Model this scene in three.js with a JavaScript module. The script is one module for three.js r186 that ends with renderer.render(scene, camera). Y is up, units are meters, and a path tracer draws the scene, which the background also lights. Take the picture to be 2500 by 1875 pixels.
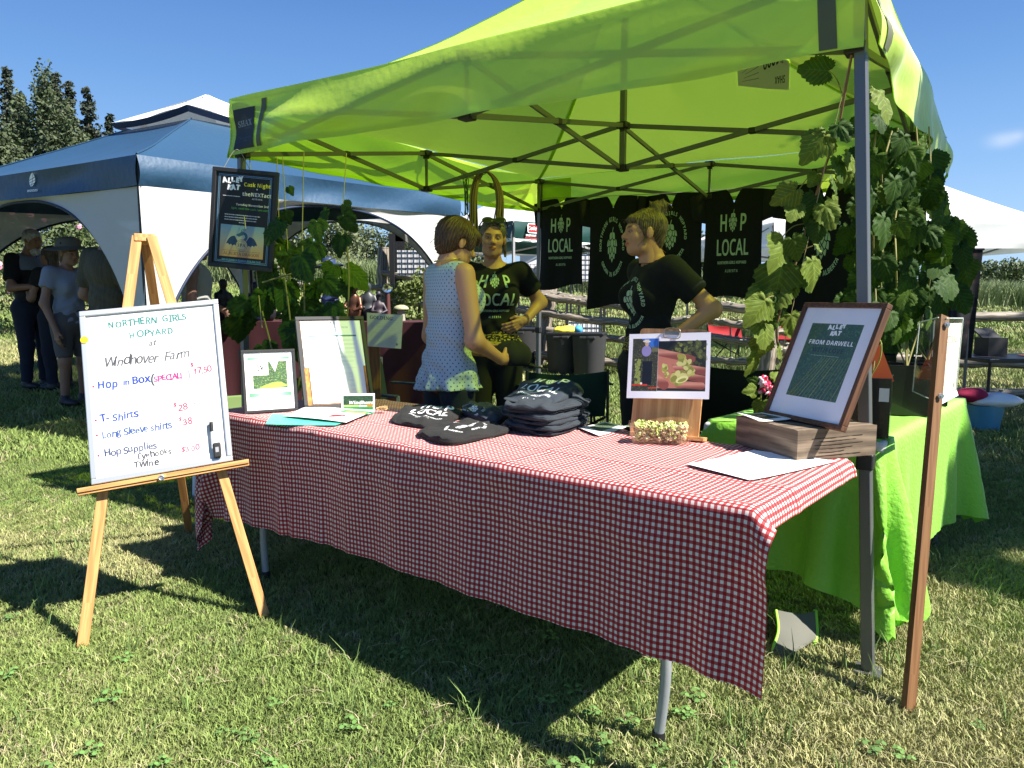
import * as THREE from 'three';
import { mergeGeometries, mergeVertices, toCreasedNormals } from 'three/addons/utils/BufferGeometryUtils.js';
import { RoundedBoxGeometry } from 'three/addons/geometries/RoundedBoxGeometry.js';

// ------------------------------------------------------------------ camera, sky, sun, exposure
const scene = new THREE.Scene();
const EYE = 1.15, PITCH = 0.115, FOCAL = 1805;              // eye height (m), downward tilt, focal length in pixels of a 2500 x 1875 frame
const camera = new THREE.PerspectiveCamera(2 * Math.atan(937.5 / FOCAL) * 180 / Math.PI, 2500 / 1875, 0.05, 900);
camera.position.set(0, EYE, 0);
camera.rotation.set(-PITCH, 0, 0);
const renderer = new THREE.WebGLRenderer();
renderer.toneMapping = THREE.LinearToneMapping;
renderer.toneMappingExposure = 2.6;
renderer.shadowMap.enabled = true;

const SUN = new THREE.Vector3(1.01, 1.25, 0.295).normalize();
const sun = new THREE.DirectionalLight(new THREE.Color(1.0, 0.95, 0.86), 5.0);
sun.position.copy(SUN).multiplyScalar(40); sun.target.position.set(0, 0, -4);
sun.castShadow = true; sun.shadow.mapSize.set(4096, 4096); sun.shadow.radius = 1;
Object.assign(sun.shadow.camera, { left: -14, right: 14, top: 14, bottom: -14, near: 1, far: 90 });
scene.add(sun); scene.add(sun.target);
{
  const w = 1024, h = 512, data = new Float32Array(w * h * 4);
  const stops = [[-90, .07, .08, .06], [-1, .15, .18, .18], [0, .23, .30, .385], [4, .18, .28, .40], [9, .118, .216, .37], [15, .072, .156, .315], [21, .046, .110, .262], [45, .026, .066, .185], [90, .018, .046, .14]];
  for (let j = 0; j < h; j++) {
    const el = (j + .5) / h * 180 - 90;
    let k = 1; while (k < stops.length - 1 && el > stops[k][0]) k++;
    const A = stops[k - 1], B = stops[k], t = Math.min(1, Math.max(0, (el - A[0]) / (B[0] - A[0])));
    for (let i = 0; i < w; i++) {
      const o = (j * w + i) * 4;
      const az = ((i + .5) / w - .5) * 360;                   // 0 = towards +x ... as three.js lays an equirectangular map
      // one small wisp of cloud low in the sky, over the white marquee
      let c = 0;
      for (const [ca, ce, sa, se, g] of [[-57.2, 9.85, .75, .28, .45], [-56.4, 10.05, .4, .2, .3]]) c += g * Math.exp(-(((az - ca) / sa) ** 2) - ((el - ce) / se) ** 2);
      for (let q = 0; q < 3; q++) { const v = A[q + 1] + (B[q + 1] - A[q + 1]) * t; data[o + q] = v + (0.45 - v) * Math.min(1, c); }
      data[o + 3] = 1;
    }
  }
  const t = new THREE.DataTexture(data, w, h, THREE.RGBAFormat, THREE.FloatType);
  t.mapping = THREE.EquirectangularReflectionMapping; t.magFilter = t.minFilter = THREE.LinearFilter; t.needsUpdate = true;
  scene.background = t; scene.environment = t;
}

// ------------------------------------------------------------------ helpers
const R = (s) => () => { s |= 0; s = s + 0x6D2B79F5 | 0; let t = Math.imul(s ^ s >>> 15, 1 | s); t = t + Math.imul(t ^ t >>> 7, 61 | t) ^ t; return ((t ^ t >>> 14) >>> 0) / 4294967296; };
const rnd = R(7), rr = (a, b, f = rnd) => a + (b - a) * f();
const V = (x, y, z) => new THREE.Vector3(x, y, z);
const lerp = (a, b, t) => a + (b - a) * t, clamp = (x, a = 0, b = 1) => Math.min(b, Math.max(a, x));
const sstep = (a, b, x) => { const t = clamp((x - a) / (b - a)); return t * t * (3 - 2 * t); };
const COS = Math.cos(PITCH), SIN = Math.sin(PITCH);
// where things stand was read off the photograph: a pixel and a depth (or a height) give a point
function P(px, py, d) { const u = (px - 1250) / FOCAL, v = (py - 937.5) / FOCAL, t = d / (COS - v * SIN); return V(u * t, EYE + (-v * COS - SIN) * t, -d); }
function G(px, py, h = 0) { const u = (px - 1250) / FOCAL, v = (py - 937.5) / FOCAL, dy = -v * COS - SIN, t = (h - EYE) / dy; return V(u * t, h, -(COS - v * SIN) * t); }
function proj(p) { const y = p.y - EYE, z = -p.z, y2 = COS * y + SIN * z, z2 = COS * z - SIN * y; return [1250 + FOCAL * p.x / z2, 937.5 - FOCAL * y2 / z2]; }

const used = {};
function numbered(n) { const k = used[n] = (used[n] ?? -1) + 1; return k ? n + '_' + String(k).padStart(3, '0') : n; }
function tag(o, label, category, group) { o.userData.label = label; o.userData.category = category; if (group) o.userData.group = group; return o; }
function thing(name, label, category, pos = V(0, 0, 0), yaw = 0, group) { const o = new THREE.Group(); o.name = numbered(name); o.position.copy(pos); o.rotation.y = yaw; scene.add(o); return tag(o, label, category, group); }
function part(name, geo, mat, parent, label) {
  const m = new THREE.Mesh(Array.isArray(geo) ? merge(geo) : geo, mat); m.name = parent === scene ? numbered(name) : name; m.castShadow = m.receiveShadow = true;
  if (label) m.userData.label = label; parent.add(m); return m;
}
function solo(name, geo, mat, label, category, group) { return tag(part(name, geo, mat, scene), label, category, group); }
function dup(root, label, pos, yaw) { const c = root.clone(); c.name = numbered(root.name.replace(/_\d{3}$/, '')); scene.add(c); if (label) c.userData.label = label; if (pos) c.position.copy(pos); if (yaw !== undefined) c.rotation.y = yaw; return c; }
function merge(list) {
  const gs = list.map((g) => { let q = g.index ? g.toNonIndexed() : g.clone(); for (const k of Object.keys(q.attributes)) if (!['position', 'normal', 'uv', 'color'].includes(k)) q.deleteAttribute(k); if (!q.attributes.normal) q.computeVertexNormals(); if (!q.attributes.uv) q.setAttribute('uv', new THREE.BufferAttribute(new Float32Array(q.attributes.position.count * 2), 2)); return q; });
  if (gs.some((g) => g.attributes.color)) for (const g of gs) if (!g.attributes.color) g.setAttribute('color', new THREE.BufferAttribute(new Float32Array(g.attributes.position.count * 3).fill(1), 3));
  return mergeGeometries(gs);
}
const M4 = (pos, rot = [0, 0, 0], s = [1, 1, 1]) => new THREE.Matrix4().compose(pos, new THREE.Quaternion().setFromEuler(new THREE.Euler(...rot)), V(...s));
const box = (w, h, d, x = 0, y = 0, z = 0, rot) => { const g = new THREE.BoxGeometry(w, h, d); boxUV(g, w, h, d); if (rot) g.applyMatrix4(M4(V(0, 0, 0), rot)); return g.translate(x, y, z); };
function boxUV(g, w, h, d) { const p = g.attributes.position, n = g.attributes.normal, uv = g.attributes.uv; for (let i = 0; i < p.count; i++) { const ax = Math.abs(n.getX(i)), ay = Math.abs(n.getY(i)); if (ax > .5) uv.setXY(i, p.getZ(i), p.getY(i)); else if (ay > .5) uv.setXY(i, p.getX(i), p.getZ(i)); else uv.setXY(i, p.getX(i), p.getY(i)); } return g; }
function rbox(w, h, d, r, x = 0, y = 0, z = 0, rot) { const g = new RoundedBoxGeometry(w, h, d, 2, r); boxUV(g, w, h, d); if (rot) g.applyMatrix4(M4(V(0, 0, 0), rot)); return g.translate(x, y, z); }
// a bar of w x t section from a to b; its wide side turned to `face`; uv in metres with v along the bar
function bar(a, b, w, t, face = V(0, 0, 1), r = 0) {
  const L = a.distanceTo(b), y = b.clone().sub(a).normalize(), x = y.clone().cross(face).normalize(), z = x.clone().cross(y);
  const g = r ? new RoundedBoxGeometry(w, L, t, 1, r) : new THREE.BoxGeometry(w, L, t); boxUV(g, w, L, t);
  return g.applyMatrix4(new THREE.Matrix4().makeBasis(x, y, z).setPosition(a.clone().add(b).multiplyScalar(.5)));
}
function rod(a, b, r0, r1 = r0, n = 8) { const L = a.distanceTo(b), g = new THREE.CylinderGeometry(r1, r0, L, n, 1); return g.applyMatrix4(new THREE.Matrix4().compose(a.clone().add(b).multiplyScalar(.5), new THREE.Quaternion().setFromUnitVectors(V(0, 1, 0), b.clone().sub(a).normalize()), V(1, 1, 1))); }
const tube = (pts, r, n = 24, k = 6) => new THREE.TubeGeometry(new THREE.CatmullRomCurve3(pts), n, r, k);
// sheet(nu, nv, f) : a grid surface, f(u, v) -> [x, y, z, s, t]
function sheet(nu, nv, f, thick = 0) {
  const pos = [], uv = [], idx = [];
  for (let j = 0; j <= nv; j++) for (let i = 0; i <= nu; i++) { const q = f(i / nu, j / nv); pos.push(q[0], q[1], q[2]); uv.push(q[3] ?? i / nu, q[4] ?? j / nv); }
  for (let j = 0; j < nv; j++) for (let i = 0; i < nu; i++) { const a = j * (nu + 1) + i, b = a + 1, c = a + nu + 1, d = c + 1; idx.push(a, b, d, a, d, c); }
  const g = new THREE.BufferGeometry(); g.setAttribute('position', new THREE.Float32BufferAttribute(pos, 3)); g.setAttribute('uv', new THREE.Float32BufferAttribute(uv, 2)); g.setIndex(idx); g.computeVertexNormals();
  return thick ? thicken(g, thick, nu, nv) : g;
}
function thicken(g, t, nu, nv) {
  const p = g.attributes.position, n = g.attributes.normal, N = p.count, pos = [], uv = [], idx = [], oi = Array.from(g.index.array);
  for (let s = 0; s < 2; s++) for (let i = 0; i < N; i++) { pos.push(p.getX(i) - s * t * n.getX(i), p.getY(i) - s * t * n.getY(i), p.getZ(i) - s * t * n.getZ(i)); uv.push(g.attributes.uv.getX(i), g.attributes.uv.getY(i)); }
  idx.push(...oi); for (let i = 0; i < oi.length; i += 3) idx.push(oi[i] + N, oi[i + 2] + N, oi[i + 1] + N);
  const rim = []; for (let i = 0; i < nu; i++) rim.push(i); for (let j = 0; j < nv; j++) rim.push(j * (nu + 1) + nu); for (let i = nu; i > 0; i--) rim.push(nv * (nu + 1) + i); for (let j = nv; j > 0; j--) rim.push(j * (nu + 1));
  for (let k = 0; k < rim.length; k++) { const a = rim[k], b = rim[(k + 1) % rim.length]; idx.push(a, a + N, b, b, a + N, b + N); }
  const o = new THREE.BufferGeometry(); o.setAttribute('position', new THREE.Float32BufferAttribute(pos, 3)); o.setAttribute('uv', new THREE.Float32BufferAttribute(uv, 2)); o.setIndex(idx); o.computeVertexNormals(); return toCreasedNormals(o, .9);
}
// value noise
const hash = (x, y, z = 0) => { let h = Math.imul(x, 374761393) ^ Math.imul(y, 668265263) ^ Math.imul(z, 2147483647 ^ 0x27d4eb2f); h = Math.imul(h ^ h >>> 13, 1274126177); return ((h ^ h >>> 16) >>> 0) / 4294967296; };
function vn(x, y, per = 1e6) { const xi = Math.floor(x), yi = Math.floor(y), fx = x - xi, fy = y - yi, u = fx * fx * (3 - 2 * fx), v = fy * fy * (3 - 2 * fy), w = (a) => ((a % per) + per) % per; return lerp(lerp(hash(w(xi), w(yi)), hash(w(xi + 1), w(yi)), u), lerp(hash(w(xi), w(yi + 1)), hash(w(xi + 1), w(yi + 1)), u), v); }
function vn3(x, y, z) { const xi = Math.floor(x), yi = Math.floor(y), zi = Math.floor(z), s = (f) => f * f * (3 - 2 * f), u = s(x - xi), v = s(y - yi), w = s(z - zi); const L = (k) => lerp(lerp(hash(xi, yi, k), hash(xi + 1, yi, k), u), lerp(hash(xi, yi + 1, k), hash(xi + 1, yi + 1, k), u), v); return lerp(L(zi), L(zi + 1), w); }
const fbm = (x, y, o = 4, per = 1e6) => { let s = 0, a = .5, f = 1; for (let i = 0; i < o; i++) { s += a * vn(x * f + i * 17, y * f + i * 31, per * f); a *= .5; f *= 2; } return s / (1 - Math.pow(.5, o)); };
// textures
function canvas(w, h, draw) { const c = document.createElement('canvas'); c.width = w; c.height = h; const x = c.getContext('2d'); draw(x, w, h); return c; }
function ctex(w, h, draw) { const t = new THREE.CanvasTexture(canvas(w, h, draw)); t.colorSpace = THREE.SRGBColorSpace; t.anisotropy = 8; return t; }
function dtex(w, h, f, srgb = true) { const d = new Uint8Array(w * h * 4); for (let j = 0; j < h; j++) for (let i = 0; i < w; i++) { const c = f(i / w, j / h), o = (j * w + i) * 4; d[o] = clamp(c[0]) * 255; d[o + 1] = clamp(c[1]) * 255; d[o + 2] = clamp(c[2]) * 255; d[o + 3] = 255; } const t = new THREE.DataTexture(d, w, h); t.wrapS = t.wrapT = THREE.RepeatWrapping; t.magFilter = THREE.LinearFilter; t.minFilter = THREE.LinearMipmapLinearFilter; t.generateMipmaps = true; if (srgb) t.colorSpace = THREE.SRGBColorSpace; t.needsUpdate = true; return t; }
const rep = (t, sx, sy = sx) => { const c = t.clone(); c.wrapS = c.wrapT = THREE.RepeatWrapping; c.repeat.set(sx, sy); c.needsUpdate = true; return c; };
const lin = (r, g, b) => new THREE.Color().setRGB(r, g, b);
const std = (c, rough = .8, o = {}) => new THREE.MeshStandardMaterial({ color: c, roughness: rough, side: THREE.DoubleSide, ...o });
const phy = (c, rough = .8, o = {}) => new THREE.MeshPhysicalMaterial({ color: c, roughness: rough, side: THREE.DoubleSide, ...o });
const grey = (u, v, s, c = .5) => { const g = fbm(u * s, v * s, 4, s); return [g, g, g]; };
const bumpFine = dtex(256, 256, (u, v) => grey(u, v, 32), false);
const bumpWeave = dtex(64, 64, (u, v) => { const a = .5 + .5 * Math.sin(u * Math.PI * 32), b = .5 + .5 * Math.sin(v * Math.PI * 32); const g = ((Math.floor(u * 16) + Math.floor(v * 16)) % 2 ? a : b) * .8 + .2 * hash(Math.floor(u * 64), Math.floor(v * 64)); return [g, g, g]; }, false);
const fab = (c, rough = .9, o = {}) => phy(c, rough, { bumpMap: rep(bumpWeave, 40), bumpScale: .0004, ...o });
// wood: grain runs along v (uv in metres)
const woodTex = (seed, c0, c1, rings = 26) => dtex(256, 1024, (u, v) => { const w = fbm(u * 3 + seed, v * 2, 3, 4) * 2.4, r = Math.sin((u * rings + w * 3) * 2), f = fbm(u * 90, v * 8 + seed, 3, 1e6), k = clamp(.5 + .3 * r + (f - .5) * .7); return [0, 1, 2].map((i) => lerp(c0[i], c1[i], k)); });
const pineTex = woodTex(1, [.66, .48, .29], [.82, .66, .45]), walnutTex = woodTex(5, [.25, .15, .09], [.42, .27, .17], 18), greyWoodTex = woodTex(9, [.36, .32, .28], [.66, .62, .56], 20), darkWoodTex = woodTex(13, [.31, .26, .21], [.53, .46, .385], 30);
const wood = (t, s = 6, o = {}) => std(0xffffff, .62, { map: rep(t, s, s * .35), bumpMap: rep(t, s, s * .35), bumpScale: .0006, ...o });
const METAL = std(lin(.14, .145, .15), .42, { metalness: .55 }), DARKMETAL = std(lin(.03, .03, .034), .45, { metalness: .4 }), BLACK = std(lin(.012, .012, .013), .55), STEEL = std(lin(.55, .56, .58), .35, { metalness: .9 });
// surface nets over a distance field
function netMesh(f, lo, hi, cell, colorFn, uvFn) {
  const n = [0, 1, 2].map((k) => Math.max(3, Math.ceil((hi[k] - lo[k]) / cell) + 1)), [nx, ny, nz] = n, val = new Float32Array(nx * ny * nz), B = 5, bn = n.map((q) => Math.ceil(q / B)), skip = new Uint8Array(bn[0] * bn[1] * bn[2]), reach = B * cell * 1.75 + .01;
  for (let K = 0; K < bn[2]; K++) for (let J = 0; J < bn[1]; J++) for (let I = 0; I < bn[0]; I++) {         // blocks far from the surface are filled with one value
    const d = f(lo[0] + (I + .5) * B * cell, lo[1] + (J + .5) * B * cell, lo[2] + (K + .5) * B * cell), far = Math.abs(d) > reach; if (far) skip[I + bn[0] * (J + bn[1] * K)] = 1;
    for (let k = K * B; k < Math.min(nz, K * B + B); k++) for (let j = J * B; j < Math.min(ny, J * B + B); j++) for (let i = I * B, o = i + nx * (j + ny * k); i < Math.min(nx, I * B + B); i++, o++) val[o] = far ? d : f(lo[0] + i * cell, lo[1] + j * cell, lo[2] + k * cell);
  }
  const id = new Int32Array(nx * ny * nz).fill(-1), pos = [], idx = [], at = (i, j, k) => i + nx * (j + ny * k);
  const c = new Float32Array(8), E = [[0, 1], [2, 3], [4, 5], [6, 7], [0, 2], [1, 3], [4, 6], [5, 7], [0, 4], [1, 5], [2, 6], [3, 7]];
  for (let k = 0; k < nz - 1; k++) for (let j = 0; j < ny - 1; j++) for (let i = 0; i < nx - 1; i++) {
    let m = 0; for (let q = 0; q < 8; q++) { const v = val[i + (q & 1) + nx * (j + (q >> 1 & 1) + ny * (k + (q >> 2)))]; c[q] = v; if (v < 0) m++; }
    if (m === 0 || m === 8) continue;
    let x = 0, y = 0, z = 0, w = 0;
    for (const [a, b] of E) if ((c[a] < 0) !== (c[b] < 0)) { const t = c[a] / (c[a] - c[b]); x += (a & 1) + t * ((b & 1) - (a & 1)); y += (a >> 1 & 1) + t * ((b >> 1 & 1) - (a >> 1 & 1)); z += (a >> 2) + t * ((b >> 2) - (a >> 2)); w++; }
    id[at(i, j, k)] = pos.length / 3; pos.push(lo[0] + (i + x / w) * cell, lo[1] + (j + y / w) * cell, lo[2] + (k + z / w) * cell);
  }
  const quad = (a, b, c, d, flip) => { if (a < 0 || b < 0 || c < 0 || d < 0) return; if (flip) idx.push(a, c, b, a, d, c); else idx.push(a, b, c, a, c, d); };
  for (let k = 1; k < nz - 1; k++) for (let j = 1; j < ny - 1; j++) for (let i = 1; i < nx - 1; i++) {
    const s = val[at(i, j, k)] < 0;
    if (s !== (val[at(i + 1, j, k)] < 0)) quad(id[at(i, j - 1, k - 1)], id[at(i, j, k - 1)], id[at(i, j, k)], id[at(i, j - 1, k)], !s);
    if (s !== (val[at(i, j + 1, k)] < 0)) quad(id[at(i - 1, j, k - 1)], id[at(i - 1, j, k)], id[at(i, j, k)], id[at(i, j, k - 1)], !s);
    if (s !== (val[at(i, j, k + 1)] < 0)) quad(id[at(i - 1, j - 1, k)], id[at(i, j - 1, k)], id[at(i, j, k)], id[at(i - 1, j, k)], !s);
  }
  const g = new THREE.BufferGeometry(), N = pos.length / 3; g.setAttribute('position', new THREE.Float32BufferAttribute(pos, 3)); g.setIndex(idx);
  const nor = new Float32Array(N * 3), e = cell * .5;
  for (let i = 0; i < N; i++) { const x = pos[3 * i], y = pos[3 * i + 1], z = pos[3 * i + 2]; let a = f(x + e, y, z) - f(x - e, y, z), b = f(x, y + e, z) - f(x, y - e, z), c = f(x, y, z + e) - f(x, y, z - e); const l = Math.hypot(a, b, c) || 1; nor[3 * i] = a / l; nor[3 * i + 1] = b / l; nor[3 * i + 2] = c / l; }
  g.setAttribute('normal', new THREE.BufferAttribute(nor, 3));
  const uv = new Float32Array(N * 2); if (uvFn) for (let i = 0; i < N; i++) { const q = uvFn(pos[3 * i], pos[3 * i + 1], pos[3 * i + 2], nor[3 * i + 2]); uv[2 * i] = q[0]; uv[2 * i + 1] = q[1]; }
  g.setAttribute('uv', new THREE.BufferAttribute(uv, 2));
  if (colorFn) { const col = new Float32Array(N * 3); for (let i = 0; i < N; i++) col.set(colorFn(pos[3 * i], pos[3 * i + 1], pos[3 * i + 2]), 3 * i); g.setAttribute('color', new THREE.BufferAttribute(col, 3)); }
  return g;
}
function cap(a, b, ra, rb = ra) { const dx = b[0] - a[0], dy = b[1] - a[1], dz = b[2] - a[2], dd = dx * dx + dy * dy + dz * dz || 1e-9; return (x, y, z) => { const t = clamp(((x - a[0]) * dx + (y - a[1]) * dy + (z - a[2]) * dz) / dd); return Math.hypot(x - a[0] - t * dx, y - a[1] - t * dy, z - a[2] - t * dz) - ra - (rb - ra) * t; }; }
function ell(c, r) { const m = Math.min(...r); return (x, y, z) => { const a = (x - c[0]) / r[0], b = (y - c[1]) / r[1], d = (z - c[2]) / r[2], k0 = Math.hypot(a, b, d), k1 = Math.hypot(a / r[0], b / r[1], d / r[2]) || 1e-6; return k0 < 1e-4 ? -m : k0 * (k0 - 1) / k1; }; }
const smin = (a, b, k) => { const h = Math.max(k - Math.abs(a - b), 0) / k; return Math.min(a, b) - h * h * k * .25; };
const union = (fs, k = .03) => (x, y, z) => { let d = fs[0](x, y, z); for (let i = 1; i < fs.length; i++) d = smin(d, fs[i](x, y, z), k); return d; };
// a cloth laid over a table box and left to fall (position based dynamics); flat cloth coordinates become uv in metres
function drape({ L, W, h, x0, x1, z0, z1, cell, steps = 220, iters = 10, seed = 3, wave = .02, rx = 13, round = 9 }) {
  const nx = Math.round((L + x0 + x1) / cell) + 1, nz = Math.round((W + z0 + z1) / cell) + 1, N = nx * nz, p = new Float32Array(N * 3), q = new Float32Array(N * 3), uv = new Float32Array(N * 2), f = R(seed);
  const hx = L / 2, hz = W / 2, T = .004, ph = f() * 6;
  for (let j = 0; j < nz; j++) for (let i = 0; i < nx; i++) {
    const o = j * nx + i, X = -hx - x0 + i * (L + x0 + x1) / (nx - 1), Z = -hz - z0 + j * (W + z0 + z1) / (nz - 1); uv[2 * o] = X; uv[2 * o + 1] = Z;
    const ex = Math.max(0, Math.abs(X) - hx), ez = Math.max(0, Math.abs(Z) - hz), sx = Math.sign(X), sz = Math.sign(Z), d = Math.hypot(ex, ez);
    const wv = wave * Math.min(1, d / .2) * (Math.sin(X * rx + ph) + .6 * Math.sin(X * rx * 2.3 + Z * 7 + 1) + .5 * Math.sin(Z * rx * 1.3 + 2));
    p[3 * o] = ex ? sx * (hx + T + .03 * ex) + (ez ? 0 : sx * wv) : X; p[3 * o + 2] = ez ? sz * (hz + T + .03 * ez + wv) : Z; p[3 * o + 1] = h + T - d * .97 + f() * .0008;
  }
  q.set(p);
  const C = []; const add = (a, b, k) => C.push([a, b, Math.hypot(uv[2 * a] - uv[2 * b], uv[2 * a + 1] - uv[2 * b + 1]), k]);
  for (let j = 0; j < nz; j++) for (let i = 0; i < nx; i++) { const o = j * nx + i; if (i + 1 < nx) add(o, o + 1, 1); if (j + 1 < nz) add(o, o + nx, 1); if (i + 1 < nx && j + 1 < nz) { add(o, o + nx + 1, .35); add(o + 1, o + nx, .35); } if (i + 3 < nx) add(o, o + 3, .06); if (j + 3 < nz) add(o, o + 3 * nx, .06); }
  const M = C.length, ca = new Int32Array(M), cb = new Int32Array(M), cl = new Float32Array(M), ck = new Float32Array(M); C.forEach((c, i) => { ca[i] = c[0]; cb[i] = c[1]; cl[i] = c[2]; ck[i] = c[3]; });
  for (let s = 0; s < steps; s++) {
    for (let i = 0; i < N * 3; i++) { const v = (p[i] - q[i]) * .95; q[i] = p[i]; p[i] += v; } for (let i = 0; i < N; i++) p[3 * i + 1] -= .0011;
    for (let it = 0; it < iters; it++) {
      for (let m = 0; m < M; m++) { const a = 3 * ca[m], b = 3 * cb[m], dx = p[b] - p[a], dy = p[b + 1] - p[a + 1], dz = p[b + 2] - p[a + 2], l = Math.sqrt(dx * dx + dy * dy + dz * dz) || 1e-9, k = (l - cl[m]) / l * .5 * ck[m]; p[a] += dx * k; p[a + 1] += dy * k; p[a + 2] += dz * k; p[b] -= dx * k; p[b + 1] -= dy * k; p[b + 2] -= dz * k; }
      for (let i = 0; i < N; i++) {
        const a = 3 * i, x = p[a], y = p[a + 1], z = p[a + 2];
        if (y < .012) p[a + 1] = .012;
        const ix = hx + T - Math.abs(x), iz = hz + T - Math.abs(z), iy = h + T - y;
        if (ix > 0 && iz > 0 && iy > 0) { if (iy < ix && iy < iz || iy < .02) { p[a + 1] = h + T; q[a] = lerp(q[a], p[a], .6); q[a + 2] = lerp(q[a + 2], p[a + 2], .6); q[a + 1] = p[a + 1]; } else if (ix < iz) p[a] = Math.sign(x) * (hx + T); else p[a + 2] = Math.sign(z) * (hz + T); }
      }
    }
  }
  const idx = []; for (let j = 0; j < nz - 1; j++) for (let i = 0; i < nx - 1; i++) { const a = j * nx + i, b = a + 1, c = a + nx, d = c + 1; if (Math.hypot(Math.max(0, Math.abs(uv[2 * a]) - hx), Math.max(0, Math.abs(uv[2 * a + 1]) - hz)) > round) continue; idx.push(a, c, d, a, d, b); }
  const g = new THREE.BufferGeometry(); g.setAttribute('position', new THREE.BufferAttribute(p, 3)); g.setAttribute('uv', new THREE.BufferAttribute(uv, 2)); g.setIndex(idx); g.computeVertexNormals(); return g;
}

// ------------------------------------------------------------------ the ground
function groundY(x, z) {
  const d = -z; if (d < 5) return 0;
  const H = clamp(1.37 - .034 * x, .8, 2.1), t = (Math.min(d, 22) - 5) / 17;
  return H * Math.pow(t, 1.3) + (d > 22 ? (d - 22) * .022 : 0) + .02 * (vn(x * .35, d * .35) - .5) * sstep(5, 9, d);
}
const onG = (x, d, up = 0) => V(x, groundY(x, -d) + up, -d);
function Gt(px, py) { let p = G(px, py, 0); if (p.z > 0 || p.z < -60) p = P(px, py, 30); for (let i = 0; i < 40; i++) { const d = -p.z, a = P(px, py, d), e = a.y - groundY(a.x, a.z); p = P(px, py, clamp(d + e * 3, .5, 60)); } p.y = groundY(p.x, p.z); return p; }   // the spot of ground seen at a pixel
{
  const xs = [], zs = []; for (let i = -70; i <= 70; i++) xs.push(Math.sinh(i / 70 * 5.6) * 3.0); for (let i = -34; i <= 96; i++) zs.push(-Math.sinh(i / 96 * 6.0) * 2.0);
  const nu = xs.length - 1, nv = zs.length - 1;
  const g = sheet(nu, nv, (u, v) => { const x = xs[Math.round(u * nu)], z = zs[Math.round(v * nv)]; return [x, groundY(x, z), z, x, -z]; });
  const tex = dtex(1024, 1024, (u, v) => {
    const a = fbm(u * 6, v * 6, 4, 6), b = fbm(u * 120, v * 120, 3, 120), c = vn(u * 420, v * 420, 420), k = clamp(.30 + (a - .5) * 1.0 + (b - .5) * .9 + (c - .5) * .55), s = clamp((fbm(u * 9 + 5, v * 9, 3, 9) - .5) * 3 + (b - .45));
    const green = [lerp(.20, .49, k), lerp(.25, .535, k), lerp(.10, .26, k)], straw = [lerp(.33, .62, k), lerp(.31, .58, k), lerp(.18, .37, k)];
    return [0, 1, 2].map((i) => lerp(green[i], straw[i], s * .5));
  });
  const gm = part('ground', g, std(0xffffff, 1, { map: rep(tex, .35), bumpMap: rep(bumpFine, 3), bumpScale: .02 }), scene); gm.userData.kind = 'structure';
}
// ------------------------------------------------------------------ grass: mown lawn, the long grass of the field
const inView = (p, m = 60) => { const [x, y] = proj(p); return -p.z > .8 && x > -m && x < 2500 + m && y < 1875 + m * 2; };
const bladeMat = std(0xffffff, .75, {}), tallMat = std(0xffffff, .75);
function bladeClump(n, spread, h0, h1, w, seed, lean = .5) {
  const f = R(seed), pos = [], idx = [];
  for (let i = 0; i < n; i++) {
    const a = f() * 6.283, r = Math.sqrt(f()) * spread, x = Math.cos(a) * r, z = Math.sin(a) * r, h = lerp(h0, h1, f()), b = f() * 6.283, l = h * lean * (.3 + f()), dx = Math.cos(b), dz = Math.sin(b), c = f() * 6.283, wx = Math.cos(c) * w * .5, wz = Math.sin(c) * w * .5, o = pos.length / 3;
    pos.push(x - wx, -.005, z - wz, x + wx, -.005, z + wz, x + dx * l * .35 + wx * .8, h * .62, z + dz * l * .35 + wz * .8, x + dx * l * .35 - wx * .8, h * .62, z + dz * l * .35 - wz * .8, x + dx * l, h, z + dz * l);
    idx.push(o, o + 1, o + 2, o, o + 2, o + 3, o + 3, o + 2, o + 4);
  }
  const g = new THREE.BufferGeometry(); g.setAttribute('position', new THREE.Float32BufferAttribute(pos, 3)); g.setIndex(idx); g.computeVertexNormals();
  g.setAttribute('uv', new THREE.BufferAttribute(new Float32Array(pos.length / 3 * 2), 2)); return g;
}
const grassSets = [];
function grassField(name, label, geo, mat, spots, colour) {
  const m = new THREE.InstancedMesh(geo, mat, spots.length), o = new THREE.Matrix4(), c = new THREE.Color(); m.name = numbered(name);
  spots.forEach((s, i) => { o.compose(V(s[0], groundY(s[0], s[1]) + (s[4] || 0), s[1]), new THREE.Quaternion().setFromEuler(new THREE.Euler(s[5] || 0, s[2], s[6] || 0)), V(s[3], s[3] * (s[7] || 1), s[3])); m.setMatrixAt(i, o); m.setColorAt(i, c.setRGB(...colour(s))); });
  m.castShadow = m.receiveShadow = true; m.userData.label = label; m.userData.category = 'grass'; m.userData.kind = 'stuff'; scene.add(m);
}
const lawnCol = (f) => (s) => { const a = fbm(s[0] * .9 + 20, s[1] * .9 + 9, 3), b = f(), dry = clamp((a - .47) * 3.2 + (b - .5) * 1.0); const k = .75 + .55 * f(); return b > .95 ? [.36 * k, .32 * k, .18 * k] : [lerp(.18, .36, dry) * k, lerp(.245, .345, dry) * k, lerp(.06, .15, dry) * k]; };
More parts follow.
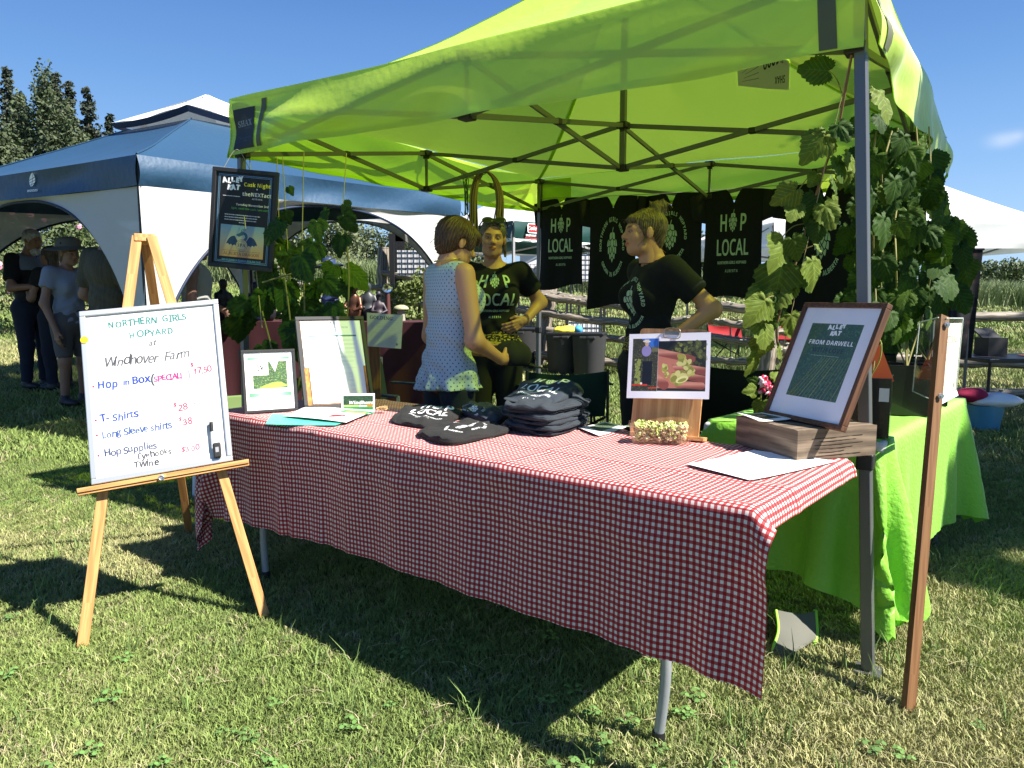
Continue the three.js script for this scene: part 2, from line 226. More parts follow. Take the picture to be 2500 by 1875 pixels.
{
  const f = R(21), near = [], mid = [], far = [];
  for (let d = 1.45; d < 5.2;) { const step = .012 + .006 * d; d += step * .9; const hw = d * .72 + .15; for (let x = -hw; x < hw; x += step) near.push([x + (f() - .5) * step, -d - (f() - .5) * step, f() * 6.28, .75 + f() * .55]); }
  for (let d = 5.1; d < 13;) { const step = .02 + .008 * d; d += step * .9; const hw = d * .72 + .2; for (let x = -hw; x < hw; x += step) { mid.push([x + (f() - .5) * step, -d - (f() - .5) * step, f() * 6.28, 1.1 + f() * .8]); } }
  for (let d = 13; d < 23;) { const step = .03 + .009 * d; d += step; const hw = d * .72 + .2; for (let x = -hw; x < hw; x += step) far.push([x + (f() - .5) * step, -d - (f() - .5) * step, f() * 6.28, 1.6 + f()]); }
  grassField('lawn_grass', 'short mown green grass around the tables and the easel', bladeClump(22, .03, .008, .024, .0030, 5, 1.0), bladeMat, near, lawnCol(f));
  grassField('lawn_grass', 'mown grass under and behind the blue tent', bladeClump(14, .05, .014, .04, .006, 6, .8), bladeMat, mid, lawnCol(f));
  grassField('lawn_grass', 'mown grass beyond the rail fence', bladeClump(12, .09, .02, .05, .012, 8, .8), bladeMat, far, lawnCol(f));
  // clover and dry clippings in the lawn
  const clover = [], straw = [], tufts = [];
  for (let i = 0; i < 120; i++) { const d = 1.5 + f() * f() * 4, x = (f() - .5) * d * 1.45; if (fbm(x * 1.6 + 3, d * 1.6, 3) > .5 + .08 * f()) clover.push([x, -d, f() * 6.28, .7 + f() * .7, .004]); }
  for (let i = 0; i < 520; i++) { const d = 1.5 + f() * f() * 4, x = (f() - .5) * d * 1.45; straw.push([x, -d, f() * 6.28, .6 + f() * .9, .012 + f() * .014, (f() - .5) * .4, (f() - .5) * .5]); }
  for (let i = 0; i < 260; i++) { const d = 1.6 + f() * 4.5, x = (f() - .5) * d * 1.45; tufts.push([x, -d, f() * 6.28, .8 + f() * .7]); }
  const cl = []; for (let q = 0; q < 5; q++) for (let k = 0; k < 3; k++) { const a = k * 2.09 + q, g = new THREE.CircleGeometry(.0055, 6); g.rotateX(-1.57 + .35); g.translate(0, 0, .006); g.rotateY(a); g.translate(Math.cos(q * 1.9) * .018 * (q ? 1 : 0), .012 + q * .003, Math.sin(q * 1.9) * .018 * (q ? 1 : 0)); cl.push(g); }
  grassField('clover_patch', 'small round clover leaves in the near lawn', merge(cl), bladeMat, clover, () => { const k = .8 + .5 * f(); return [.095 * k, .19 * k, .042 * k]; });
  grassField('grass_clippings', 'dry straw coloured clippings lying on the near lawn', sheet(4, 1, (u, v) => [(u - .5) * .052, .005 * Math.sin(u * 3.1), .004 * Math.sin(u * 5) + (v - .5) * .0017]), bladeMat, straw, () => { const k = .8 + .4 * f(); return [.36 * k, .32 * k, .19 * k]; });
  grassField('grass_tuft', 'longer green blades standing out of the lawn', bladeClump(9, .02, .04, .085, .003, 9, .7), bladeMat, tufts, () => { const k = .8 + .5 * f(); return [.14 * k, .215 * k, .055 * k]; });
  const fieldS = [], fr = R(77);
  for (let d = 21.5; d < 30;) { const st = .16 + (d - 21) * .022; d += st * .8; for (let x = -d * .75 - 1; x < d * .75 + 1; x += st) { const xx = x + (fr() - .5) * st, dd = d + (fr() - .5) * st + 1.2 * (vn(xx * .4, 3) - .5); fieldS.push([xx, -dd, fr() * 6.28, .75 + fr() * .5]); } }
  grassField('field_grass', 'long pale green field grass beyond the mown lawn', bladeClump(36, .24, .4, .78, .02, 31, .75), tallMat, fieldS, (s) => { const k = .7 + .5 * fr(), t = fr(); return t > .8 ? [.31 * k, .32 * k, .17 * k] : [.20 * k, .265 * k, .11 * k]; });
  const edge = []; for (let i = 0; i < 260; i++) { const t = fr(), d = lerp(10.2, 8.1, t), x = lerp(.3, 3.1, t) + (fr() - .5) * .35; edge.push([x, -d - (fr() - .5) * .3, fr() * 6.28, .25 + fr() * .22]); }
  grassField('fence_grass', 'unmown grass left standing along the rail fence', bladeClump(14, .12, .5, 1.0, .016, 33, .6), tallMat, edge, () => { const k = .7 + .5 * fr(); return [.15 * k, .20 * k, .06 * k]; });
}
// ------------------------------------------------------------------ trees and bushes
const leafMat = (c, t = .25) => phy(c, .7, { vertexColors: true, transmission: t, thickness: 0 });
function leafCloud(n, place, size, seed, tone = [.7, 1.35]) {
  const f = R(seed), pos = [], nor = [], col = [], idx = [], a = V(), b = V(), nn = V();
  for (let i = 0; i < n; i++) {
    const [p, out, s] = place(f); nn.set(f() - .5, f() - .5, f() - .5).normalize().addScaledVector(out, .7).normalize(); a.set(f() - .5, f() - .5, f() - .5).cross(nn).normalize(); b.crossVectors(nn, a);
    const L = size * (.6 + .8 * f()) * (s || 1), w = L * .55, k = lerp(tone[0], tone[1], f()), o = pos.length / 3;
    for (const [u, v] of [[-.5, 0], [0, -.5], [.5, 0], [0, .5]]) { pos.push(p.x + a.x * u * L + b.x * v * w, p.y + a.y * u * L + b.y * v * w, p.z + a.z * u * L + b.z * v * w); nor.push(nn.x, nn.y, nn.z); col.push(k * (.92 + .16 * f()), k, k * .95); }
    idx.push(o, o + 1, o + 2, o, o + 2, o + 3);
  }
  const g = new THREE.BufferGeometry(); g.setAttribute('position', new THREE.Float32BufferAttribute(pos, 3)); g.setAttribute('normal', new THREE.Float32BufferAttribute(nor, 3)); g.setAttribute('color', new THREE.Float32BufferAttribute(col, 3)); g.setAttribute('uv', new THREE.BufferAttribute(new Float32Array(pos.length / 3 * 2), 2)); g.setIndex(idx); return g;
}
const bark = std(lin(.10, .08, .06), .95, { bumpMap: rep(bumpFine, 4), bumpScale: .02 }), paleBark = std(lin(.38, .37, .33), .9);
function spruce(pos, h, r, label, seed) {
  const t = thing('spruce_tree', label, 'tree', pos, 0, 'spruces behind the blue tent'), f = R(seed);
  part('trunk', rod(V(0, -.3, 0), V(0, h * .98, 0), r * .09, .02, 8), bark, t);
  const br = []; const tiers = Math.round(h * 3.2);
  for (let i = 0; i < tiers; i++) { const y = h * (.06 + .92 * i / tiers), rad = r * Math.pow(1 - i / tiers, .85) * (.75 + .5 * f()) + .12, n = 5 + Math.floor(f() * 3); for (let k = 0; k < n; k++) br.push([y + f() * .25, f() * 6.28, rad * (.55 + .6 * f())]); }
  const place = (g) => { const [y, a, L] = br[Math.floor(g() * br.length)], u = Math.sqrt(g()), dr = -.28 * L * u + .12 * L * u * u * u, w = (1 - u) * .12 * L + .1; return [V(Math.cos(a) * L * u + (g() - .5) * w * 2, y + dr + (g() - .6) * .22, Math.sin(a) * L * u + (g() - .5) * w * 2), V(Math.cos(a) * .5, .6, Math.sin(a) * .5), .8 + .5 * (1 - u)]; };
  part('crown', leafCloud(Math.round(h * 620), place, .2, seed + 1, [.6, 1.3]), leafMat(lin(.030, .046, .027), .1), t); return t;
}
function broadleaf(name, pos, h, lobes, label, seed, col, n, size, o = {}) {
  const t = thing(name, label, o.cat || 'tree', pos, 0, o.group), f = R(seed);
  const L = lobes || []; if (!lobes) { const c = o.n || 16; for (let i = 0; i < c; i++) { const y = h * (.25 + .7 * (i + .5) / c), w = o.w * Math.sin(Math.PI * clamp(.12 + .8 * (i / c))) , a = f() * 6.28, q = w * .55 * f(); L.push([Math.cos(a) * q, y, Math.sin(a) * q, w * (.38 + .25 * f()), h * .10 * (1 + f())]); } }
  const tr = [rod(V(0, -.3, 0), V(0, h * .55, 0), h * .018, h * .010, 8)];
  L.forEach((l, i) => { tr.push(rod(V(0, h * (.15 + .3 * (i / L.length)), 0), V(l[0] * .8, l[1], l[2] * .8), h * .007, h * .002, 5)); });
  part('trunk', tr, o.pale ? paleBark : bark, t);
  const place = (g) => { const l = L[Math.floor(g() * L.length)]; const d = V(g() - .5, g() - .5, g() - .5).normalize(), s = Math.pow(g(), .4), k = 1 + .35 * (vn3(d.x * 3 + l[0] * 5, d.y * 3 + l[1], d.z * 3) - .5) * 2; return [V(l[0] + d.x * l[3] * s * k, l[1] + d.y * l[4] * s * k, l[2] + d.z * l[3] * s * k), d]; };
  part('crown', leafCloud(n, place, size, seed + 1), leafMat(col, .3), t); return t;
}
{
  const S = (px, py, d, r, label, seed) => { const top = P(px, py, d), b = onG(top.x, d); spruce(b, top.y - b.y, r, label, seed); };
  S(14, 152, 44, 1.9, 'tall dark spruce at the left edge of the trees with a thin spire', 101);
  S(136, 168, 46, 2.1, 'broad topped spruce rising over the round green poplars', 103);
  S(165, 188, 47, 1.9, 'spruce close behind the broad topped one, slightly lower', 105);
  S(210, 205, 43, 1.7, 'ragged dark spruce with clear gaps right of the poplars', 107);
  S(265, 270, 44, 1.1, 'small single spruce rising behind the blue tent roof slope', 109);
  S(236, 310, 46, .8, 'smallest spruce tip between the ragged spruce and the single one', 111);
  S(348, 270, 60, .8, 'far spruce tip just above the white tent vent', 113);
  const B = (px, py, d, w, label, seed, pale) => { const top = P(px, py, d), b = onG(top.x, d); broadleaf('poplar_tree', b, top.y - b.y, null, label, seed, lin(.062, .092, .03), 9000, .21, { w, n: 26, pale, group: 'poplars behind the blue tent' }); };
  B(105, 195, 42, 2.3, 'tall rounded poplar, the largest crown in front of the spruces', 121, true);
  B(52, 235, 43, 1.9, 'poplar between the left spire spruce and the large poplar', 123, true);
  B(160, 285, 41, 1.9, 'lower poplar leaning against the right side of the large one', 125, true);
  B(5, 330, 40, 2.0, 'low dense poplar cut by the left edge of the photo', 127);
  const H = (name, px, py, d, w, h, label, seed, col, n, size, grp) => { const top = P(px, py, d), b = onG(top.x, d), hh = top.y - b.y, f = R(seed), L = []; for (let i = 0; i < 14; i++) { const a = f() * 6.28, q = Math.sqrt(f()) * w * .75; L.push([Math.cos(a) * q, hh * (.16 + .62 * f() * (1 - .3 * q / w)), Math.sin(a) * q * .5, w * .36, hh * .27]); } broadleaf(name, b, hh, L, label, seed, col, n, size, { cat: 'bush', group: grp }); };
  const wl = lin(.115, .145, .06), gb = lin(.07, .11, .03);
  H('willow_bush', 800, 505, 39, 2.6, 0, 'pale willow bush seen through the left half of the tent arch', 131, wl, 4200, .2, 'willow bushes behind the field');
  H('willow_bush', 930, 500, 41, 2.9, 0, 'pale willow bush left of the black display frame, beyond the field', 133, wl, 4200, .2, 'willow bushes behind the field');
  H('willow_bush', 690, 515, 40, 2.8, 0, 'willow bush behind the hop vine strings', 135, wl, 4000, .2, 'willow bushes behind the field');
  H('willow_bush', 1140, 575, 42, 2.6, 0, 'willow bush beside the head of the smiling woman', 137, wl, 3600, .2, 'willow bushes behind the field');
  H('willow_bush', 1060, 545, 41, 2.5, 0, 'willow bush behind the wire display left of the women', 138, wl, 3600, .2, 'willow bushes behind the field');
  H('willow_bush', 1720, 545, 43, 1.6, 0, 'willow bush in the gap between the hanging shirts', 139, wl, 3600, .2, 'willow bushes behind the field');
  H('willow_bush', 1560, 640, 43, 3, 0, 'low willow hidden mostly behind the hanging shirts', 141, wl, 3000, .2, 'willow bushes behind the field');
  H('willow_bush', 1300, 650, 43, 2.4, 0, 'low willow behind the green valance canopy', 142, wl, 2400, .2, 'willow bushes behind the field');
  for (const [i, px] of [2330, 2385, 2440, 2490, 2540].entries()) H('hedge_tree', px, 618 + (i % 2) * 8, 52, 2.1, 0, ['young tree left of the hedge row under the white marquee edge', 'second young tree of the row under the white marquee', 'middle young tree of the row under the white marquee', 'young tree near the right edge below the white marquee', 'last young tree of the row at the right edge'][i], 150 + i, gb, 2600, .22, 'young trees beyond the field on the right');
  // rose bush by the left people, with pink flowers
  const rb = onG(-7.1, 12.6), L = [], f = R(161); for (let i = 0; i < 18; i++) L.push([(f() - .5) * 3.0, .35 + 1.35 * f(), (f() - .5) * 1.0, .55, .42]);
  const rose = broadleaf('rose_bush', rb, 2.1, L, 'large rose bush with pink flowers behind the people at left', 161, lin(.09, .13, .035), 5200, .085, { cat: 'bush' });
  const fl = []; for (let i = 0; i < 7; i++) { const g = new THREE.CircleGeometry(.03, 7); g.rotateX(-.5); g.translate(0, .026, 0); g.rotateZ(i * 1.257 * (i ? 1 : 0)); fl.push(g); } const fg = merge(fl.slice(0, 5)), pink = std(lin(.72, .30, .42), .7);
  for (let i = 0; i < 46; i++) { const m = part('flower', fg, pink, rose), a = f() * 6.28; m.position.set((f() - .5) * 3.3, .7 + 1.35 * f(), .55 + .35 * f()); m.rotation.set((f() - .5) * .8, 0, a); m.scale.setScalar(.9 + .7 * f()); }
  // currant bush along the fence inside the tent arch
  const C = (x, d, w, h, label, seed) => { const q = R(seed), LL = []; for (let i = 0; i < 9; i++) LL.push([(q() - .5) * w, h * (.2 + .65 * q()), (q() - .5) * .5, .18, .2]); broadleaf('currant_bush', onG(x, d), h, LL, label, seed, lin(.15, .20, .035), 1500, .06, { cat: 'bush', group: 'bright green bushes by the fence' }); };
  C(-1.45, 8.9, .9, 1.15, 'bright green bush beside the dotted blouse, under the wire display', 171); C(-1.15, 9.2, .35, 1.5, 'tall bright green shoot standing against the wire display', 172);
  C(-2.45, 9.3, .8, .85, 'bright green bush behind the blue hatted statue', 173); C(-3.2, 9.6, 1.0, .7, 'low bright green bush left of the statues, behind the hop vine', 174); C(-1.95, 9.0, .5, .6, 'low bush between the brown statue and the fence post', 175);
}
// ------------------------------------------------------------------ rail fence
const fenceWood = wood(greyWoodTex, 5), lichen = std(lin(.42, .42, .33), 1);
{
  const t = thing('rail_fence', 'weathered grey log rail fence running behind the stall', 'fence', onG(.33, 10));
  const base = t.position, f = R(181);
  const log = (a, b, r0, r1, name = 'rail') => { const n = 14, pts = []; for (let i = 0; i <= n; i++) { const u = i / n; pts.push(a.clone().lerp(b, u).add(V(0, .012 * Math.sin(u * 7 + f() * 2), .01 * (f() - .5)))); }
    const g = new THREE.TubeGeometry(new THREE.CatmullRomCurve3(pts), 24, 1, 8), p = g.attributes.position, nn = g.attributes.normal, uv = g.attributes.uv, L = a.distanceTo(b); for (let i = 0; i < p.count; i++) { const u = uv.getX(i), v = uv.getY(i), r = lerp(r0, r1, u) * (.9 + .22 * vn(u * 20, v * 6, 6)) - 1; p.setXYZ(i, p.getX(i) + nn.getX(i) * r, p.getY(i) + nn.getY(i) * r, p.getZ(i) + nn.getZ(i) * r); uv.setXY(i, v * .3, u * L); } g.computeVertexNormals();
    const ends = [a, b].map((e, i) => { const c = new THREE.CircleGeometry(i ? r1 : r0, 8); const dir = b.clone().sub(a).normalize().multiplyScalar(i ? 1 : -1); c.applyQuaternion(new THREE.Quaternion().setFromUnitVectors(V(0, 0, 1), dir)); c.translate(e.x, e.y, e.z); return c; });
    const gg = merge([g, ...ends]); gg.translate(-base.x, -base.y, -base.z); const m = part(name, gg, fenceWood, t);
    const lc = []; if (name === 'rail') for (let i = 0; i < 26; i++) { const u = f(), q = a.clone().lerp(b, u), rr2 = lerp(r0, r1, u), an = .2 + f() * 2.7, s = .008 + f() * .014; const c = new THREE.IcosahedronGeometry(s, 0); c.scale(1.4, .5, 1); c.translate(q.x + (f() - .5) * .02 - base.x, q.y + Math.sin(an) * rr2 * .97 - base.y, q.z + Math.cos(an) * rr2 * .97 - base.z); lc.push(c); } if (lc.length) { const l = part('lichen', lc, lichen, m); l.userData.kind = 'stuff'; } return m; };
  const rail = (p0, d0, p1, d1, r) => log(P(p0[0], p0[1], d0), P(p1[0], p1[1], d1), r, r * .9);
  const D1 = 10, D2 = 8.2;
  // posts
  const post = (px, py, d, bx, r) => { const a = P(px, py, d), b = onG(P(bx, 800, d).x, d, -.1); log(b, a, r * 1.1, r, 'post'); };
  post(1346, 690, 9.85, 1308, .1); post(1893, 735, 8.0, 1868, .085); post(937, 606, 11.2, 928, .09); post(2585, 745, 8.1, 2585, .09); post(640, 640, 11.9, 640, .08);
  // bay between the two leaning posts
  rail([1255, 706], 10, [1572, 755], 9.1, .06); rail([1262, 715], 9.8, [1570, 754], 9.2, .05); rail([1268, 757], 9.8, [1550, 792], 9.2, .055); rail([1335, 808], 9.6, [1525, 832], 9.2, .05); rail([1300, 866], 9.5, [1640, 895], 9, .06);
  rail([1700, 744], 8.6, [2000, 762], 7.9, .055); rail([1690, 775], 8.6, [1890, 803], 8.0, .04); rail([1730, 824], 8.5, [1920, 842], 8.0, .045); rail([1700, 880], 8.5, [1900, 882], 8.0, .04); rail([1560, 790], 9.1, [1700, 778], 8.7, .045);
  rail([1890, 760], 8, [2580, 776], 7.6, .055); rail([1900, 858], 8, [2580, 893], 7.6, .06); rail([1900, 945], 8, [2580, 962], 7.6, .055); rail([1890, 812], 8, [2110, 815], 7.9, .04);
  rail([935, 668], 11.1, [1290, 720], 10, .045); rail([935, 738], 11.1, [1300, 762], 10, .045); rail([935, 780], 11.1, [1305, 805], 10, .045); rail([640, 688], 11.8, [945, 705], 11.1, .045); rail([640, 655], 11.8, [800, 650], 11.4, .03); rail([640, 770], 11.8, [935, 785], 11.1, .045);
}

// ------------------------------------------------------------------ the lime pop-up canopy
const YAW = .592, HS = 1.49, EAVE = 2.156, VAL = .284;
const FRw = V(1.036, 0, -2.268), AX = V(Math.cos(YAW), 0, Math.sin(YAW)), AZ = V(-Math.sin(YAW), 0, Math.cos(YAW));
const CANC = FRw.clone().addScaledVector(AX, -HS).addScaledVector(AZ, -HS);
const cw = (x, y, z) => CANC.clone().addScaledVector(AX, x).addScaledVector(AZ, z).setY(y);        // canopy-local to world
const cl_ = (p) => { const q = p.clone().sub(CANC); return V(q.dot(AX), p.y, q.dot(AZ)); };
const roofY = (x, z) => { const m = Math.max(Math.abs(x), Math.abs(z)) / HS, t = clamp(1 - m), k = Math.min(Math.abs(x), Math.abs(z)) / Math.max(.02, Math.abs(x), Math.abs(z)); return EAVE + .95 * Math.pow(t, 1.42) - .05 * (1 - k) * Math.sin(Math.PI * t) + .022 * (vn(x * 2.2 + 9, z * 2.2) - .5) + .01 * (vn(x * 7, z * 7 + 4) - .5) * Math.sin(Math.PI * m); };
const limeFab = phy(lin(.58, .80, .075), .5, { transmission: .39, thickness: 0, bumpMap: rep(bumpFine, 1.1), bumpScale: .0016, sheen: .2, sheenRoughness: .6 });
const limeStripe = phy(lin(.10, .11, .045), .6, { transmission: .15, thickness: 0 });
{
  const t = thing('pop_up_canopy', 'lime green pop-up canopy on grey legs over the stall', 'canopy', CANC.clone(), -YAW);
  const face = (k, x, z) => [[x, z], [z, -x], [-x, -z], [-z, x]][k];                                  // turn about the middle: 0 front, 1 right, 2 back, 3 left
  for (let k = 0; k < 4; k++) {
    part('roof_panel', sheet(44, 26, (u, v) => { const m = HS * (1 - v * .995), s = (u * 2 - 1) * m, [x, z] = face(k, s, m); return [x, roofY(x, z), z, s, m]; }), limeFab, t);
    const vf = (u, v) => {
      const s = (u * 2 - 1) * HS, wob = .020 * Math.sin(s * 5.2 + k * 2) * v + .012 * Math.sin(s * 11 + 1.3 * k) * v + .010 * Math.sin(s * 3.1 + v * 6 + k) + .018 * Math.pow(.5 + .5 * Math.sin(s * 2.3 - v * 4.2 + k * 1.7), 5) * Math.sin(v * 3.0) - .012 * Math.pow(.5 + .5 * Math.sin(s * 4.7 + v * 5.5 + k), 6) * v + .016 * v * Math.exp(-(((s + 1.1) * 3) ** 2)) * Math.sin(v * 9 + s * 9), drop = VAL * (1 + .03 * Math.sin(s * 2.1 + k));
      const [x, z] = face(k, s, HS + .006 + wob * .9 + .02 * v + .022 * Math.sin(v * 3.1) * (1 - s * s / HS / HS)); return [x, roofY(...face(k, s, HS)) - drop * v, z, s, v * VAL];
    };
    const vg = part('valance', sheet(110, 14, vf), limeFab, t);
    part('hem', sheet(110, 2, (u, v) => { const a = vf(u, lerp(.90, .992, v)), [nx, nz] = face(k, 0, 1); return [a[0] - nx * .004, a[1], a[2] - nz * .004, u * 3, v * .03]; }), phy(lin(.46, .72, .04), .5, { transmission: .2, thickness: 0 }), vg);
    const patch = (name, u0, u1, v0, v1, mat, off = .004, skew = 0) => part(name, sheet(16, 10, (u, v) => { const uu = lerp(u0, u1, u) + skew * (v - .5), vv = lerp(v0, v1, v), a = vf(uu, vv), [nx, nz] = face(k, 0, 1); return [a[0] + nx * off, a[1], a[2] + nz * off, u, 1 - v]; }), mat, vg);
    if (k === 0) {
      patch('brand_patch', .012, .066, .22, .93, std(0xffffff, .55, { map: ctex(256, 320, (c, w, h) => { c.fillStyle = '#16181a'; c.fillRect(0, 0, w, h); c.fillStyle = '#25282b'; c.beginPath(); c.moveTo(50, 110); c.lineTo(128, 45); c.lineTo(206, 110); c.fill(); c.fillStyle = '#8d9296'; c.font = 'bold 64px serif'; c.textAlign = 'center'; c.fillText('SHAX', 128, 140); c.font = '17px sans-serif'; c.fillStyle = '#5a5f63'; c.fillText('SHELTERS', 152, 162); c.fillText('www.ergodyne.com', 140, 238); c.fillText('# 6000', 140, 262); c.strokeStyle = '#4d5256'; c.lineWidth = 2; c.strokeRect(28, 215, 38, 48); }) }));
      patch('reflective_stripe', .079, .092, .12, .93, limeStripe, .004, -.012); patch('reflective_stripe', .957, .974, .02, .985, limeStripe, .004, .006);
    }
    if (k === 1) patch('reflective_stripe', .02, .04, .02, .985, limeStripe);
  }
  for (const [sx, sz] of [[1, 1], [1, -1], [-1, -1], [-1, 1]]) part('hip_seam', sheet(2, 30, (u, v) => { const m = HS * (1 - v * .99), o = (u - .5) * .02; return [sx * m + o * sx, roofY(sx * m, sz * m) - .004, sz * m - o * sz]; }), phy(lin(.40, .64, .03), .6, { transmission: .12, thickness: 0 }), t);
  // legs, knotted a little out of true as on the photograph
  const legs = [[HS, HS, G(2119, 1645)], [-HS, HS, cw(-HS - .01, 0, HS)], [HS, -HS, null], [-HS, -HS, null]];
  for (const [x, z, foot] of legs) {
    const sx = Math.sign(x) * .03, sz = Math.sign(z) * .03; let b = foot ? cl_(foot) : V(x * 1.0, 0, z * 1.0); const gw = cw(b.x, 0, b.z); b.y = groundY(gw.x, gw.z);
    const a = V(x - sx, EAVE - .03, z - sz), leg = part('leg', bar(b, a, .034, .034, V(1, 0, .1), .004), METAL, t), mid = b.clone().lerp(a, x > 0 && z > 0 ? .31 : .40);
    part('inner_leg', bar(b.clone().lerp(a, .01).add(V(.004, 0, .006)), mid, .027, .027, V(1, 0, .1)), METAL, leg); part('slider_lock', rbox(.048, .05, .05, .006, mid.x, mid.y, mid.z), BLACK, leg);
    part('foot_plate', box(.075, .006, .075, b.x, b.y + .012, b.z), METAL, leg);
  }
  const HT = EAVE - .03, HL = EAVE - .265, q = HS - .03, nodes = { a: [-q, q], b: [0, q], c: [q, q], d: [q, 0], e: [q, -q], f: [0, -q], g: [-q, -q], h: [-q, 0], m: [0, 0] };
  for (const [i, j] of ['ab', 'bc', 'cd', 'de', 'ef', 'fg', 'gh', 'ha', 'bm', 'dm', 'fm', 'hm']) {
    const A = nodes[i], B = nodes[j], o = V(B[1] - A[1], 0, A[0] - B[0]).normalize().multiplyScalar(.009);
    part('truss_bar', bar(V(A[0], HT, A[1]).add(o), V(B[0], HL, B[1]).add(o), .024, .013, o.clone().normalize()), METAL, t); part('truss_bar', bar(V(A[0], HL, A[1]).sub(o), V(B[0], HT, B[1]).sub(o), .024, .013, o.clone().normalize()), METAL, t);
    const mx = (A[0] + B[0]) / 2, mz = (A[1] + B[1]) / 2; part('pivot', rbox(.036, .03, .036, .005, mx, (HT + HL) / 2, mz), BLACK, t);
  }
  for (const k of Object.keys(nodes)) { const [x, z] = nodes[k]; part('connector', [rbox(.064, .036, .064, .006, x, HT, z), box(.03, .05, .03, x, HT - .01, z)], BLACK, t); part('connector', rbox(.06, .036, .06, .006, x, HL, z), BLACK, t); if ('bdfh'.includes(k)) part('drop_bar', bar(V(x, HL, z), V(x, HT, z), .014, .014), METAL, t); }
  part('peak_pole', bar(V(0, HL - .01, 0), V(0, roofY(0, 0) - .02, 0), .03, .03), METAL, t);
  // reinforcement webbing at the rear left corner and the printed sticker under the roof
  part('corner_gusset', sheet(8, 8, (u, v) => { const s = -HS + .02 + u * .3, z = -HS + .012; return [s, EAVE - .02 - v * .26 * (1 - .4 * u), z, u, v]; }), phy(lin(.42, .62, .06), .7, { transmission: .2, thickness: 0 }), t);
  const roofHit = (px, py) => { let lo = .5, hi = 9; const s = (d) => { const w = cl_(P(px, py, d)); return w.y - roofY(clamp(w.x, -HS, HS), clamp(w.z, -HS, HS)); }; for (let i = 0; i < 50; i++) { const m = (lo + hi) / 2; if (s(m) > 0) hi = m; else lo = m; } return cl_(P(px, py, lo)); };
  const c4 = [roofHit(1800, 165), roofHit(1926, 145), roofHit(1926, 216), roofHit(1802, 206)];
  part('label_sticker', sheet(10, 8, (u, v) => { const a = c4[0].clone().lerp(c4[1], u), b = c4[3].clone().lerp(c4[2], u), p = a.lerp(b, v); return [p.x, roofY(p.x, p.z) - .008, p.z, u, 1 - v]; }), std(0xffffff, .35, { map: ctex(512, 288, (c, w, h) => { c.fillStyle = '#eceee9'; c.fillRect(0, 0, w, h); c.save(); c.translate(w, h); c.rotate(Math.PI); c.fillStyle = '#1b1e20'; c.font = 'bold 74px sans-serif'; c.fillText('#6000', 46, 150); c.fillRect(14, 172, 250, 34); c.font = 'bold 40px sans-serif'; c.fillText('SHAX', 40, 52); c.beginPath(); c.moveTo(90, 215); c.lineTo(190, 215); c.lineTo(140, 262); c.fill(); c.fillStyle = '#7d8482'; for (let i = 0; i < 5; i++) c.fillRect(300, 60 + i * 34, 170 - 18 * (i % 3), 5); c.restore(); }) }), t);
}
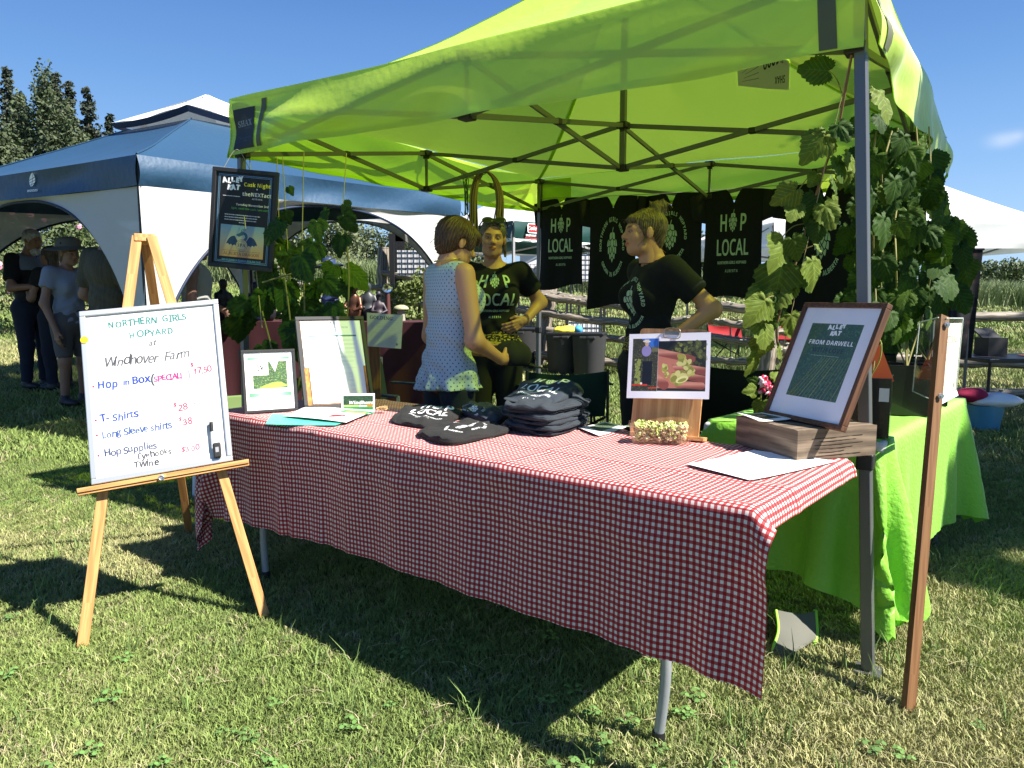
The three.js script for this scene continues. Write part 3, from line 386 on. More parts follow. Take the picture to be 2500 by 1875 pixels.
// ------------------------------------------------------------------ blue and white dome-sided tent
const blueFab = phy(lin(.018, .060, .122), .5, { bumpMap: rep(bumpFine, .8), bumpScale: .003 }), whiteFab = phy(lin(.58, .57, .55), .7, { transmission: .16, thickness: 0, bumpMap: rep(bumpFine, .8), bumpScale: .0015 }), navy = std(lin(.008, .02, .06), .6), ventFab = phy(lin(.86, .86, .86), .6, { transmission: .25, thickness: 0 });
{
  const S = 3.73, H = S / 2, FR = V(-2.67, 0, -5.41), ax = V(Math.cos(.59), 0, Math.sin(.59)), az = V(-Math.sin(.59), 0, Math.cos(.59)), C = FR.clone().addScaledVector(ax, -H).addScaledVector(az, -H);
  const t = thing('blue_tent', 'blue roofed market tent with white arched corner walls', 'tent', C.clone(), -.59), gy = (x, z) => { const w = C.clone().addScaledVector(ax, x).addScaledVector(az, z); return groundY(w.x, w.z) * .75; };
  const face = (k, x, z) => [[x, z], [z, -x], [-x, -z], [-z, x]][k], E = 2.16, VB = 1.945, RM = .30;
  const ry = (x, z) => { const m = Math.max(Math.abs(x), Math.abs(z)) / H, t1 = clamp((1 - m) / (1 - RM)), k = Math.min(Math.abs(x), Math.abs(z)) / Math.max(.02, Math.abs(x), Math.abs(z)); return E + .60 * Math.pow(t1, 1.05) - .06 * Math.sin(Math.PI * t1) * (1 - k * k) + .02 * (vn(x * 3, z * 3) - .5) * Math.sin(Math.PI * t1) + gy(x, z); };
  const arch = (s) => (VB - .02) * Math.pow(Math.max(0, 1 - Math.pow(Math.abs(2 * s - 1), 2.35)), 1 / 2.35);
  for (let k = 0; k < 4; k++) {
    part('roof_panel', sheet(30, 20, (u, v) => { const m = H * lerp(1, RM, v), s = (u * 2 - 1) * m, [x, z] = face(k, s, m); return [x, ry(x, z), z, s, m]; }), blueFab, t);
    const bow = (s, y) => .06 * Math.sin(Math.PI * s) * 0 + .02 * Math.sin(s * 19 + y * 4) * clamp((E - y) * 4);
    part('valance', sheet(50, 6, (u, v) => { const s = (u * 2 - 1) * H, [x0, z0] = face(k, s, H), y = lerp(ry(x0, z0), VB + gy(x0, z0), v), [x, z] = face(k, s, H + .012 * Math.sin(u * 23 + v * 3) * v + .03 * Math.sin(v * 3.14) * Math.sin(u * 7 + k)); return [x, y, z, s, y]; }), blueFab, t);
    for (const hf of [0, 1]) {
      const w = part('corner_wall', sheet(26, 16, (u, v) => { const uu = Math.pow(u, 1.4), s = hf ? .5 + .5 * (1 - uu) : .5 * uu, a = arch(s), y = lerp(VB, a, v), X = (s * 2 - 1) * H, [x0, z0] = face(k, X, H), [x, z] = face(k, X * .997, H - .004 + .018 * Math.sin(v * 3 + s * 5) - .03 * v * Math.sin(Math.PI * s)); return [x, y + gy(x0, z0), z, X, y]; }), whiteFab, t);
      part('edge_binding', tube(Array.from({ length: 26 }, (_, i) => { const s = hf ? 1 - .5 * i / 25 : .5 * i / 25, X = (s * 2 - 1) * H, [x0, z0] = face(k, X, H), [x, z] = face(k, X * .997, H - .002 - .03 * Math.sin(Math.PI * s)); return V(x, arch(s) + gy(x0, z0), z); }), .012, 50, 5), navy, w);
    }
    const [px, pz] = face(k, H - .02, H - .02); part('pole', rod(V(px, gy(px, pz) - .05, pz), V(px, E + gy(px, pz), pz), .018), DARKMETAL, t);
    part('roof_pole', rod(V(px * .99, E - .03 + gy(px, pz), pz * .99), V(px * RM, ry(px * RM, pz * RM) - .03, pz * RM), .014), DARKMETAL, t);
    part('seam', tube([0, .25, .5, .75, 1].map((q) => { const m = lerp(1, RM, q) * H, [x, z] = face(k, m, m); return V(x, ry(x, z) + .004, z); }), .008, 20, 5), blueFab, t);
  }
  const vc = part('vent_cap', [0, 1, 2, 3].map((k) => sheet(20, 12, (u, v) => { const m = H * .36 * (1 - v * .98), s = (u * 2 - 1) * m, [x, z] = face(k, s, m), kk = Math.abs(u * 2 - 1); return [x, 2.79 + .35 * Math.pow(v, 1.1) + .10 * (1 - kk) * (1 - v) * 0 + .03 * (kk * kk) * (1 - v) + gy(0, 0) + .008 * Math.sin(u * 11 + v * 5), z, s, m]; })), ventFab, t);
  part('vent_edge', [0, 1, 2, 3].map((k) => sheet(20, 2, (u, v) => { const m = H * lerp(.36, .34, v), s = (u * 2 - 1) * m, [x, z] = face(k, s, m), kk = Math.abs(u * 2 - 1); return [x, 2.787 + .03 * kk * kk - .05 * v + gy(0, 0), z, u, v]; })), navy, vc);
  // feather-like mark and lettering on the front valance
  const mark = ctex(256, 384, (c, w, h) => { c.fillStyle = '#fff'; c.beginPath(); c.moveTo(180, 20); c.bezierCurveTo(60, 70, 30, 170, 80, 250); c.lineTo(105, 250); c.bezierCurveTo(190, 200, 210, 110, 180, 20); c.fill(); c.clearRect(0, 0, 0, 0); c.globalCompositeOperation = 'destination-out'; c.lineWidth = 9; c.beginPath(); for (const y of [110, 155, 200]) { c.moveTo(60, y + 30); c.lineTo(220, y - 20); } c.moveTo(190, 10); c.lineTo(80, 270); c.stroke(); c.globalCompositeOperation = 'source-over'; c.font = 'bold 58px sans-serif'; c.textAlign = 'center'; c.fillText('WOODS', 128, 345); });
  const u0 = .28; part('emblem', sheet(8, 8, (u, v) => { const X = u0 + (u - .5) * .19, [x0, z0] = face(0, X, H), uu = (X / H + 1) / 2; return [X, lerp(E - .005, VB + .03, v) + gy(x0, z0), H + .012 + .03 * Math.sin(v * 3.14) * Math.sin(uu * 7) + .012 * Math.sin(uu * 23 + v * 3) * v, u, 1 - v]; }), std(0xffffff, .7, { map: mark, transparent: true, alphaTest: .4 }), t);
}
// ------------------------------------------------------------------ white marquee on the right and the green edged canopy at the back
function farCanopy(name, label, c, yaw, w, dpt, eave, vh, peak, roofMat, valMat, o = {}) {
  const t = thing(name, label, 'canopy', c, yaw), hx = w / 2, hz = dpt / 2;
  const f4 = [[[-hx, hz], [hx, hz]], [[hx, hz], [hx, -hz]], [[hx, -hz], [-hx, -hz]], [[-hx, -hz], [-hx, hz]]];
  f4.forEach(([a, b], k) => {
    part('roof_panel', sheet(16, 12, (u, v) => { const x = lerp(a[0], b[0], u) * (1 - v), z = lerp(a[1], b[1], u) * (1 - v); return [x, eave + (peak - eave) * Math.pow(v, 1.15) - .05 * Math.sin(Math.PI * v) * Math.sin(Math.PI * u), z, u, v]; }), roofMat, t);
    const nx = Math.sign(a[0] + b[0]) * (Math.abs(a[0] + b[0]) > .1), nz = Math.sign(a[1] + b[1]) * (Math.abs(a[1] + b[1]) > .1);
    const vg = part('valance', sheet(30, 6, (u, v) => { const q = .03 * Math.sin(u * 14 + v * 4 + k) * v + .02; return [lerp(a[0], b[0], u) + nx * q, eave - vh * v, lerp(a[1], b[1], u) + nz * q, u, v]; }), valMat, t);
    if (o.trim) part('valance_trim', sheet(30, 2, (u, v) => { const q = .03 * Math.sin(u * 14 + 4 + k) + .024; return [lerp(a[0], b[0], u) + nx * q, eave - vh - .05 * v * (.7 + .3 * Math.sin(u * 60)), lerp(a[1], b[1], u) + nz * q, u, v]; }), o.trim, vg);
    part('leg', bar(V(a[0] * .99, -.1, a[1] * .99), V(a[0] * .99, eave, a[1] * .99), .035, .035), o.leg || STEEL, t);
    part('truss_bar', bar(V(a[0], eave - .05, a[1]), V((a[0] + b[0]) / 2, eave - .35, (a[1] + b[1]) / 2), .03, .02), o.leg || STEEL, t); part('truss_bar', bar(V(b[0], eave - .05, b[1]), V((a[0] + b[0]) / 2, eave - .35, (a[1] + b[1]) / 2), .03, .02), o.leg || STEEL, t);
  });
  return t;
}
const marqueeFab = phy(lin(.84, .84, .85), .6, { transmission: .22, thickness: 0 }), greenFab = phy(lin(.006, .05, .045), .6);
{
  const e = P(2235, 545, 11), p = P(2235, 365, 13); const gy = groundY(e.x, -13);
  farCanopy('white_marquee', 'white marquee with a pointed roof behind the hop plants on the right', V(e.x, gy, -13.1), .06, 4.5, 4.2, e.y - gy, .36, p.y - gy, marqueeFab, marqueeFab, { leg: METAL });
  const k = P(1253, 539, 11.2), kb = P(1251, 582, 11.2), g2 = groundY(k.x, -12.6), ya = .62, W = 3.0, ctr = k.clone().add(V(Math.cos(ya) * W / 2, 0, -Math.sin(ya) * W / 2)).add(V(-Math.sin(ya) * W / 2, 0, -Math.cos(ya) * W / 2));
  const t = farCanopy('green_edged_canopy', 'white roofed canopy with a dark green valance and red badge at the back', V(ctr.x, g2, ctr.z), ya, W, W, k.y - g2, k.y - kb.y, k.y - g2 + .9, marqueeFab, greenFab, { trim: std(lin(.8, .8, .8), .7), leg: std(lin(.3, .3, .3), .6) });
  const badge = ctex(256, 160, (c, w, h) => { c.clearRect(0, 0, w, h); c.fillStyle = '#c02028'; c.beginPath(); c.roundRect(40, 8, 180, 84, 14); c.fill(); c.strokeStyle = '#fff'; c.lineWidth = 7; c.stroke(); c.fillStyle = '#fff'; c.font = 'italic bold 46px sans-serif'; c.textAlign = 'center'; c.fillText('Coleman', 130, 66); c.font = 'bold 26px sans-serif'; c.fillText('INSTANT CANOPY', 128, 128); c.fillStyle = '#c02028'; c.fillRect(10, 138, 240, 10); });
  part('badge', sheet(4, 2, (u, v) => [-W / 2 + .16 + u * .46, k.y - g2 - .02 - v * .25, W / 2 + .058, u, 1 - v]), std(0xffffff, .6, { map: badge, transparent: true, alphaTest: .4 }), t);
}

// ------------------------------------------------------------------ front table with its gingham cloth
const TY = .682, TW = .705, TL = 2.33, TH = .68;                      // table top, the cloth lies on it
const tA = V(Math.cos(TY), 0, Math.sin(TY)), tB = V(-Math.sin(TY), 0, Math.cos(TY)), tFR = V(.538, 0, -1.582), tC = tFR.clone().addScaledVector(tA, -TL / 2).addScaledVector(tB, -TW / 2);
const TOP = TH + .008;                                                  // what stands on the cloth
{
  const t = thing('folding_table', 'folding table with a white top and bent grey legs under the gingham cloth', 'table', tC.clone(), -TY);
  part('tabletop', rbox(TL, .045, TW, .02, 0, TH - .0225, 0), std(lin(.7, .69, .66), .6), t);
  for (const sx of [-1, 1]) {
    const x = sx * (TL / 2 - .30), pts = (z) => [V(x + sx * .02, TH - .05, z * .5), V(x + sx * .03, .52, z * .93), V(x + sx * .035, .37, z * .97), V(x + sx * .05, .2, z), V(x + sx * .035, .0, z * 1.02)];
    for (const z of [-.27, .27]) { const l = part('leg', tube(pts(z), .0145, 24, 10), std(lin(.30, .32, .34), .4, { metalness: .3 }), t); part('leg_cap', new THREE.CylinderGeometry(.017, .018, .03, 10).translate(x + sx * .036, .017, z * 1.018), BLACK, l); }
    part('stretcher', rod(V(x + sx * .04, .33, -.265), V(x + sx * .04, .33, .265), .011), METAL, t); part('brace', rod(V(x + sx * .03, .45, 0), V(x - sx * .38, TH - .05, 0), .009), METAL, t);
    part('apron_bar', box(.03, .035, TW - .1, x, TH - .062, 0), METAL, t);
  }
  // woven check: white and red threads, half-tone where they cross
  const ging = dtex(256, 256, (u, v) => {
    const wx = Math.floor(u * 4) % 2, wy = Math.floor(v * 4) % 2, th = ((Math.floor(u * 64) + Math.floor(v * 64)) % 2), n = .94 + .1 * hash(Math.floor(u * 128), Math.floor(v * 128));
    const red = [.56, .02, .055], wht = [.86, .84, .81], k = wx && wy ? 1 : wx || wy ? (th ? .78 : .60) : .03; return [0, 1, 2].map((i) => lerp(wht[i], red[i], k) * n);
  });
  const g = drape({ L: TL, W: TW, h: TH, x0: .33, x1: .065, z0: .05, z1: .365, cell: .0195, steps: 260, iters: 12, seed: 5, wave: .015, rx: 9 });
  { const p = g.attributes.position, n = g.attributes.normal, uv = g.attributes.uv, cr = (x, s) => Math.exp(-x * x / s / s); for (let i = 0; i < p.count; i++) { const X = uv.getX(i), Z = uv.getY(i), hang = sstep(TW / 2, TW / 2 + .08, Z); let o = .004 * (cr(((X + .2) % .42 + .42) % .42 - .21, .018) + cr(((Z + .1) % .36 + .36) % .36 - .18, .018)) + hang * (.016 * cr(X + .62 + .05 * (Z - .4), .03) + .010 * cr(X + .57, .022) + .006 * Math.sin(X * 21 + 2 * vn(X * 4, 3)) + .010 * (vn(X * 5, Z * 4) - .5)); p.setXYZ(i, p.getX(i) + n.getX(i) * o, p.getY(i) + n.getY(i) * o, p.getZ(i) + n.getZ(i) * o); } g.computeVertexNormals(); }
  const c = part('tablecloth', g, phy(0xffffff, .85, { map: rep(ging, 1 / .0325), transmission: .06, thickness: 0, sheen: .25, sheenRoughness: .7, sheenColor: lin(.6, .5, .5) }), scene); c.position.copy(tC); c.rotation.y = -TY; tag(c, 'red and white gingham tablecloth hanging over the front table', 'tablecloth');
}
// lime cloth over the side table that runs back along the canopy
const gY = .71, gW = .64, gL = 1.45, gTH = .68, gA = V(Math.cos(gY), 0, Math.sin(gY)), gB = V(Math.sin(gY), 0, -Math.cos(gY)), gNL = V(.731, 0, -2.80);
const gC = gNL.clone().addScaledVector(gA, gW / 2).addScaledVector(gB, gL / 2), gAt = (a, b, y = gTH + .008) => gNL.clone().addScaledVector(gA, a).addScaledVector(gB, b).setY(y);   // a across, b back from the near end
{
  const t = thing('side_table', 'folding table hidden under the lime green cloth', 'table', gC.clone(), -gY);
  part('tabletop', rbox(gW, .04, gL, .015, 0, gTH - .02, 0), std(lin(.6, .6, .58), .6), t);
  for (const x of [-1, 1]) for (const z of [-1, 1]) part('leg', rod(V(x * (gW / 2 - .06), 0, z * (gL / 2 - .2)), V(x * (gW / 2 - .06), gTH - .04, z * (gL / 2 - .2)), .014), METAL, t);
  const g = drape({ L: gW, W: gL, h: gTH, x0: .42, x1: .50, z0: .25, z1: .47, round: .50, cell: .026, steps: 240, iters: 10, seed: 11, wave: .05, rx: 10 });
  const c = part('tablecloth', g, phy(lin(.24, .58, .045), .55, { transmission: .20, thickness: 0, sheen: .2, bumpMap: rep(bumpFine, 3), bumpScale: .003 }), scene); c.position.copy(gC); c.rotation.y = -gY; tag(c, 'plain lime green tablecloth over the side table with planters', 'tablecloth');
}
// ------------------------------------------------------------------ the easel and its white board
const pine = wood(pineTex, 5, { color: 0xfff2e0 }), pineDark = wood(pineTex, 5, { color: 0xe8d6bc });
function letters(c, s, x, y, px, col, o = {}) {            // hand lettering: each letter jitters a little
  const f = R(o.seed || s.length * 7 + x); c.save(); c.translate(x, y); c.rotate(o.rot || 0); c.fillStyle = col; c.font = `${o.style || ''} ${px}px ${o.font || 'sans-serif'}`; let q = 0;
  for (const ch of s) { c.save(); c.translate(q, (f() - .5) * px * .14); c.rotate((f() - .5) * .2); { const z = .9 + .22 * f(); c.scale(z * (.92 + .16 * f()), z); } c.globalAlpha = .72 + .28 * f(); c.fillText(ch, 0, 0); if (o.thin > 5) { c.strokeStyle = col; c.lineWidth = o.thin - 1; c.strokeText(ch, 0, 0); } c.restore(); q += c.measureText(ch).width * (o.track || 1); } c.restore(); return q;
}
{
  const fL0 = G(205, 1556, .03), fR0 = G(641, 1487, .03), apex = P(353, 578, 2.74), fB = G(462, 1300), dn = (f) => f.clone().addScaledVector(f.clone().sub(apex), .03 / (apex.y - .03)), fL = dn(fL0), fR = dn(fR0);
  const apL = apex.clone().add(V(-.022, 0, .01)), apR = apex.clone().add(V(.026, 0, .0)), ax = fR.clone().sub(fL).normalize(), up = apex.clone().sub(fL.clone().add(fR).multiplyScalar(.5)).normalize(), nrm = ax.clone().cross(up).normalize(); if (nrm.z < 0) nrm.negate();
  const t = thing('easel', 'pine tripod easel holding the white price board', 'easel', fL.clone().add(fR).add(fB).multiplyScalar(1 / 3)), b = t.position, L = (v) => v.clone().sub(b), ex = (a, q, e) => q.clone().add(q.clone().sub(a).normalize().multiplyScalar(e));
  part('leg', bar(L(fL), L(apL), .034, .018, nrm, .002), pine, t); part('leg', bar(L(fR), L(apR), .034, .018, nrm, .002), pine, t); part('leg', bar(L(fB), L(apex.clone().addScaledVector(nrm, -.03)), .034, .018, nrm, .002), pineDark, t);
  part('head_block', rbox(.07, .03, .05, .004, 0, 0, 0).applyMatrix4(new THREE.Matrix4().makeBasis(ax, up, nrm).setPosition(L(apex).addScaledVector(nrm, -.012).addScaledVector(up, -.006))), pine, t);
  const onLeg = (f, a, py) => { let lo = 0, hi = 1; for (let i = 0; i < 40; i++) { const m = (lo + hi) / 2; if (proj(f.clone().lerp(a, m))[1] > py) lo = m; else hi = m; } return f.clone().lerp(a, lo); };
  const pl = onLeg(fL, apL, 1192), pr = onLeg(fR, apR, 1142), bx = pr.clone().sub(pl).normalize(), bn = bx.clone().cross(up).normalize(), mid = pl.clone().add(pr).multiplyScalar(.5);
  const bl = mid.clone().addScaledVector(bx, -.262).addScaledVector(bn, .026), br = mid.clone().addScaledVector(bx, .285).addScaledVector(bn, .026);
  part('shelf_bar', [bar(L(bl), L(br), .022, .036, bn, .002), bar(L(bl).addScaledVector(bn, .021).addScaledVector(up, .006), L(br).addScaledVector(bn, .021).addScaledVector(up, .006), .014, .006, bn)], pine, t);
  const hk = L(bl).lerp(L(br), .47).addScaledVector(bn, .026); part('wing_bolt', [new THREE.TorusGeometry(.008, .0028, 6, 14).applyMatrix4(new THREE.Matrix4().makeBasis(bx, up, bn).setPosition(hk)), rod(hk, hk.clone().addScaledVector(bn, -.03), .004)], STEEL, t);
  // the board stands on the bar
  const W = .452, H = .600, bup = up.clone().addScaledVector(bn, -.02).normalize(), bN = bx.clone().cross(bup).normalize(), o = mid.clone().addScaledVector(bx, .006).addScaledVector(bN, .034).addScaledVector(bup, .016), bd = thing('whiteboard', 'white board with handwritten prices standing on the easel', 'sign', o);
  const MX = new THREE.Matrix4().makeBasis(bx, bup, bN), place = (g) => g.applyMatrix4(MX);
  const tex = ctex(1536, 2048, (c, w, h) => {
    c.fillStyle = '#dcdcdc'; c.fillRect(0, 0, w, h); const f = R(4); for (let i = 0; i < 40; i++) { c.fillStyle = `rgba(120,130,150,${.015 + .02 * f()})`; c.beginPath(); c.ellipse(f() * w, f() * h, 40 + 160 * f(), 12 + 30 * f(), -.3, 0, 7); c.fill(); }
    const teal = '#2d6b66', black = '#3d3d42', blue = '#2b3f8f', red = '#c8304a', mag = '#a82a6a';
    letters(c, 'NORTHERN  GIRLS', 255, 190, 112, teal, { thin: 9, rot: -.012 }); letters(c, 'HOPYARD', 490, 345, 112, teal, { thin: 9, track: 1.06 }); letters(c, 'at', 705, 470, 92, black, { thin: 7, style: 'italic' });
    letters(c, 'Windhover', 170, 680, 146, black, { style: 'italic', thin: 7, track: .86 }); letters(c, 'Farm', 860, 680, 146, black, { style: 'italic', thin: 7, track: .95 });
    c.fillStyle = red; for (const y of [905, 1325, 1512, 1762]) { c.beginPath(); c.arc(42, y, 13, 0, 7); c.fill(); }
    letters(c, 'Hop', 85, 940, 126, blue, { thin: 13 }); letters(c, 'in', 375, 935, 84, blue, { thin: 9 }); letters(c, 'Box', 475, 940, 124, blue, { thin: 11 }); letters(c, '(', 690, 950, 160, black, { thin: 7 }); letters(c, 'SPECIAL!', 728, 940, 100, mag, { thin: 10, track: .86 }); letters(c, ')', 1125, 950, 160, '#8a8a90', { thin: 7 });
    letters(c, '$', 1180, 810, 70, red, { thin: 8 }); letters(c, '17.50', 1205, 910, 112, red, { thin: 9, track: .80, rot: -.04 });
    c.strokeStyle = '#5bc0c8'; c.lineWidth = 10; for (const [a, e, y] of [[150, 215, 985], [360, 405, 985], [480, 600, 985], [760, 1090, 990]]) { c.beginPath(); c.moveTo(a, y); c.lineTo(e, y - 14); c.stroke(); }
    letters(c, 'T- Shirts', 95, 1360, 116, blue, { thin: 9 }); letters(c, '$', 935, 1290, 64, red, { thin: 8 }); letters(c, '28', 985, 1350, 108, red, { thin: 8 }); letters(c, '.00', 1135, 1310, 66, '#d87a8a', { thin: 7 });
    letters(c, 'Long Sleeve shirts', 95, 1560, 108, '#33487f', { thin: 8, track: .92 }); letters(c, '$', 985, 1480, 64, red, { thin: 8 }); letters(c, '38', 1030, 1550, 108, red, { thin: 9 }); letters(c, '.00', 1175, 1510, 66, '#d87a8a', { thin: 7 });
    letters(c, 'Hop Supplies', 105, 1790, 110, '#39405f', { thin: 8, track: .92, rot: -.02 }); letters(c, 'Eyehooks', 470, 1880, 94, black, { thin: 8 }); letters(c, 'Twine', 430, 1990, 106, black, { thin: 9 }); letters(c, '/', 850, 1950, 90, '#9a9aa0', { thin: 7 }); letters(c, '$3.00', 980, 1885, 88, '#cc4a5e', { thin: 8 });
  });
  part('board_face', place(new THREE.PlaneGeometry(W - .03, H - .03).translate(0, H / 2, .002)), std(0xffffff, .28, { map: tex }), bd); part('backing', place(box(W - .01, H - .01, .008, 0, H / 2, -.004)), std(lin(.4, .3, .2), .8), bd);
  const al = std(lin(.62, .63, .64), .38, { metalness: .7 });
  for (const [w, h, x, y] of [[W, .019, 0, .0095], [W, .019, 0, H - .0095], [.019, H - .038, -W / 2 + .0095, H / 2], [.019, H - .038, W / 2 - .0095, H / 2]]) part('frame_rail', place(rbox(w, h, .016, .003, x, y, .002)), al, bd);
  const lo = (x, y, z) => o.clone().addScaledVector(bx, x).addScaledVector(bup, y).addScaledVector(bN, z);
  const bt = thing('button_badge', 'round yellow button pinned to the board frame', 'badge', lo(-W / 2 + .011, H - .102, .010));
  part('badge_face', new THREE.CylinderGeometry(.012, .0125, .005, 24).rotateX(1.5708).applyMatrix4(MX), std(lin(.85, .55, .02), .35), bt); part('badge_print', place(new THREE.PlaneGeometry(.015, .008).translate(0, 0, .0032)), std(0xffffff, .5, { map: ctex(96, 48, (c) => { c.fillStyle = '#eec21c'; c.fillRect(0, 0, 96, 48); c.fillStyle = '#5a3b08'; c.font = 'bold 17px sans-serif'; c.fillText('HOP', 28, 20); c.fillText('LOCAL', 18, 38); }) }), bt);
  const pn = thing('marker_pen', 'black dry erase marker held on the board by a magnet', 'pen', lo(.160, .045, .012)); part('cap', place(new THREE.CylinderGeometry(.0068, .0068, .034, 10).translate(.004, .088, .002)), BLACK, pn); part('barrel', place(rod(V(.003, .010, .002), V(.004, .072, .002), .0055)), std(lin(.6, .6, .62), .4), pn);
  const er = thing('marker_holder', 'black magnetic marker holder with eraser on the board', 'holder', lo(.176, .018, .010)); part('body', place(rbox(.027, .055, .02, .006, 0, .028, .004)), BLACK, er); part('label', place(new THREE.PlaneGeometry(.011, .018).translate(0, .030, .0146)), std(lin(.3, .3, .32), .5), er);
}
// ------------------------------------------------------------------ leaning frames and cards: a bottom edge on a surface and one upper corner
function leaning(bl, br, tl, h) {
  const A = G(...bl, h), B = G(...br, h), e = B.clone().sub(A).normalize(), n = V(-e.z, 0, e.x); if (n.z < 0) n.negate();                      // n faces the camera side
  let best = [1e9]; for (let a = -.1; a < 1.0; a += .01) for (let H = .05; H < .6; H += .004) { const u = V(0, Math.cos(a), 0).addScaledVector(n, -Math.sin(a)), q = proj(A.clone().addScaledVector(u, H)), d = Math.hypot(q[0] - tl[0], q[1] - tl[1]); if (d < best[0]) best = [d, a, H, u]; }
  const u = best[3], N = e.clone().cross(u).normalize(); if (N.z < 0) N.negate();
  return { o: A.clone().add(B).multiplyScalar(.5), w: A.distanceTo(B), h: best[2], M: new THREE.Matrix4().makeBasis(e, u, N), e, u, N, err: best[0], a: best[1] };
}
function pictureFrame(t, q, fw, depth, mat, face, o = {}) {      // four rails, mat, print; local x right, y up, z out of the picture
  const { w, h } = q, pl = (g) => g.applyMatrix4(q.M);
  part('frame_rail', pl(rbox(w, fw, depth, .002, 0, fw / 2, -depth / 2)), mat, t); part('frame_rail', pl(rbox(w, fw, depth, .002, 0, h - fw / 2, -depth / 2)), mat, t);
  for (const s of [-1, 1]) part('frame_rail', pl(rbox(fw, h - 2 * fw, depth, .002, s * (w - fw) / 2, h / 2, -depth / 2)), mat, t);
  part('backing', pl(box(w - fw, h - fw, .003, 0, h / 2, -depth + .004)), std(lin(.25, .2, .15), .8), t);
  part(o.name || 'print', pl(new THREE.PlaneGeometry(w - 2 * fw, h - 2 * fw).translate(0, h / 2, -depth * .35)), face, t);
  if (o.glass !== false) part('glass', pl(box(w - 2 * fw, h - 2 * fw, .0015, 0, h / 2, -depth * .2)), phy(0xffffff, .02, { transmission: 1, thickness: 0, ior: 1.3, specularIntensity: .6 }), t);
}
const leafyPhoto = (c, x, y, w, h, seed, pal, n = 900) => { const f = R(seed); c.save(); c.beginPath(); c.rect(x, y, w, h); c.clip(); c.fillStyle = pal[0]; c.fillRect(x, y, w, h); for (let i = 0; i < n; i++) { c.fillStyle = pal[1 + Math.floor(f() * (pal.length - 1))]; c.globalAlpha = .35 + .5 * f(); c.beginPath(); c.ellipse(x + f() * w, y + f() * h, 2 + f() * w * .02, 1.5 + f() * w * .012, f() * 3, 0, 7); c.fill(); } c.restore(); c.globalAlpha = 1; };
const lines = (c, x, y, w, n, lh, col = '#8a8f90', seed = 1, th = 2) => { const f = R(seed); c.fillStyle = col; for (let i = 0; i < n; i++) { let q = x; const e = x + w * (.75 + .25 * f()); while (q < e) { const l = 5 + f() * 22; c.fillRect(q, y + i * lh, Math.min(l, e - q), th); q += l + 5; } } };
const alley = (c, x, y, s, col) => { c.save(); c.translate(x, y); c.scale(s, s); c.fillStyle = col; c.textAlign = 'center'; 'ALLEY'.split('').forEach((ch, i) => { c.save(); c.translate(-82 + i * 41, -30 - i * 5 + (i % 2) * 9); c.rotate([-.2, .1, -.12, .12, -.15][i]); c.font = 'bold 66px sans-serif'; c.lineWidth = 7; c.strokeStyle = col; c.fillText(ch, 0, 0); c.strokeText(ch, 0, 0); c.restore(); }); 'KAT'.split('').forEach((ch, i) => { c.save(); c.translate(-38 + i * 44, 40 - i * 3); c.rotate([.12, -.1, .08][i]); c.font = 'bold 66px sans-serif'; c.lineWidth = 7; c.strokeStyle = col; c.fillText(ch, 0, 0); c.strokeText(ch, 0, 0); c.restore(); }); c.restore(); };
const blackFrame = std(lin(.016, .016, .018), .62);
const darwell = (c, x, y, w, h, big) => {
  leafyPhoto(c, x, y, w, h, 51, ['#35563f', '#43704c', '#2e4c4a', '#5a8450', '#3c6468', '#284544'], 2600); c.save(); c.beginPath(); c.rect(x, y, w, h); c.clip(); c.strokeStyle = 'rgba(116,128,60,.55)'; const f = R(8);
  for (let i = 0; i < 16; i++) { c.lineWidth = 3 + f() * 5; c.strokeStyle = i % 3 ? 'rgba(140,165,80,.75)' : 'rgba(200,185,95,.75)'; c.beginPath(); c.moveTo(x + w * (.05 + i * .07), y + h); c.lineTo(x + w * (.45 + i * .05), y + h * .45); c.stroke(); } c.fillStyle = 'rgba(22,40,62,.55)'; for (let i = 0; i < 60; i++) c.fillRect(x + w * (.5 + .5 * f()), y + h * (.5 + .45 * f()), 26, 9); c.restore();
  alley(c, x + w * .52, y + h * .11, w / 620, '#f2f2ee'); c.fillStyle = '#f6f6f2'; c.textAlign = 'center'; c.font = `bold ${w * .115}px sans-serif`; c.fillText('FROM DARWELL', x + w * .5, y + h * .285); c.fillStyle = '#1b2c3c'; c.fillText('WITH LOVE', x + w * .5, y + h * .385); c.fillStyle = '#c9d0c8'; lines(c, x + w * .2, y + h * .43, w * .6, 1, 8, '#cfd5cc', 3, 4); c.textAlign = 'left';
};
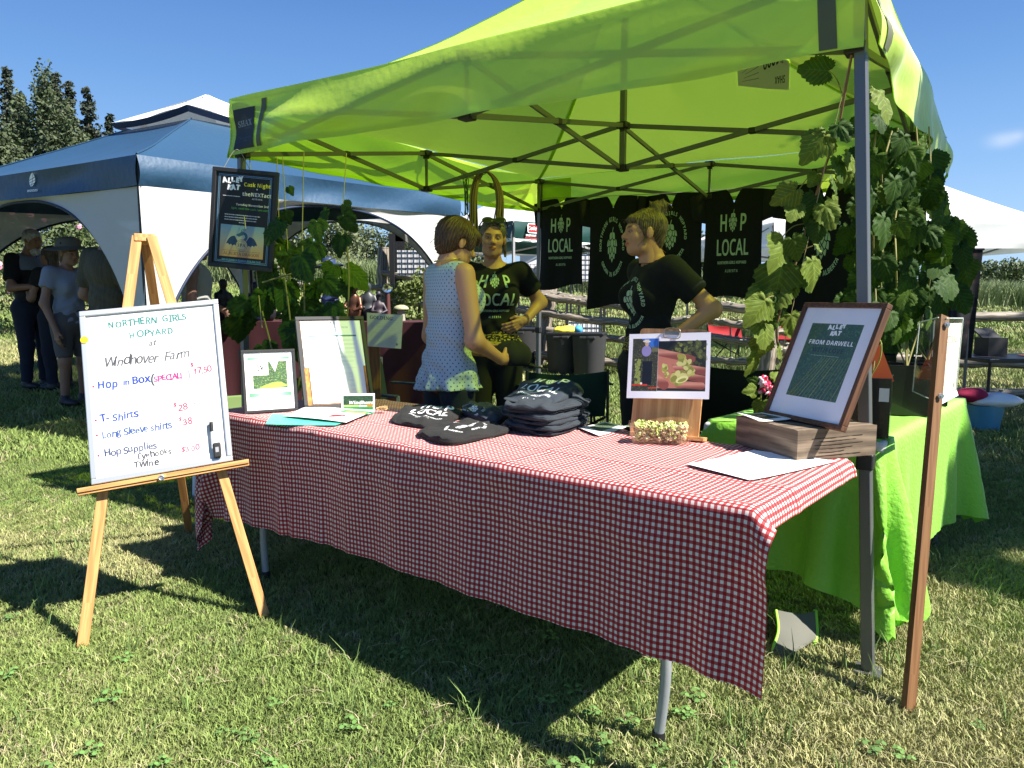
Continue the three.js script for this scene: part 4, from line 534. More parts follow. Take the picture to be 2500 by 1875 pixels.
{
  // small black frame with a garden photo
  let q = leaning([597, 1011], [729, 1002], [587, 855], TOP), t = thing('garden_picture', 'small black frame with a garden photo and green bands on white', 'picture', q.o);
  pictureFrame(t, q, .012, .016, blackFrame, std(0xffffff, .6, { map: ctex(640, 840, (c, w, h) => { c.fillStyle = '#fbfbfa'; c.fillRect(0, 0, w, h); const g = c.createLinearGradient(40, 0, w - 40, 0); g.addColorStop(0, '#4d9a68'); g.addColorStop(.5, '#d8efe0'); g.addColorStop(1, '#4d9a68'); c.fillStyle = g; c.fillRect(40, 70, w - 80, 34); c.fillRect(40, 590, w - 80, 58);
    leafyPhoto(c, 100, 130, w - 180, 400, 33, ['#41613a', '#1f3420', '#7ba040', '#2c4a26', '#a9c060', '#15241a'], 1500); c.fillStyle = '#9cc24a'; c.beginPath(); c.moveTo(170, 520); c.quadraticCurveTo(330, 430, 470, 440); c.lineTo(560, 500); c.quadraticCurveTo(420, 530, 300, 528); c.fill(); c.fillStyle = '#dfe9e4'; c.beginPath(); c.moveTo(330, 130); c.lineTo(450, 130); c.lineTo(400, 290); c.fill(); c.fillStyle = '#fbfbfb'; c.fillRect(100, 132, 210, 200); c.fillStyle = '#1a1a1a'; const f = R(3); for (let i = 0; i < 16; i++) { c.beginPath(); c.ellipse(205 + (f() - .5) * 70, 235 + (f() - .5) * 100, 13, 8, f() * 3, 0, 7); c.fill(); } c.fillStyle = '#eaf5ee'; c.font = 'bold 22px sans-serif'; c.fillText('WINDHOVER  FARM', 210, 614); lines(c, 170, 628, 300, 1, 8, '#d9efe2', 5, 5); }) }));
  // tall black frame, cork board with two printed pages
  q = leaning([744, 1000], [916, 989], [720, 773], TOP); t = thing('notice_frame', 'large black framed cork board with two printed pages', 'notice board', q.o);
  pictureFrame(t, q, .017, .018, blackFrame, std(0xffffff, .85, { map: dtex(256, 256, (u, v) => { const n = fbm(u * 40, v * 40, 3, 40), k = .75 + .5 * n; return [.74 * k, .50 * k, .27 * k]; }) }), { name: 'cork', glass: false });
  const page = (name, x0, x1, y0, y1, tilt, draw, dz) => part(name, sheet(8, 8, (u, v) => { const X = lerp(x0, x1, u), Y = lerp(y1, y0, v); const z = -.0058 + dz + .002 * Math.sin(u * 4 + v * 3) * v; return [X + tilt * Y, Y, z, u, 1 - v]; }).applyMatrix4(q.M), std(0xffffff, .75, { map: draw }), t);
  page('printed_page', -q.w / 2 + .020, q.w / 2 - .020, q.h * .44, q.h - .021, 0, ctex(640, 480, (c, w, h) => { c.fillStyle = '#f3f5f5'; c.fillRect(0, 0, w, h); c.fillStyle = '#9aa3a6'; c.font = '26px serif'; c.fillText('YOUR HOP TIMELINE FROM', 150, 78); c.fillText('HARVEST', 250, 110); c.fillStyle = '#5d8a86'; c.fillRect(70, 150, w - 130, 16); for (let i = 0; i < 6; i++) { lines(c, 360, 196 + i * 44, 210, 2, 12, '#868d90', 3 + i); lines(c, 60, 200 + i * 44, 180, 1, 12, '#9aa0a2', 13 + i); } }), .002);
  page('printed_page', -q.w / 2 + .038, q.w / 2 - .030, .022, q.h * .455, 0, ctex(480, 480, (c, w, h) => { c.fillStyle = '#f5f6f6'; c.fillRect(0, 0, w, h); lines(c, 60, 60, 120, 1, 12, '#868d90', 4); lines(c, 330, 40, 90, 1, 12, '#868d90', 5); lines(c, 50, 100, 370, 9, 13, '#a5abad', 6); lines(c, 50, 240, 370, 15, 13, '#9aa1a4', 7); }), .004);
  const pin = new THREE.SphereGeometry(.003, 8, 6).applyMatrix4(new THREE.Matrix4().makeTranslation(0, q.h - .03, -.001).premultiply(q.M)); part('push_pin', pin, BLACK, t);
  part('back_strut', bar(V(0, q.h * .6, -.018).applyMatrix4(q.M), V(0, q.h * .6, -.018).applyMatrix4(q.M).setY(.002).addScaledVector(q.N, -.07), .03, .006, q.N), blackFrame, t);
  // card
  q = leaning([834, 1005], [915, 1004], [834, 961], TOP); t = thing('photo_card', 'small postcard of a green field lettered over it, before the notice frame', 'card', q.o);
  part('card', sheet(4, 4, (u, v) => [(u - .5) * q.w, (1 - v) * q.h, 0, u, 1 - v], .0012).applyMatrix4(q.M), std(0xffffff, .4, { map: ctex(480, 300, (c, w, h) => { c.fillStyle = '#f5f5f5'; c.fillRect(0, 0, w, h); leafyPhoto(c, 24, 36, w - 48, h - 60, 71, ['#29402c', '#1c2f24', '#33553a', '#3f7a44', '#557a3c'], 300); c.fillStyle = '#2f8a4a'; c.fillRect(24, h - 76, w - 48, 52); c.fillStyle = '#9fc06a'; c.fillRect(24, h - 110, w - 48, 34); c.fillStyle = '#a07c30'; c.beginPath(); c.ellipse(410, 190, 46, 40, 0, 0, 7); c.fill(); c.fillStyle = '#fff'; c.font = 'italic bold 70px serif'; c.fillText('Windhover', 96, 176); c.font = 'italic bold 44px serif'; c.fillText('farm', 250, 222); }) }), t);
  part('strut', bar(V(0, q.h * .7, -.003).applyMatrix4(q.M), V(0, q.h * .7, -.003).applyMatrix4(q.M).setY(.001).addScaledVector(q.N, -.03), .02, .0015, q.N), std(lin(.7, .7, .7), .7), t);
}
// flat things: a quad of pixels on a surface
const flatQuad = (name, pts, h, mat, label, cat, thick = .0012, curl = .004) => { const c = pts.map((p) => G(...p, h)), o = c[0].clone().add(c[1]).add(c[2]).add(c[3]).multiplyScalar(.25), t = thing(name, label, cat, o); part(name + '_sheet', sheet(12, 10, (u, v) => { const a = c[0].clone().lerp(c[1], u), b = c[3].clone().lerp(c[2], u), p = a.lerp(b, v).sub(o); return [p.x, curl * (Math.pow(Math.abs(u - .5) * 2, 3) * .8 + .4 * Math.sin(u * 5 + v * 4) * .3 + .3) + .001, p.z, u, 1 - v]; }, thick), mat, t); return t; };
{
  const paper = std(lin(.86, .86, .85), .8);
  const fo = flatQuad('paper_folder', [[664, 1013], [915, 1008], [818, 1041], [648, 1038]], TOP, std(lin(.07, .52, .36), .5), 'mint green paper folder lying under the price sheets', 'folder', .002, .002);
  const pg = (pts, dh, f) => { const c = pts.map((p) => G(...p, TOP + dh)); part('page', sheet(8, 6, (u, v) => { const a = c[0].clone().lerp(c[1], u), b = c[3].clone().lerp(c[2], u), p = a.lerp(b, v).sub(fo.position); return [p.x, dh + .0035 + .003 * Math.sin(u * 3.1), p.z, u, 1 - v]; }, .001), f, fo); };
  pg([[740, 998], [838, 999], [905, 1013], [700, 1017]], .003, paper); pg([[757, 1000], [915, 1004], [845, 1034], [690, 1018]], .006, std(0xffffff, .7, { map: ctex(256, 256, (c) => { c.fillStyle = '#f0f0ee'; c.fillRect(0, 0, 256, 256); c.fillStyle = '#4f9a58'; c.fillRect(150, 30, 106, 60); c.fillStyle = '#b9825a'; c.fillRect(170, 60, 80, 16); lines(c, 20, 40, 120, 12, 14, '#b8bcb8', 4); }) }));
  const pr = thing('pruning_shears', 'small pruning shears with a red handle lying on the folder', 'shears', G(800, 1018, TOP + .012)), dir = G(832, 1016, TOP + .012).sub(G(765, 1020, TOP + .012)).normalize(), side = V(-dir.z, 0, dir.x), at = (a, b, y = 0) => dir.clone().multiplyScalar(a).addScaledVector(side, b).add(V(0, y, 0));
  part('handle', tube([at(.005, 0), at(.025, .006, .003), at(.05, .008, .003), at(.065, .005)], .0052, 12, 8), std(lin(.65, .02, .03), .35), pr); part('handle', tube([at(.005, 0), at(.022, -.007, .002), at(.042, -.010, .002), at(.055, -.009)], .0042, 12, 8), BLACK, pr); part('blade', tube([at(0, 0), at(-.02, .004, .001), at(-.042, .002)], .0032, 10, 6), STEEL, pr); part('blade', tube([at(0, 0), at(-.018, -.005), at(-.038, -.004)], .0028, 10, 6), STEEL, pr); part('spring', new THREE.CylinderGeometry(.005, .005, .004, 10).translate(0, .003, 0), STEEL, pr);
  const rf = R(91), ra = thing('raffia_bundle', 'loose bundle of straw coloured raffia behind the folded shirts', 'raffia', G(932, 1003, TOP + .006)); for (let i = 0; i < 14; i++) { const p = []; for (let k = 0; k < 5; k++) p.push(V((rf() - .5) * .05, .003 + rf() * .016, (rf() - .5) * .035)); part('strand', tube(p, .0011, 12, 4), std(lin(.55, .38, .18), .8), ra); }
  flatQuad('blank_page', [[1677, 1137], [1838, 1102], [2040, 1130], [1829, 1176]], TOP, std(0xffffff, .8, { map: ctex(512, 400, (c, w, h) => { c.fillStyle = '#f6f6f5'; c.fillRect(0, 0, w, h); c.fillStyle = '#7d93b0'; c.font = 'bold 24px sans-serif'; c.save(); c.translate(205, 165); c.rotate(-.35); c.fillText('MENU', 0, 0); c.restore(); }) }), 'large white paper sheet with one word at the table corner', 'paper', .001, .003);
  flatQuad('leaflet', [[1412, 1047], [1475, 1032], [1530, 1045], [1462, 1067]], TOP, std(0xffffff, .6, { map: ctex(256, 200, (c) => { c.fillStyle = '#eceeec'; c.fillRect(0, 0, 256, 200); leafyPhoto(c, 70, 20, 170, 120, 41, ['#50604f', '#2c3c30', '#76876f', '#1f2d26'], 200); lines(c, 20, 150, 180, 3, 13); }) }), 'grey green leaflet lying right of the navy shirt stack', 'leaflet', .001, .003);
  flatQuad('leaflet', [[1520, 1043], [1548, 1032], [1600, 1036], [1585, 1050]], TOP + .002, std(lin(.3, .36, .3), .6), 'leaflet half hidden behind the glass dish of hops', 'leaflet', .001, .002);
}
// ------------------------------------------------------------------ clip stand with the hop photograph
{
  const A = G(1541, 1066, TOP), B = G(1722, 1066, TOP); let q = leaning([1538, 1062], [1713, 1077], [1557, 803], TOP); const t = thing('clipboard_stand', 'wooden clip stand showing a photo of a hand with hop cones', 'display stand', q.o), pl = (g) => g.applyMatrix4(q.M);
  const ply = wood(pineTex, 3, { color: 0xfff6f0 }); const sh = new THREE.Shape(); const w = q.w, h = q.h; sh.moveTo(-w / 2, .012); sh.lineTo(-w / 2 + .01, h - .012); sh.quadraticCurveTo(-w / 2 + .012, h, -w / 2 + .024, h); sh.lineTo(w / 2 - .02, h); sh.quadraticCurveTo(w / 2 - .004, h, w / 2 - .004, h - .012); sh.lineTo(w / 2 - .012, .012);
  const eg = new THREE.ExtrudeGeometry(sh, { depth: .005, bevelEnabled: true, bevelSize: .001, bevelThickness: .001, bevelSegments: 1 }); eg.translate(0, 0, -.006); part('board', pl(eg), ply, t); part('foot', pl(rbox(w * 1.03, .014, .07, .002, .006, .006, -.02)), ply, t); part('strut', bar(V(.02, h * .8, -.008).applyMatrix4(q.M), V(.02, h * .8, -.008).applyMatrix4(q.M).setY(.002).addScaledVector(q.N, -.09), .05, .005, q.N), ply, t);
  const tex = ctex(1024, 820, (c, W, H) => {
    c.fillStyle = '#efeef4'; c.fillRect(0, 0, W, H); const y0 = 62, y1 = 730;
    leafyPhoto(c, 52, y0, 330, y1 - y0, 61, ['#3a3a2c', '#1b1a16', '#5d5a3c', '#6e7a3c', '#2c2a22', '#86864e'], 1400); c.fillStyle = '#3c72c8'; c.beginPath(); c.moveTo(160, y0); c.lineTo(382, y0); c.lineTo(382, 210); c.quadraticCurveTo(300, 200, 250, 130); c.fill(); leafyPhoto(c, 300, 170, 82, 60, 62, ['#6a6a48', '#8b8b66', '#55573a'], 40);
    c.fillStyle = '#8f86b8'; c.beginPath(); c.ellipse(232, 220, 62, 70, .1, 0, 7); c.fill(); c.fillStyle = '#c7a290'; c.beginPath(); c.ellipse(235, 128, 24, 34, 0, 0, 7); c.fill(); c.fillStyle = '#d9d5c6'; c.beginPath(); c.ellipse(232, 98, 50, 15, .05, 0, 7); c.fill(); c.fillRect(205, 74, 56, 24); c.fillStyle = '#17151a'; c.fillRect(190, 350, 120, 300); c.fillStyle = '#8e9a4c'; const f = R(9); for (let i = 0; i < 70; i++) { c.beginPath(); c.ellipse(90 + f() * 70, 330 + f() * 330, 11, 14, f(), 0, 7); c.fill(); } c.fillStyle = '#c43a20'; c.fillRect(60, 640, 200, 22); c.fillRect(270, 680, 110, 16); c.fillStyle = '#f0e8e0'; c.beginPath(); c.arc(180, 632, 15, 0, 7); c.fill();
    c.fillStyle = '#26261a'; c.fillRect(384, y0 + 36, 590, y1 - y0 - 40); for (let i = 0; i < 110; i++) { c.globalAlpha = .25 + .5 * f(); c.fillStyle = f() > .5 ? '#8a9244' : '#565c2c'; c.beginPath(); c.arc(560 + f() * 410, y0 + 50 + f() * 290, 10 + f() * 16, 0, 7); c.fill(); } c.globalAlpha = 1;
    const finger = (a, b, r) => { const g = c.createLinearGradient(0, a[1] - r, 0, a[1] + r); g.addColorStop(0, '#b3745f'); g.addColorStop(.5, '#c98d76'); g.addColorStop(1, '#85483c'); c.strokeStyle = g; c.lineWidth = r * 2; c.lineCap = 'round'; c.beginPath(); c.moveTo(...a); c.lineTo(...b); c.stroke(); };
    c.save(); c.beginPath(); c.rect(384, y0 + 36, 590, y1 - y0 - 40); c.clip(); c.fillStyle = '#b5745f'; c.beginPath(); c.moveTo(384, 200); c.lineTo(520, 260); c.lineTo(760, 420); c.lineTo(720, 690); c.lineTo(384, 690); c.fill(); finger([400, 240], [800, 330], 46); finger([620, 420], [960, 480], 48); finger([640, 520], [960, 580], 44); finger([640, 640], [930, 660], 44); finger([360, 560], [470, 650], 60); c.fillStyle = '#5e2c28'; for (const y of [378, 470, 560]) c.fillRect(560, y + 20, 300, 5);
    const cone = (x, y, s, r) => { c.save(); c.translate(x, y); c.rotate(r); for (let i = 0; i < 16; i++) { c.fillStyle = ['#9a9a44', '#b5b35e', '#83843a', '#c6c47a'][i % 4]; c.beginPath(); c.ellipse((f() - .5) * s * 1.2, (f() - .5) * s * .8, s * .34, s * .24, f() * 3, 0, 7); c.fill(); } c.restore(); }; cone(700, 360, 120, .5); cone(660, 560, 140, -.3); cone(780, 470, 100, 1); cone(470, 440, 70, 1.2); cone(500, 520, 50, 1.2); c.fillStyle = '#d6d58e'; c.beginPath(); c.ellipse(690, 580, 80, 40, -.35, 0, 7); c.fill(); c.fillStyle = '#8f9040'; c.beginPath(); c.ellipse(690, 590, 54, 20, -.35, 0, 7); c.fill(); c.restore();
  });
  const k = (px, py) => { const d = P(px, py, 1), dir = d.clone().sub(camera.position), pp = q.o.clone().addScaledVector(q.N, .004), s = pp.sub(camera.position).dot(q.N) / dir.dot(q.N); return camera.position.clone().addScaledVector(dir, s).sub(q.o); };
  const c4 = [k(1537, 816), k(1736, 811), k(1732, 975), k(1531, 972)]; part('photo_print', sheet(14, 10, (u, v) => { const p = c4[0].clone().lerp(c4[1], u).lerp(c4[3].clone().lerp(c4[2], u), v).addScaledVector(q.N, .001 + .006 * v * v + .002 * Math.sin(u * 6) * v); return [p.x, p.y, p.z, u, 1 - v]; }), std(0xffffff, .35, { map: tex }), t);
  const cx = .000, cy = h - .012; part('spring_clip', [tube([V(-.026, -.018, .009), V(-.027, .006, .009), V(-.022, .012, .008), V(.022, .012, .008), V(.027, .006, .009), V(.026, -.018, .009), V(-.026, -.018, .009)], .0016, 50, 6).translate(cx, cy, 0), box(.05, .012, .006, cx, cy - .002, .004)].map(pl), std(lin(.32, .27, .2), .35, { metalness: .8 }), t);
}
// ------------------------------------------------------------------ glass dish of hop cones
{
  const A = G(1530, 1050, TOP + .05), o = G(1612, 1078, TOP), t = thing('glass_dish', 'clear rectangular glass dish full of dried hop cones', 'dish', o, -.16), L = .205, W = .125, H = .056;
  const rr_ = (w, d, r) => { const s = new THREE.Shape(), x = w / 2, y = d / 2; s.moveTo(-x + r, -y); s.lineTo(x - r, -y); s.quadraticCurveTo(x, -y, x, -y + r); s.lineTo(x, y - r); s.quadraticCurveTo(x, y, x - r, y); s.lineTo(-x + r, y); s.quadraticCurveTo(-x, y, -x, y - r); s.lineTo(-x, -y + r); s.quadraticCurveTo(-x, -y, -x + r, -y); return s.getPoints(6); };
  const ring = (prof) => { const n = rr_(1, 1, .1).length - 1; return sheet(n, prof.length - 1, (u, v) => { const [gx, y] = prof[Math.round(v * (prof.length - 1))], pts = rr_(L * gx, W - L + L * gx, .02), p = pts[Math.round(u * n)]; return [p.x, y, p.y]; }); };
  const glass = phy(0xffffff, .03, { transmission: 1, thickness: 0, ior: 1.47 });
  const bottom = (gx, y) => { const pts = rr_(L * gx, W - L + L * gx, .02); return new THREE.ShapeGeometry(new THREE.Shape(pts)).rotateX(1.5708).translate(0, y, 0); };
  part('dish', [ring([[.86, .0], [.9, .004], [.965, H - .004], [1.0, H], [1.0, H + .003], [.955, H + .002], [.93, H - .004], [.865, .006], [.85, .004]]), bottom(.86, 0), bottom(.855, .005)], glass, t);
  const f = R(23), cone = []; for (let i = 0; i < 12; i++) { const g = new THREE.SphereGeometry(.0032, 5, 3, 0, 6.3, 0, 1.6); g.scale(1, 1.5, .8); const a = i * 2.4, y = -.006 + .001 * i; g.rotateX(.9); g.translate(0, 0, .0042 * (1 - i / 18)); g.rotateY(a); g.translate(0, y, 0); cone.push(g); } const cg = merge(cone), mats = [lin(.55, .60, .20), lin(.68, .66, .33), lin(.44, .55, .14), lin(.62, .48, .27)].map((c) => std(c, .9));
  for (let i = 0; i < 290; i++) { const y = .012 + .042 * Math.pow(f(), .8), m = part('hop_cone', cg, mats[Math.floor(f() * 4)], t), k = lerp(.86, .95, y / H); m.position.set((f() - .5) * (L * k - .03), y + (y > .042 ? .006 * (f()) : 0), (f() - .5) * (W * k - .034)); m.rotation.set(f() * 6, f() * 6, f() * 6); m.scale.setScalar(.85 + .4 * f()); }
}
// ------------------------------------------------------------------ timber block, framed print, brochure
{
  const b = G(1945, 1127, TOP), l = G(1800, 1082, TOP), r = G(2137, 1110, TOP), eh = .090, ex = r.clone().sub(b), el = l.clone().sub(b), exn = ex.clone().normalize(), eln = el.clone().normalize(); const t = thing('timber_block', 'sawn weathered timber block supporting the walnut frame', 'block', b.clone());
  const eln2 = V(-exn.z, 0, exn.x); if (eln2.dot(eln) < 0) eln2.negate(); const LX = ex.length(), LZ = Math.max(.17, el.length());
  const g = new THREE.BoxGeometry(LX, eh, LZ, 24, 6, 24), p = g.attributes.position, uv = g.attributes.uv, n = g.attributes.normal; for (let i = 0; i < p.count; i++) { const x = p.getX(i) + LX / 2, y = p.getY(i) + eh / 2, z = p.getZ(i) + LZ / 2, ny = Math.abs(n.getY(i)) > .5, nx = Math.abs(n.getX(i)) > .5; uv.setXY(i, ny ? z : nx ? y + z * .0 : y, ny ? x : nx ? z : x); const e = .0025 * (vn3(x * 90, y * 60, z * 90) - .5); p.setXYZ(i, x + e, Math.max(y, 0) + (y > .01 ? e : 0), z + e); }
  g.applyMatrix4(new THREE.Matrix4().makeBasis(exn, V(0, 1, 0), eln2)); g.computeVertexNormals(); part('timber', g, std(0xffffff, .9, { map: rep(darkWoodTex, 3.2, 1.4), bumpMap: rep(darkWoodTex, 3.2, 1.4), bumpScale: .0015 }), t);
  const ck = R(61); for (let i = 0; i < 6; i++) { const y = .01 + i * .0105, x0 = LX * (.05 + .3 * ck()), x1 = Math.min(LX * .97, x0 + LX * (.3 + .4 * ck())), w = (x, yy) => exn.clone().multiplyScalar(x).addScaledVector(eln2, -.0006).add(V(0, yy, 0)); part('crack', tube([w(x0, y), w((x0 + x1) / 2, y + .003 * (ck() - .5)), w(x1, y + .002)], .0009, 10, 4), std(lin(.02, .015, .01), 1), t); }
  const top = TOP + eh + .002;
  let q = leaning([1861, 1010], [2052, 1051], [1964, 738], top + .003); t.userData.err = q.err; delete t.userData.err;
  const fr = thing('framed_print', 'walnut frame with a green brewery print leaning on the timber', 'picture', q.o); pictureFrame(fr, q, .0155, .022, wood(walnutTex, 7), std(0xffffff, .6, { map: ctex(1024, 1440, (c, w, h) => { c.fillStyle = '#e4e4ea'; c.fillRect(0, 0, w, h); darwell(c, w * .155, h * .145, w * .69, h * .68); }) }));
  flatQuad('brochure', [[1799, 1013], [1860, 1012], [1932, 1027], [1851, 1032]], top, std(0xffffff, .4, { map: ctex(320, 200, (c) => { c.fillStyle = '#eef0ee'; c.fillRect(0, 0, 320, 200); leafyPhoto(c, 100, 14, 190, 140, 47, ['#2f4434', '#1d2a22', '#546a50', '#14201a'], 260); c.fillStyle = '#e8ece8'; c.fillRect(140, 70, 110, 10); }) }), 'small folded brochure on the timber beside the walnut frame', 'brochure', .002, .004);
}

// ------------------------------------------------------------------ people
const v3 = (a) => V(a[0], a[1], a[2]), arr = (v) => [v.x, v.y, v.z];
const skinMat = (o = {}) => phy(0xffffff, .55, { vertexColors: true, sheen: .15, sheenRoughness: .5, ...o });
function handPrims(w, dir, nrm, side, curl, spread = .12, s = 1) {      // wrist, finger direction, palm-side normal, thumb side axis
  const d = dir.clone().normalize(), n = nrm.clone().addScaledVector(d, -nrm.dot(d)).normalize(), t = side.clone().addScaledVector(d, -side.dot(d)).addScaledVector(n, -side.dot(n)).normalize(), out = [];
  const at = (a, b, c) => w.clone().addScaledVector(d, a * s).addScaledVector(t, b * s).addScaledVector(n, c * s), C = (a, b, r0, r1) => out.push(cap(arr(a), arr(b), r0 * s, r1 * s));
  const kn = [[.028, .086, [.042, .025, .021]], [.0095, .092, [.046, .028, .023]], [-.009, .087, [.043, .026, .022]], [-.0265, .078, [.034, .02, .019]]];
  kn.forEach(([b, a, ph], i) => { C(at(.012, b * .55, 0), at(a, b, .0), .0155, .0115); let p = at(a, b, 0), ang = curl * .55, q = d.clone().addScaledVector(t, b * spread * 8).normalize(); ph.forEach((L, k) => { ang += curl * [.35, .75, .5][k]; const e = p.clone().addScaledVector(q, L * s * Math.cos(ang)).addScaledVector(n, L * s * Math.sin(ang)); C(p, e, .0095 - .0007 * k, .0088 - .0008 * k); p = e; }); });
  C(at(-.01, 0, 0), at(.03, 0, .002), .023, .024); let a = at(.018, .026, .004), b = at(.05, .047, .012 + .012 * curl); C(a, b, .0135, .0105); C(b, at(.078, .05 - .012 * curl, .018 + .022 * curl), .0100, .0085); return out;
}
function headField(o = {}) {
  const P = [ell([0, .032, -.014], [.074, .084, .094]), ell([0, -.03, .02], [.0600, .082, .068]), ell([0, -.072, .032], [.044, .042, .05]), ell([0, -.099, .061], [.021, .016, .018]), cap([-.035, -.082, .028], [.035, -.082, .028], .022), ell([.037, -.026, .058], [.024, .022, .02]), ell([-.037, -.026, .058], [.024, .022, .02]), ell([0, .02, .074], [.048, .012, .016])];
  const N = [cap([0, .012, .084], [0, -.022, .1055], .0075, .0105), ell([0, -.028, .103], [.0125, .0105, .0125]), ell([.011, -.031, .094], [.008, .0075, .010]), ell([-.011, -.031, .094], [.008, .0075, .010])];
  const lips = [ell([0, -.0585, .0875], [.022, .006, .0095]), ell([0, -.067, .0865], [.019, .0065, .010])], ears = [1, -1].map((s) => ell([s * .0755, -.006, -.008], [.010, .031, .019])), eyes = [1, -1].map((s) => ell([s * .0305, .0, .0735], [.0135, .0125, .0125]));
  const sock = [1, -1].map((s) => ell([s * .031, .001, .094], [.019, .0125, .014]));
  const base = union(P, .028), nose = union(N, .012), lp = union(lips, .004);
  return (x, y, z) => { let d = base(x, y, z); for (const e of sock) d = -smin(-d, e(x, y, z), .014) ; d = smin(d, nose(x, y, z), .014); for (const e of eyes) d = Math.min(d, e(x, y, z)); d = smin(d, lp(x, y, z), .006); for (const e of ears) d = smin(d, e(x, y, z), .008); const cr = Math.hypot(y + .0627, (z - .1) * .8); if (Math.abs(x) < .024 && cr < .004) d += .0025 * (1 - cr / .004); return d; };
}
function headColor(skin, o = {}) {
  const brow = o.brow || [.09, .055, .03];
  return (x, y, z) => {
    const c = skin.slice(), m = (k, to) => { for (let i = 0; i < 3; i++) c[i] = lerp(c[i], to[i], k); };
    m(.3 * sstep(.022, .0, Math.hypot(Math.abs(x) - .04, (y + .028), (z - .06) * .5)), [skin[0] * 1.05, skin[1] * .72, skin[2] * .66]);
    if (z > .05) { const ax = Math.abs(x); m(sstep(.0055, .0025, Math.abs(y - (.0245 + .05 * (ax - .03) - 9 * (ax - .034) ** 2))) * sstep(.052, .046, ax) * sstep(.012, .017, ax), brow); m(sstep(.027, .021, ax) * sstep(.0085, .0055, Math.abs(y + .0627 - 4 * ax * ax)) * sstep(.08, .085, z), [skin[0] * .8, skin[1] * .42, skin[2] * .38]); m(sstep(.02, .015, ax) * sstep(.0016, .0006, Math.abs(y + .0627)) * .8, [.08, .02, .02]); const ex = ax - .0305, ey = y - .0, er = Math.hypot(ex * .72, ey * (o.squint || 2.1)); if (er < .0105 && z > .07) { m(sstep(.0105, .0088, er), [.33, .26, .21]); m(sstep(.0058, .0048, Math.hypot(ex, ey)), [.05, .032, .02]); } m(sstep(.0030, .0012, Math.abs(Math.hypot(ex * .72, (ey) * 1.6) - .0108)) * (ey > -.002 ? 1 : .4) * .85, [.04, .025, .02]); m(.5 * sstep(.006, .002, Math.hypot(ax - .008, y + .037)) , [.12, .04, .03]); }
    return c;
  };
}
function person(o) {
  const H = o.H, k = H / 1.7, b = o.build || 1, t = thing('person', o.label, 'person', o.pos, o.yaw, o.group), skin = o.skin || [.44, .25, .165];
  const lean = o.lean || [0, 0], sh = (o.sh || .172) * k, cy = .775 * H, J = { pel: [0, .515 * H, o.hipz || 0], wai: [lean[0] * .4, .61 * H, lean[1] * .4 + (o.hipz || 0) * .5], che: [lean[0], .735 * H, lean[1]], neck: [lean[0], .835 * H, lean[1] - .012] };
  const head = v3(o.head || [lean[0], .925 * H, lean[1] + .02]), hR = new THREE.Euler(o.hp || 0, o.hy || 0, o.hr || 0, 'YXZ'), hq = new THREE.Quaternion().setFromEuler(hR), hs = (o.hs || 1) * Math.min(1, .985 * k + .02);
  const S = (s) => [lean[0] + s * sh, .805 * H, lean[1] - .012], arms = [1, -1].map((s) => { const a = (s > 0 ? o.armL : o.armR) || {}; const S0 = S(s), e = a.e || [s * (sh + .045), .615 * H, lean[1] - .03], w = a.w || [s * (sh + .055), .475 * H, lean[1] + .02]; return { s, S0, e, w, a }; });
  const hipx = .092 * k * b, legs = [1, -1].map((s) => { const q = (s > 0 ? o.legL : o.legR) || {}; return { h: [s * hipx, .5 * H, o.hipz || 0], kn: q.k || [s * hipx * 1.02, .275 * H, (o.hipz || 0) * .5 + .015], an: q.a || [s * hipx * 1.05, .045 * H, -.015] }; });
  const torso = (i) => [ell([J.pel[0], J.pel[1], J.pel[2]], [.168 * k * b + i, .125 * k + i, .118 * k * b + i]), ell(J.wai, [.138 * k * b + i, .14 * k + i, .102 * k * b + i]), ell(J.che, [.152 * k * b + i, .165 * k + i, .108 * k * b + i]), cap([J.che[0] - sh * .72, .80 * H, J.che[2] - .012], [J.che[0] + sh * .72, .80 * H, J.che[2] - .012], .05 * k + i), ...(o.bust ? [1, -1].map((s) => ell([J.che[0] + s * .068 * k, .725 * H, J.che[2] + .075 * k], [.066 * k + i, .07 * k + i, .06 * k + i])) : []), ...(o.belly ? [ell([0, .60 * H, .06], [.13 * k * b + i, .13 + i, .11 * k + i])] : [])];
  const arm = (A, i, cut = 1) => [cap(A.S0, A.e, .05 * k * (o.armw || 1) + i, .041 * k * (o.armw || 1) + i), cap(A.e, A.w, .042 * k * (o.armw || 1) + i, .027 * k + i)];
  const leg = (L, i) => [cap(L.h, L.kn, .088 * k * b + i, .057 * k + i), cap(L.kn, L.an, .058 * k + i, .038 * k + i)];
  const nk = [cap(J.neck, arr(head.clone().add(V(0, -.05 * hs, -.022).applyQuaternion(hq))), .055 * k, .050 * k), cap([J.neck[0] - .07 * k, J.neck[1] - .028, J.neck[2] - .005], [J.neck[0] + .07 * k, J.neck[1] - .028, J.neck[2] - .005], .038 * k)];
  const hands = arms.map((A) => { if (A.a.hide) return null; const w = v3(A.w), fd = v3(A.a.fd || [0, -1, .1]), n = v3(A.a.n || [-A.s, 0, 0]), sd = v3(A.a.sd || [0, 0, 1]); return handPrims(w, fd, n, sd, A.a.curl ?? .45, .12, k); });
  const fs = [...torso(0), ...nk, ...arms.flatMap((A) => arm(A, 0)), ...legs.flatMap((L) => leg(L, 0))], body = union(fs, .035);
  const bbox = (ps, m) => { const lo = [1e9, 1e9, 1e9], hi = [-1e9, -1e9, -1e9]; for (const p of ps) for (let i = 0; i < 3; i++) { lo[i] = Math.min(lo[i], p[i] - m); hi[i] = Math.max(hi[i], p[i] + m); } return [lo, hi]; };
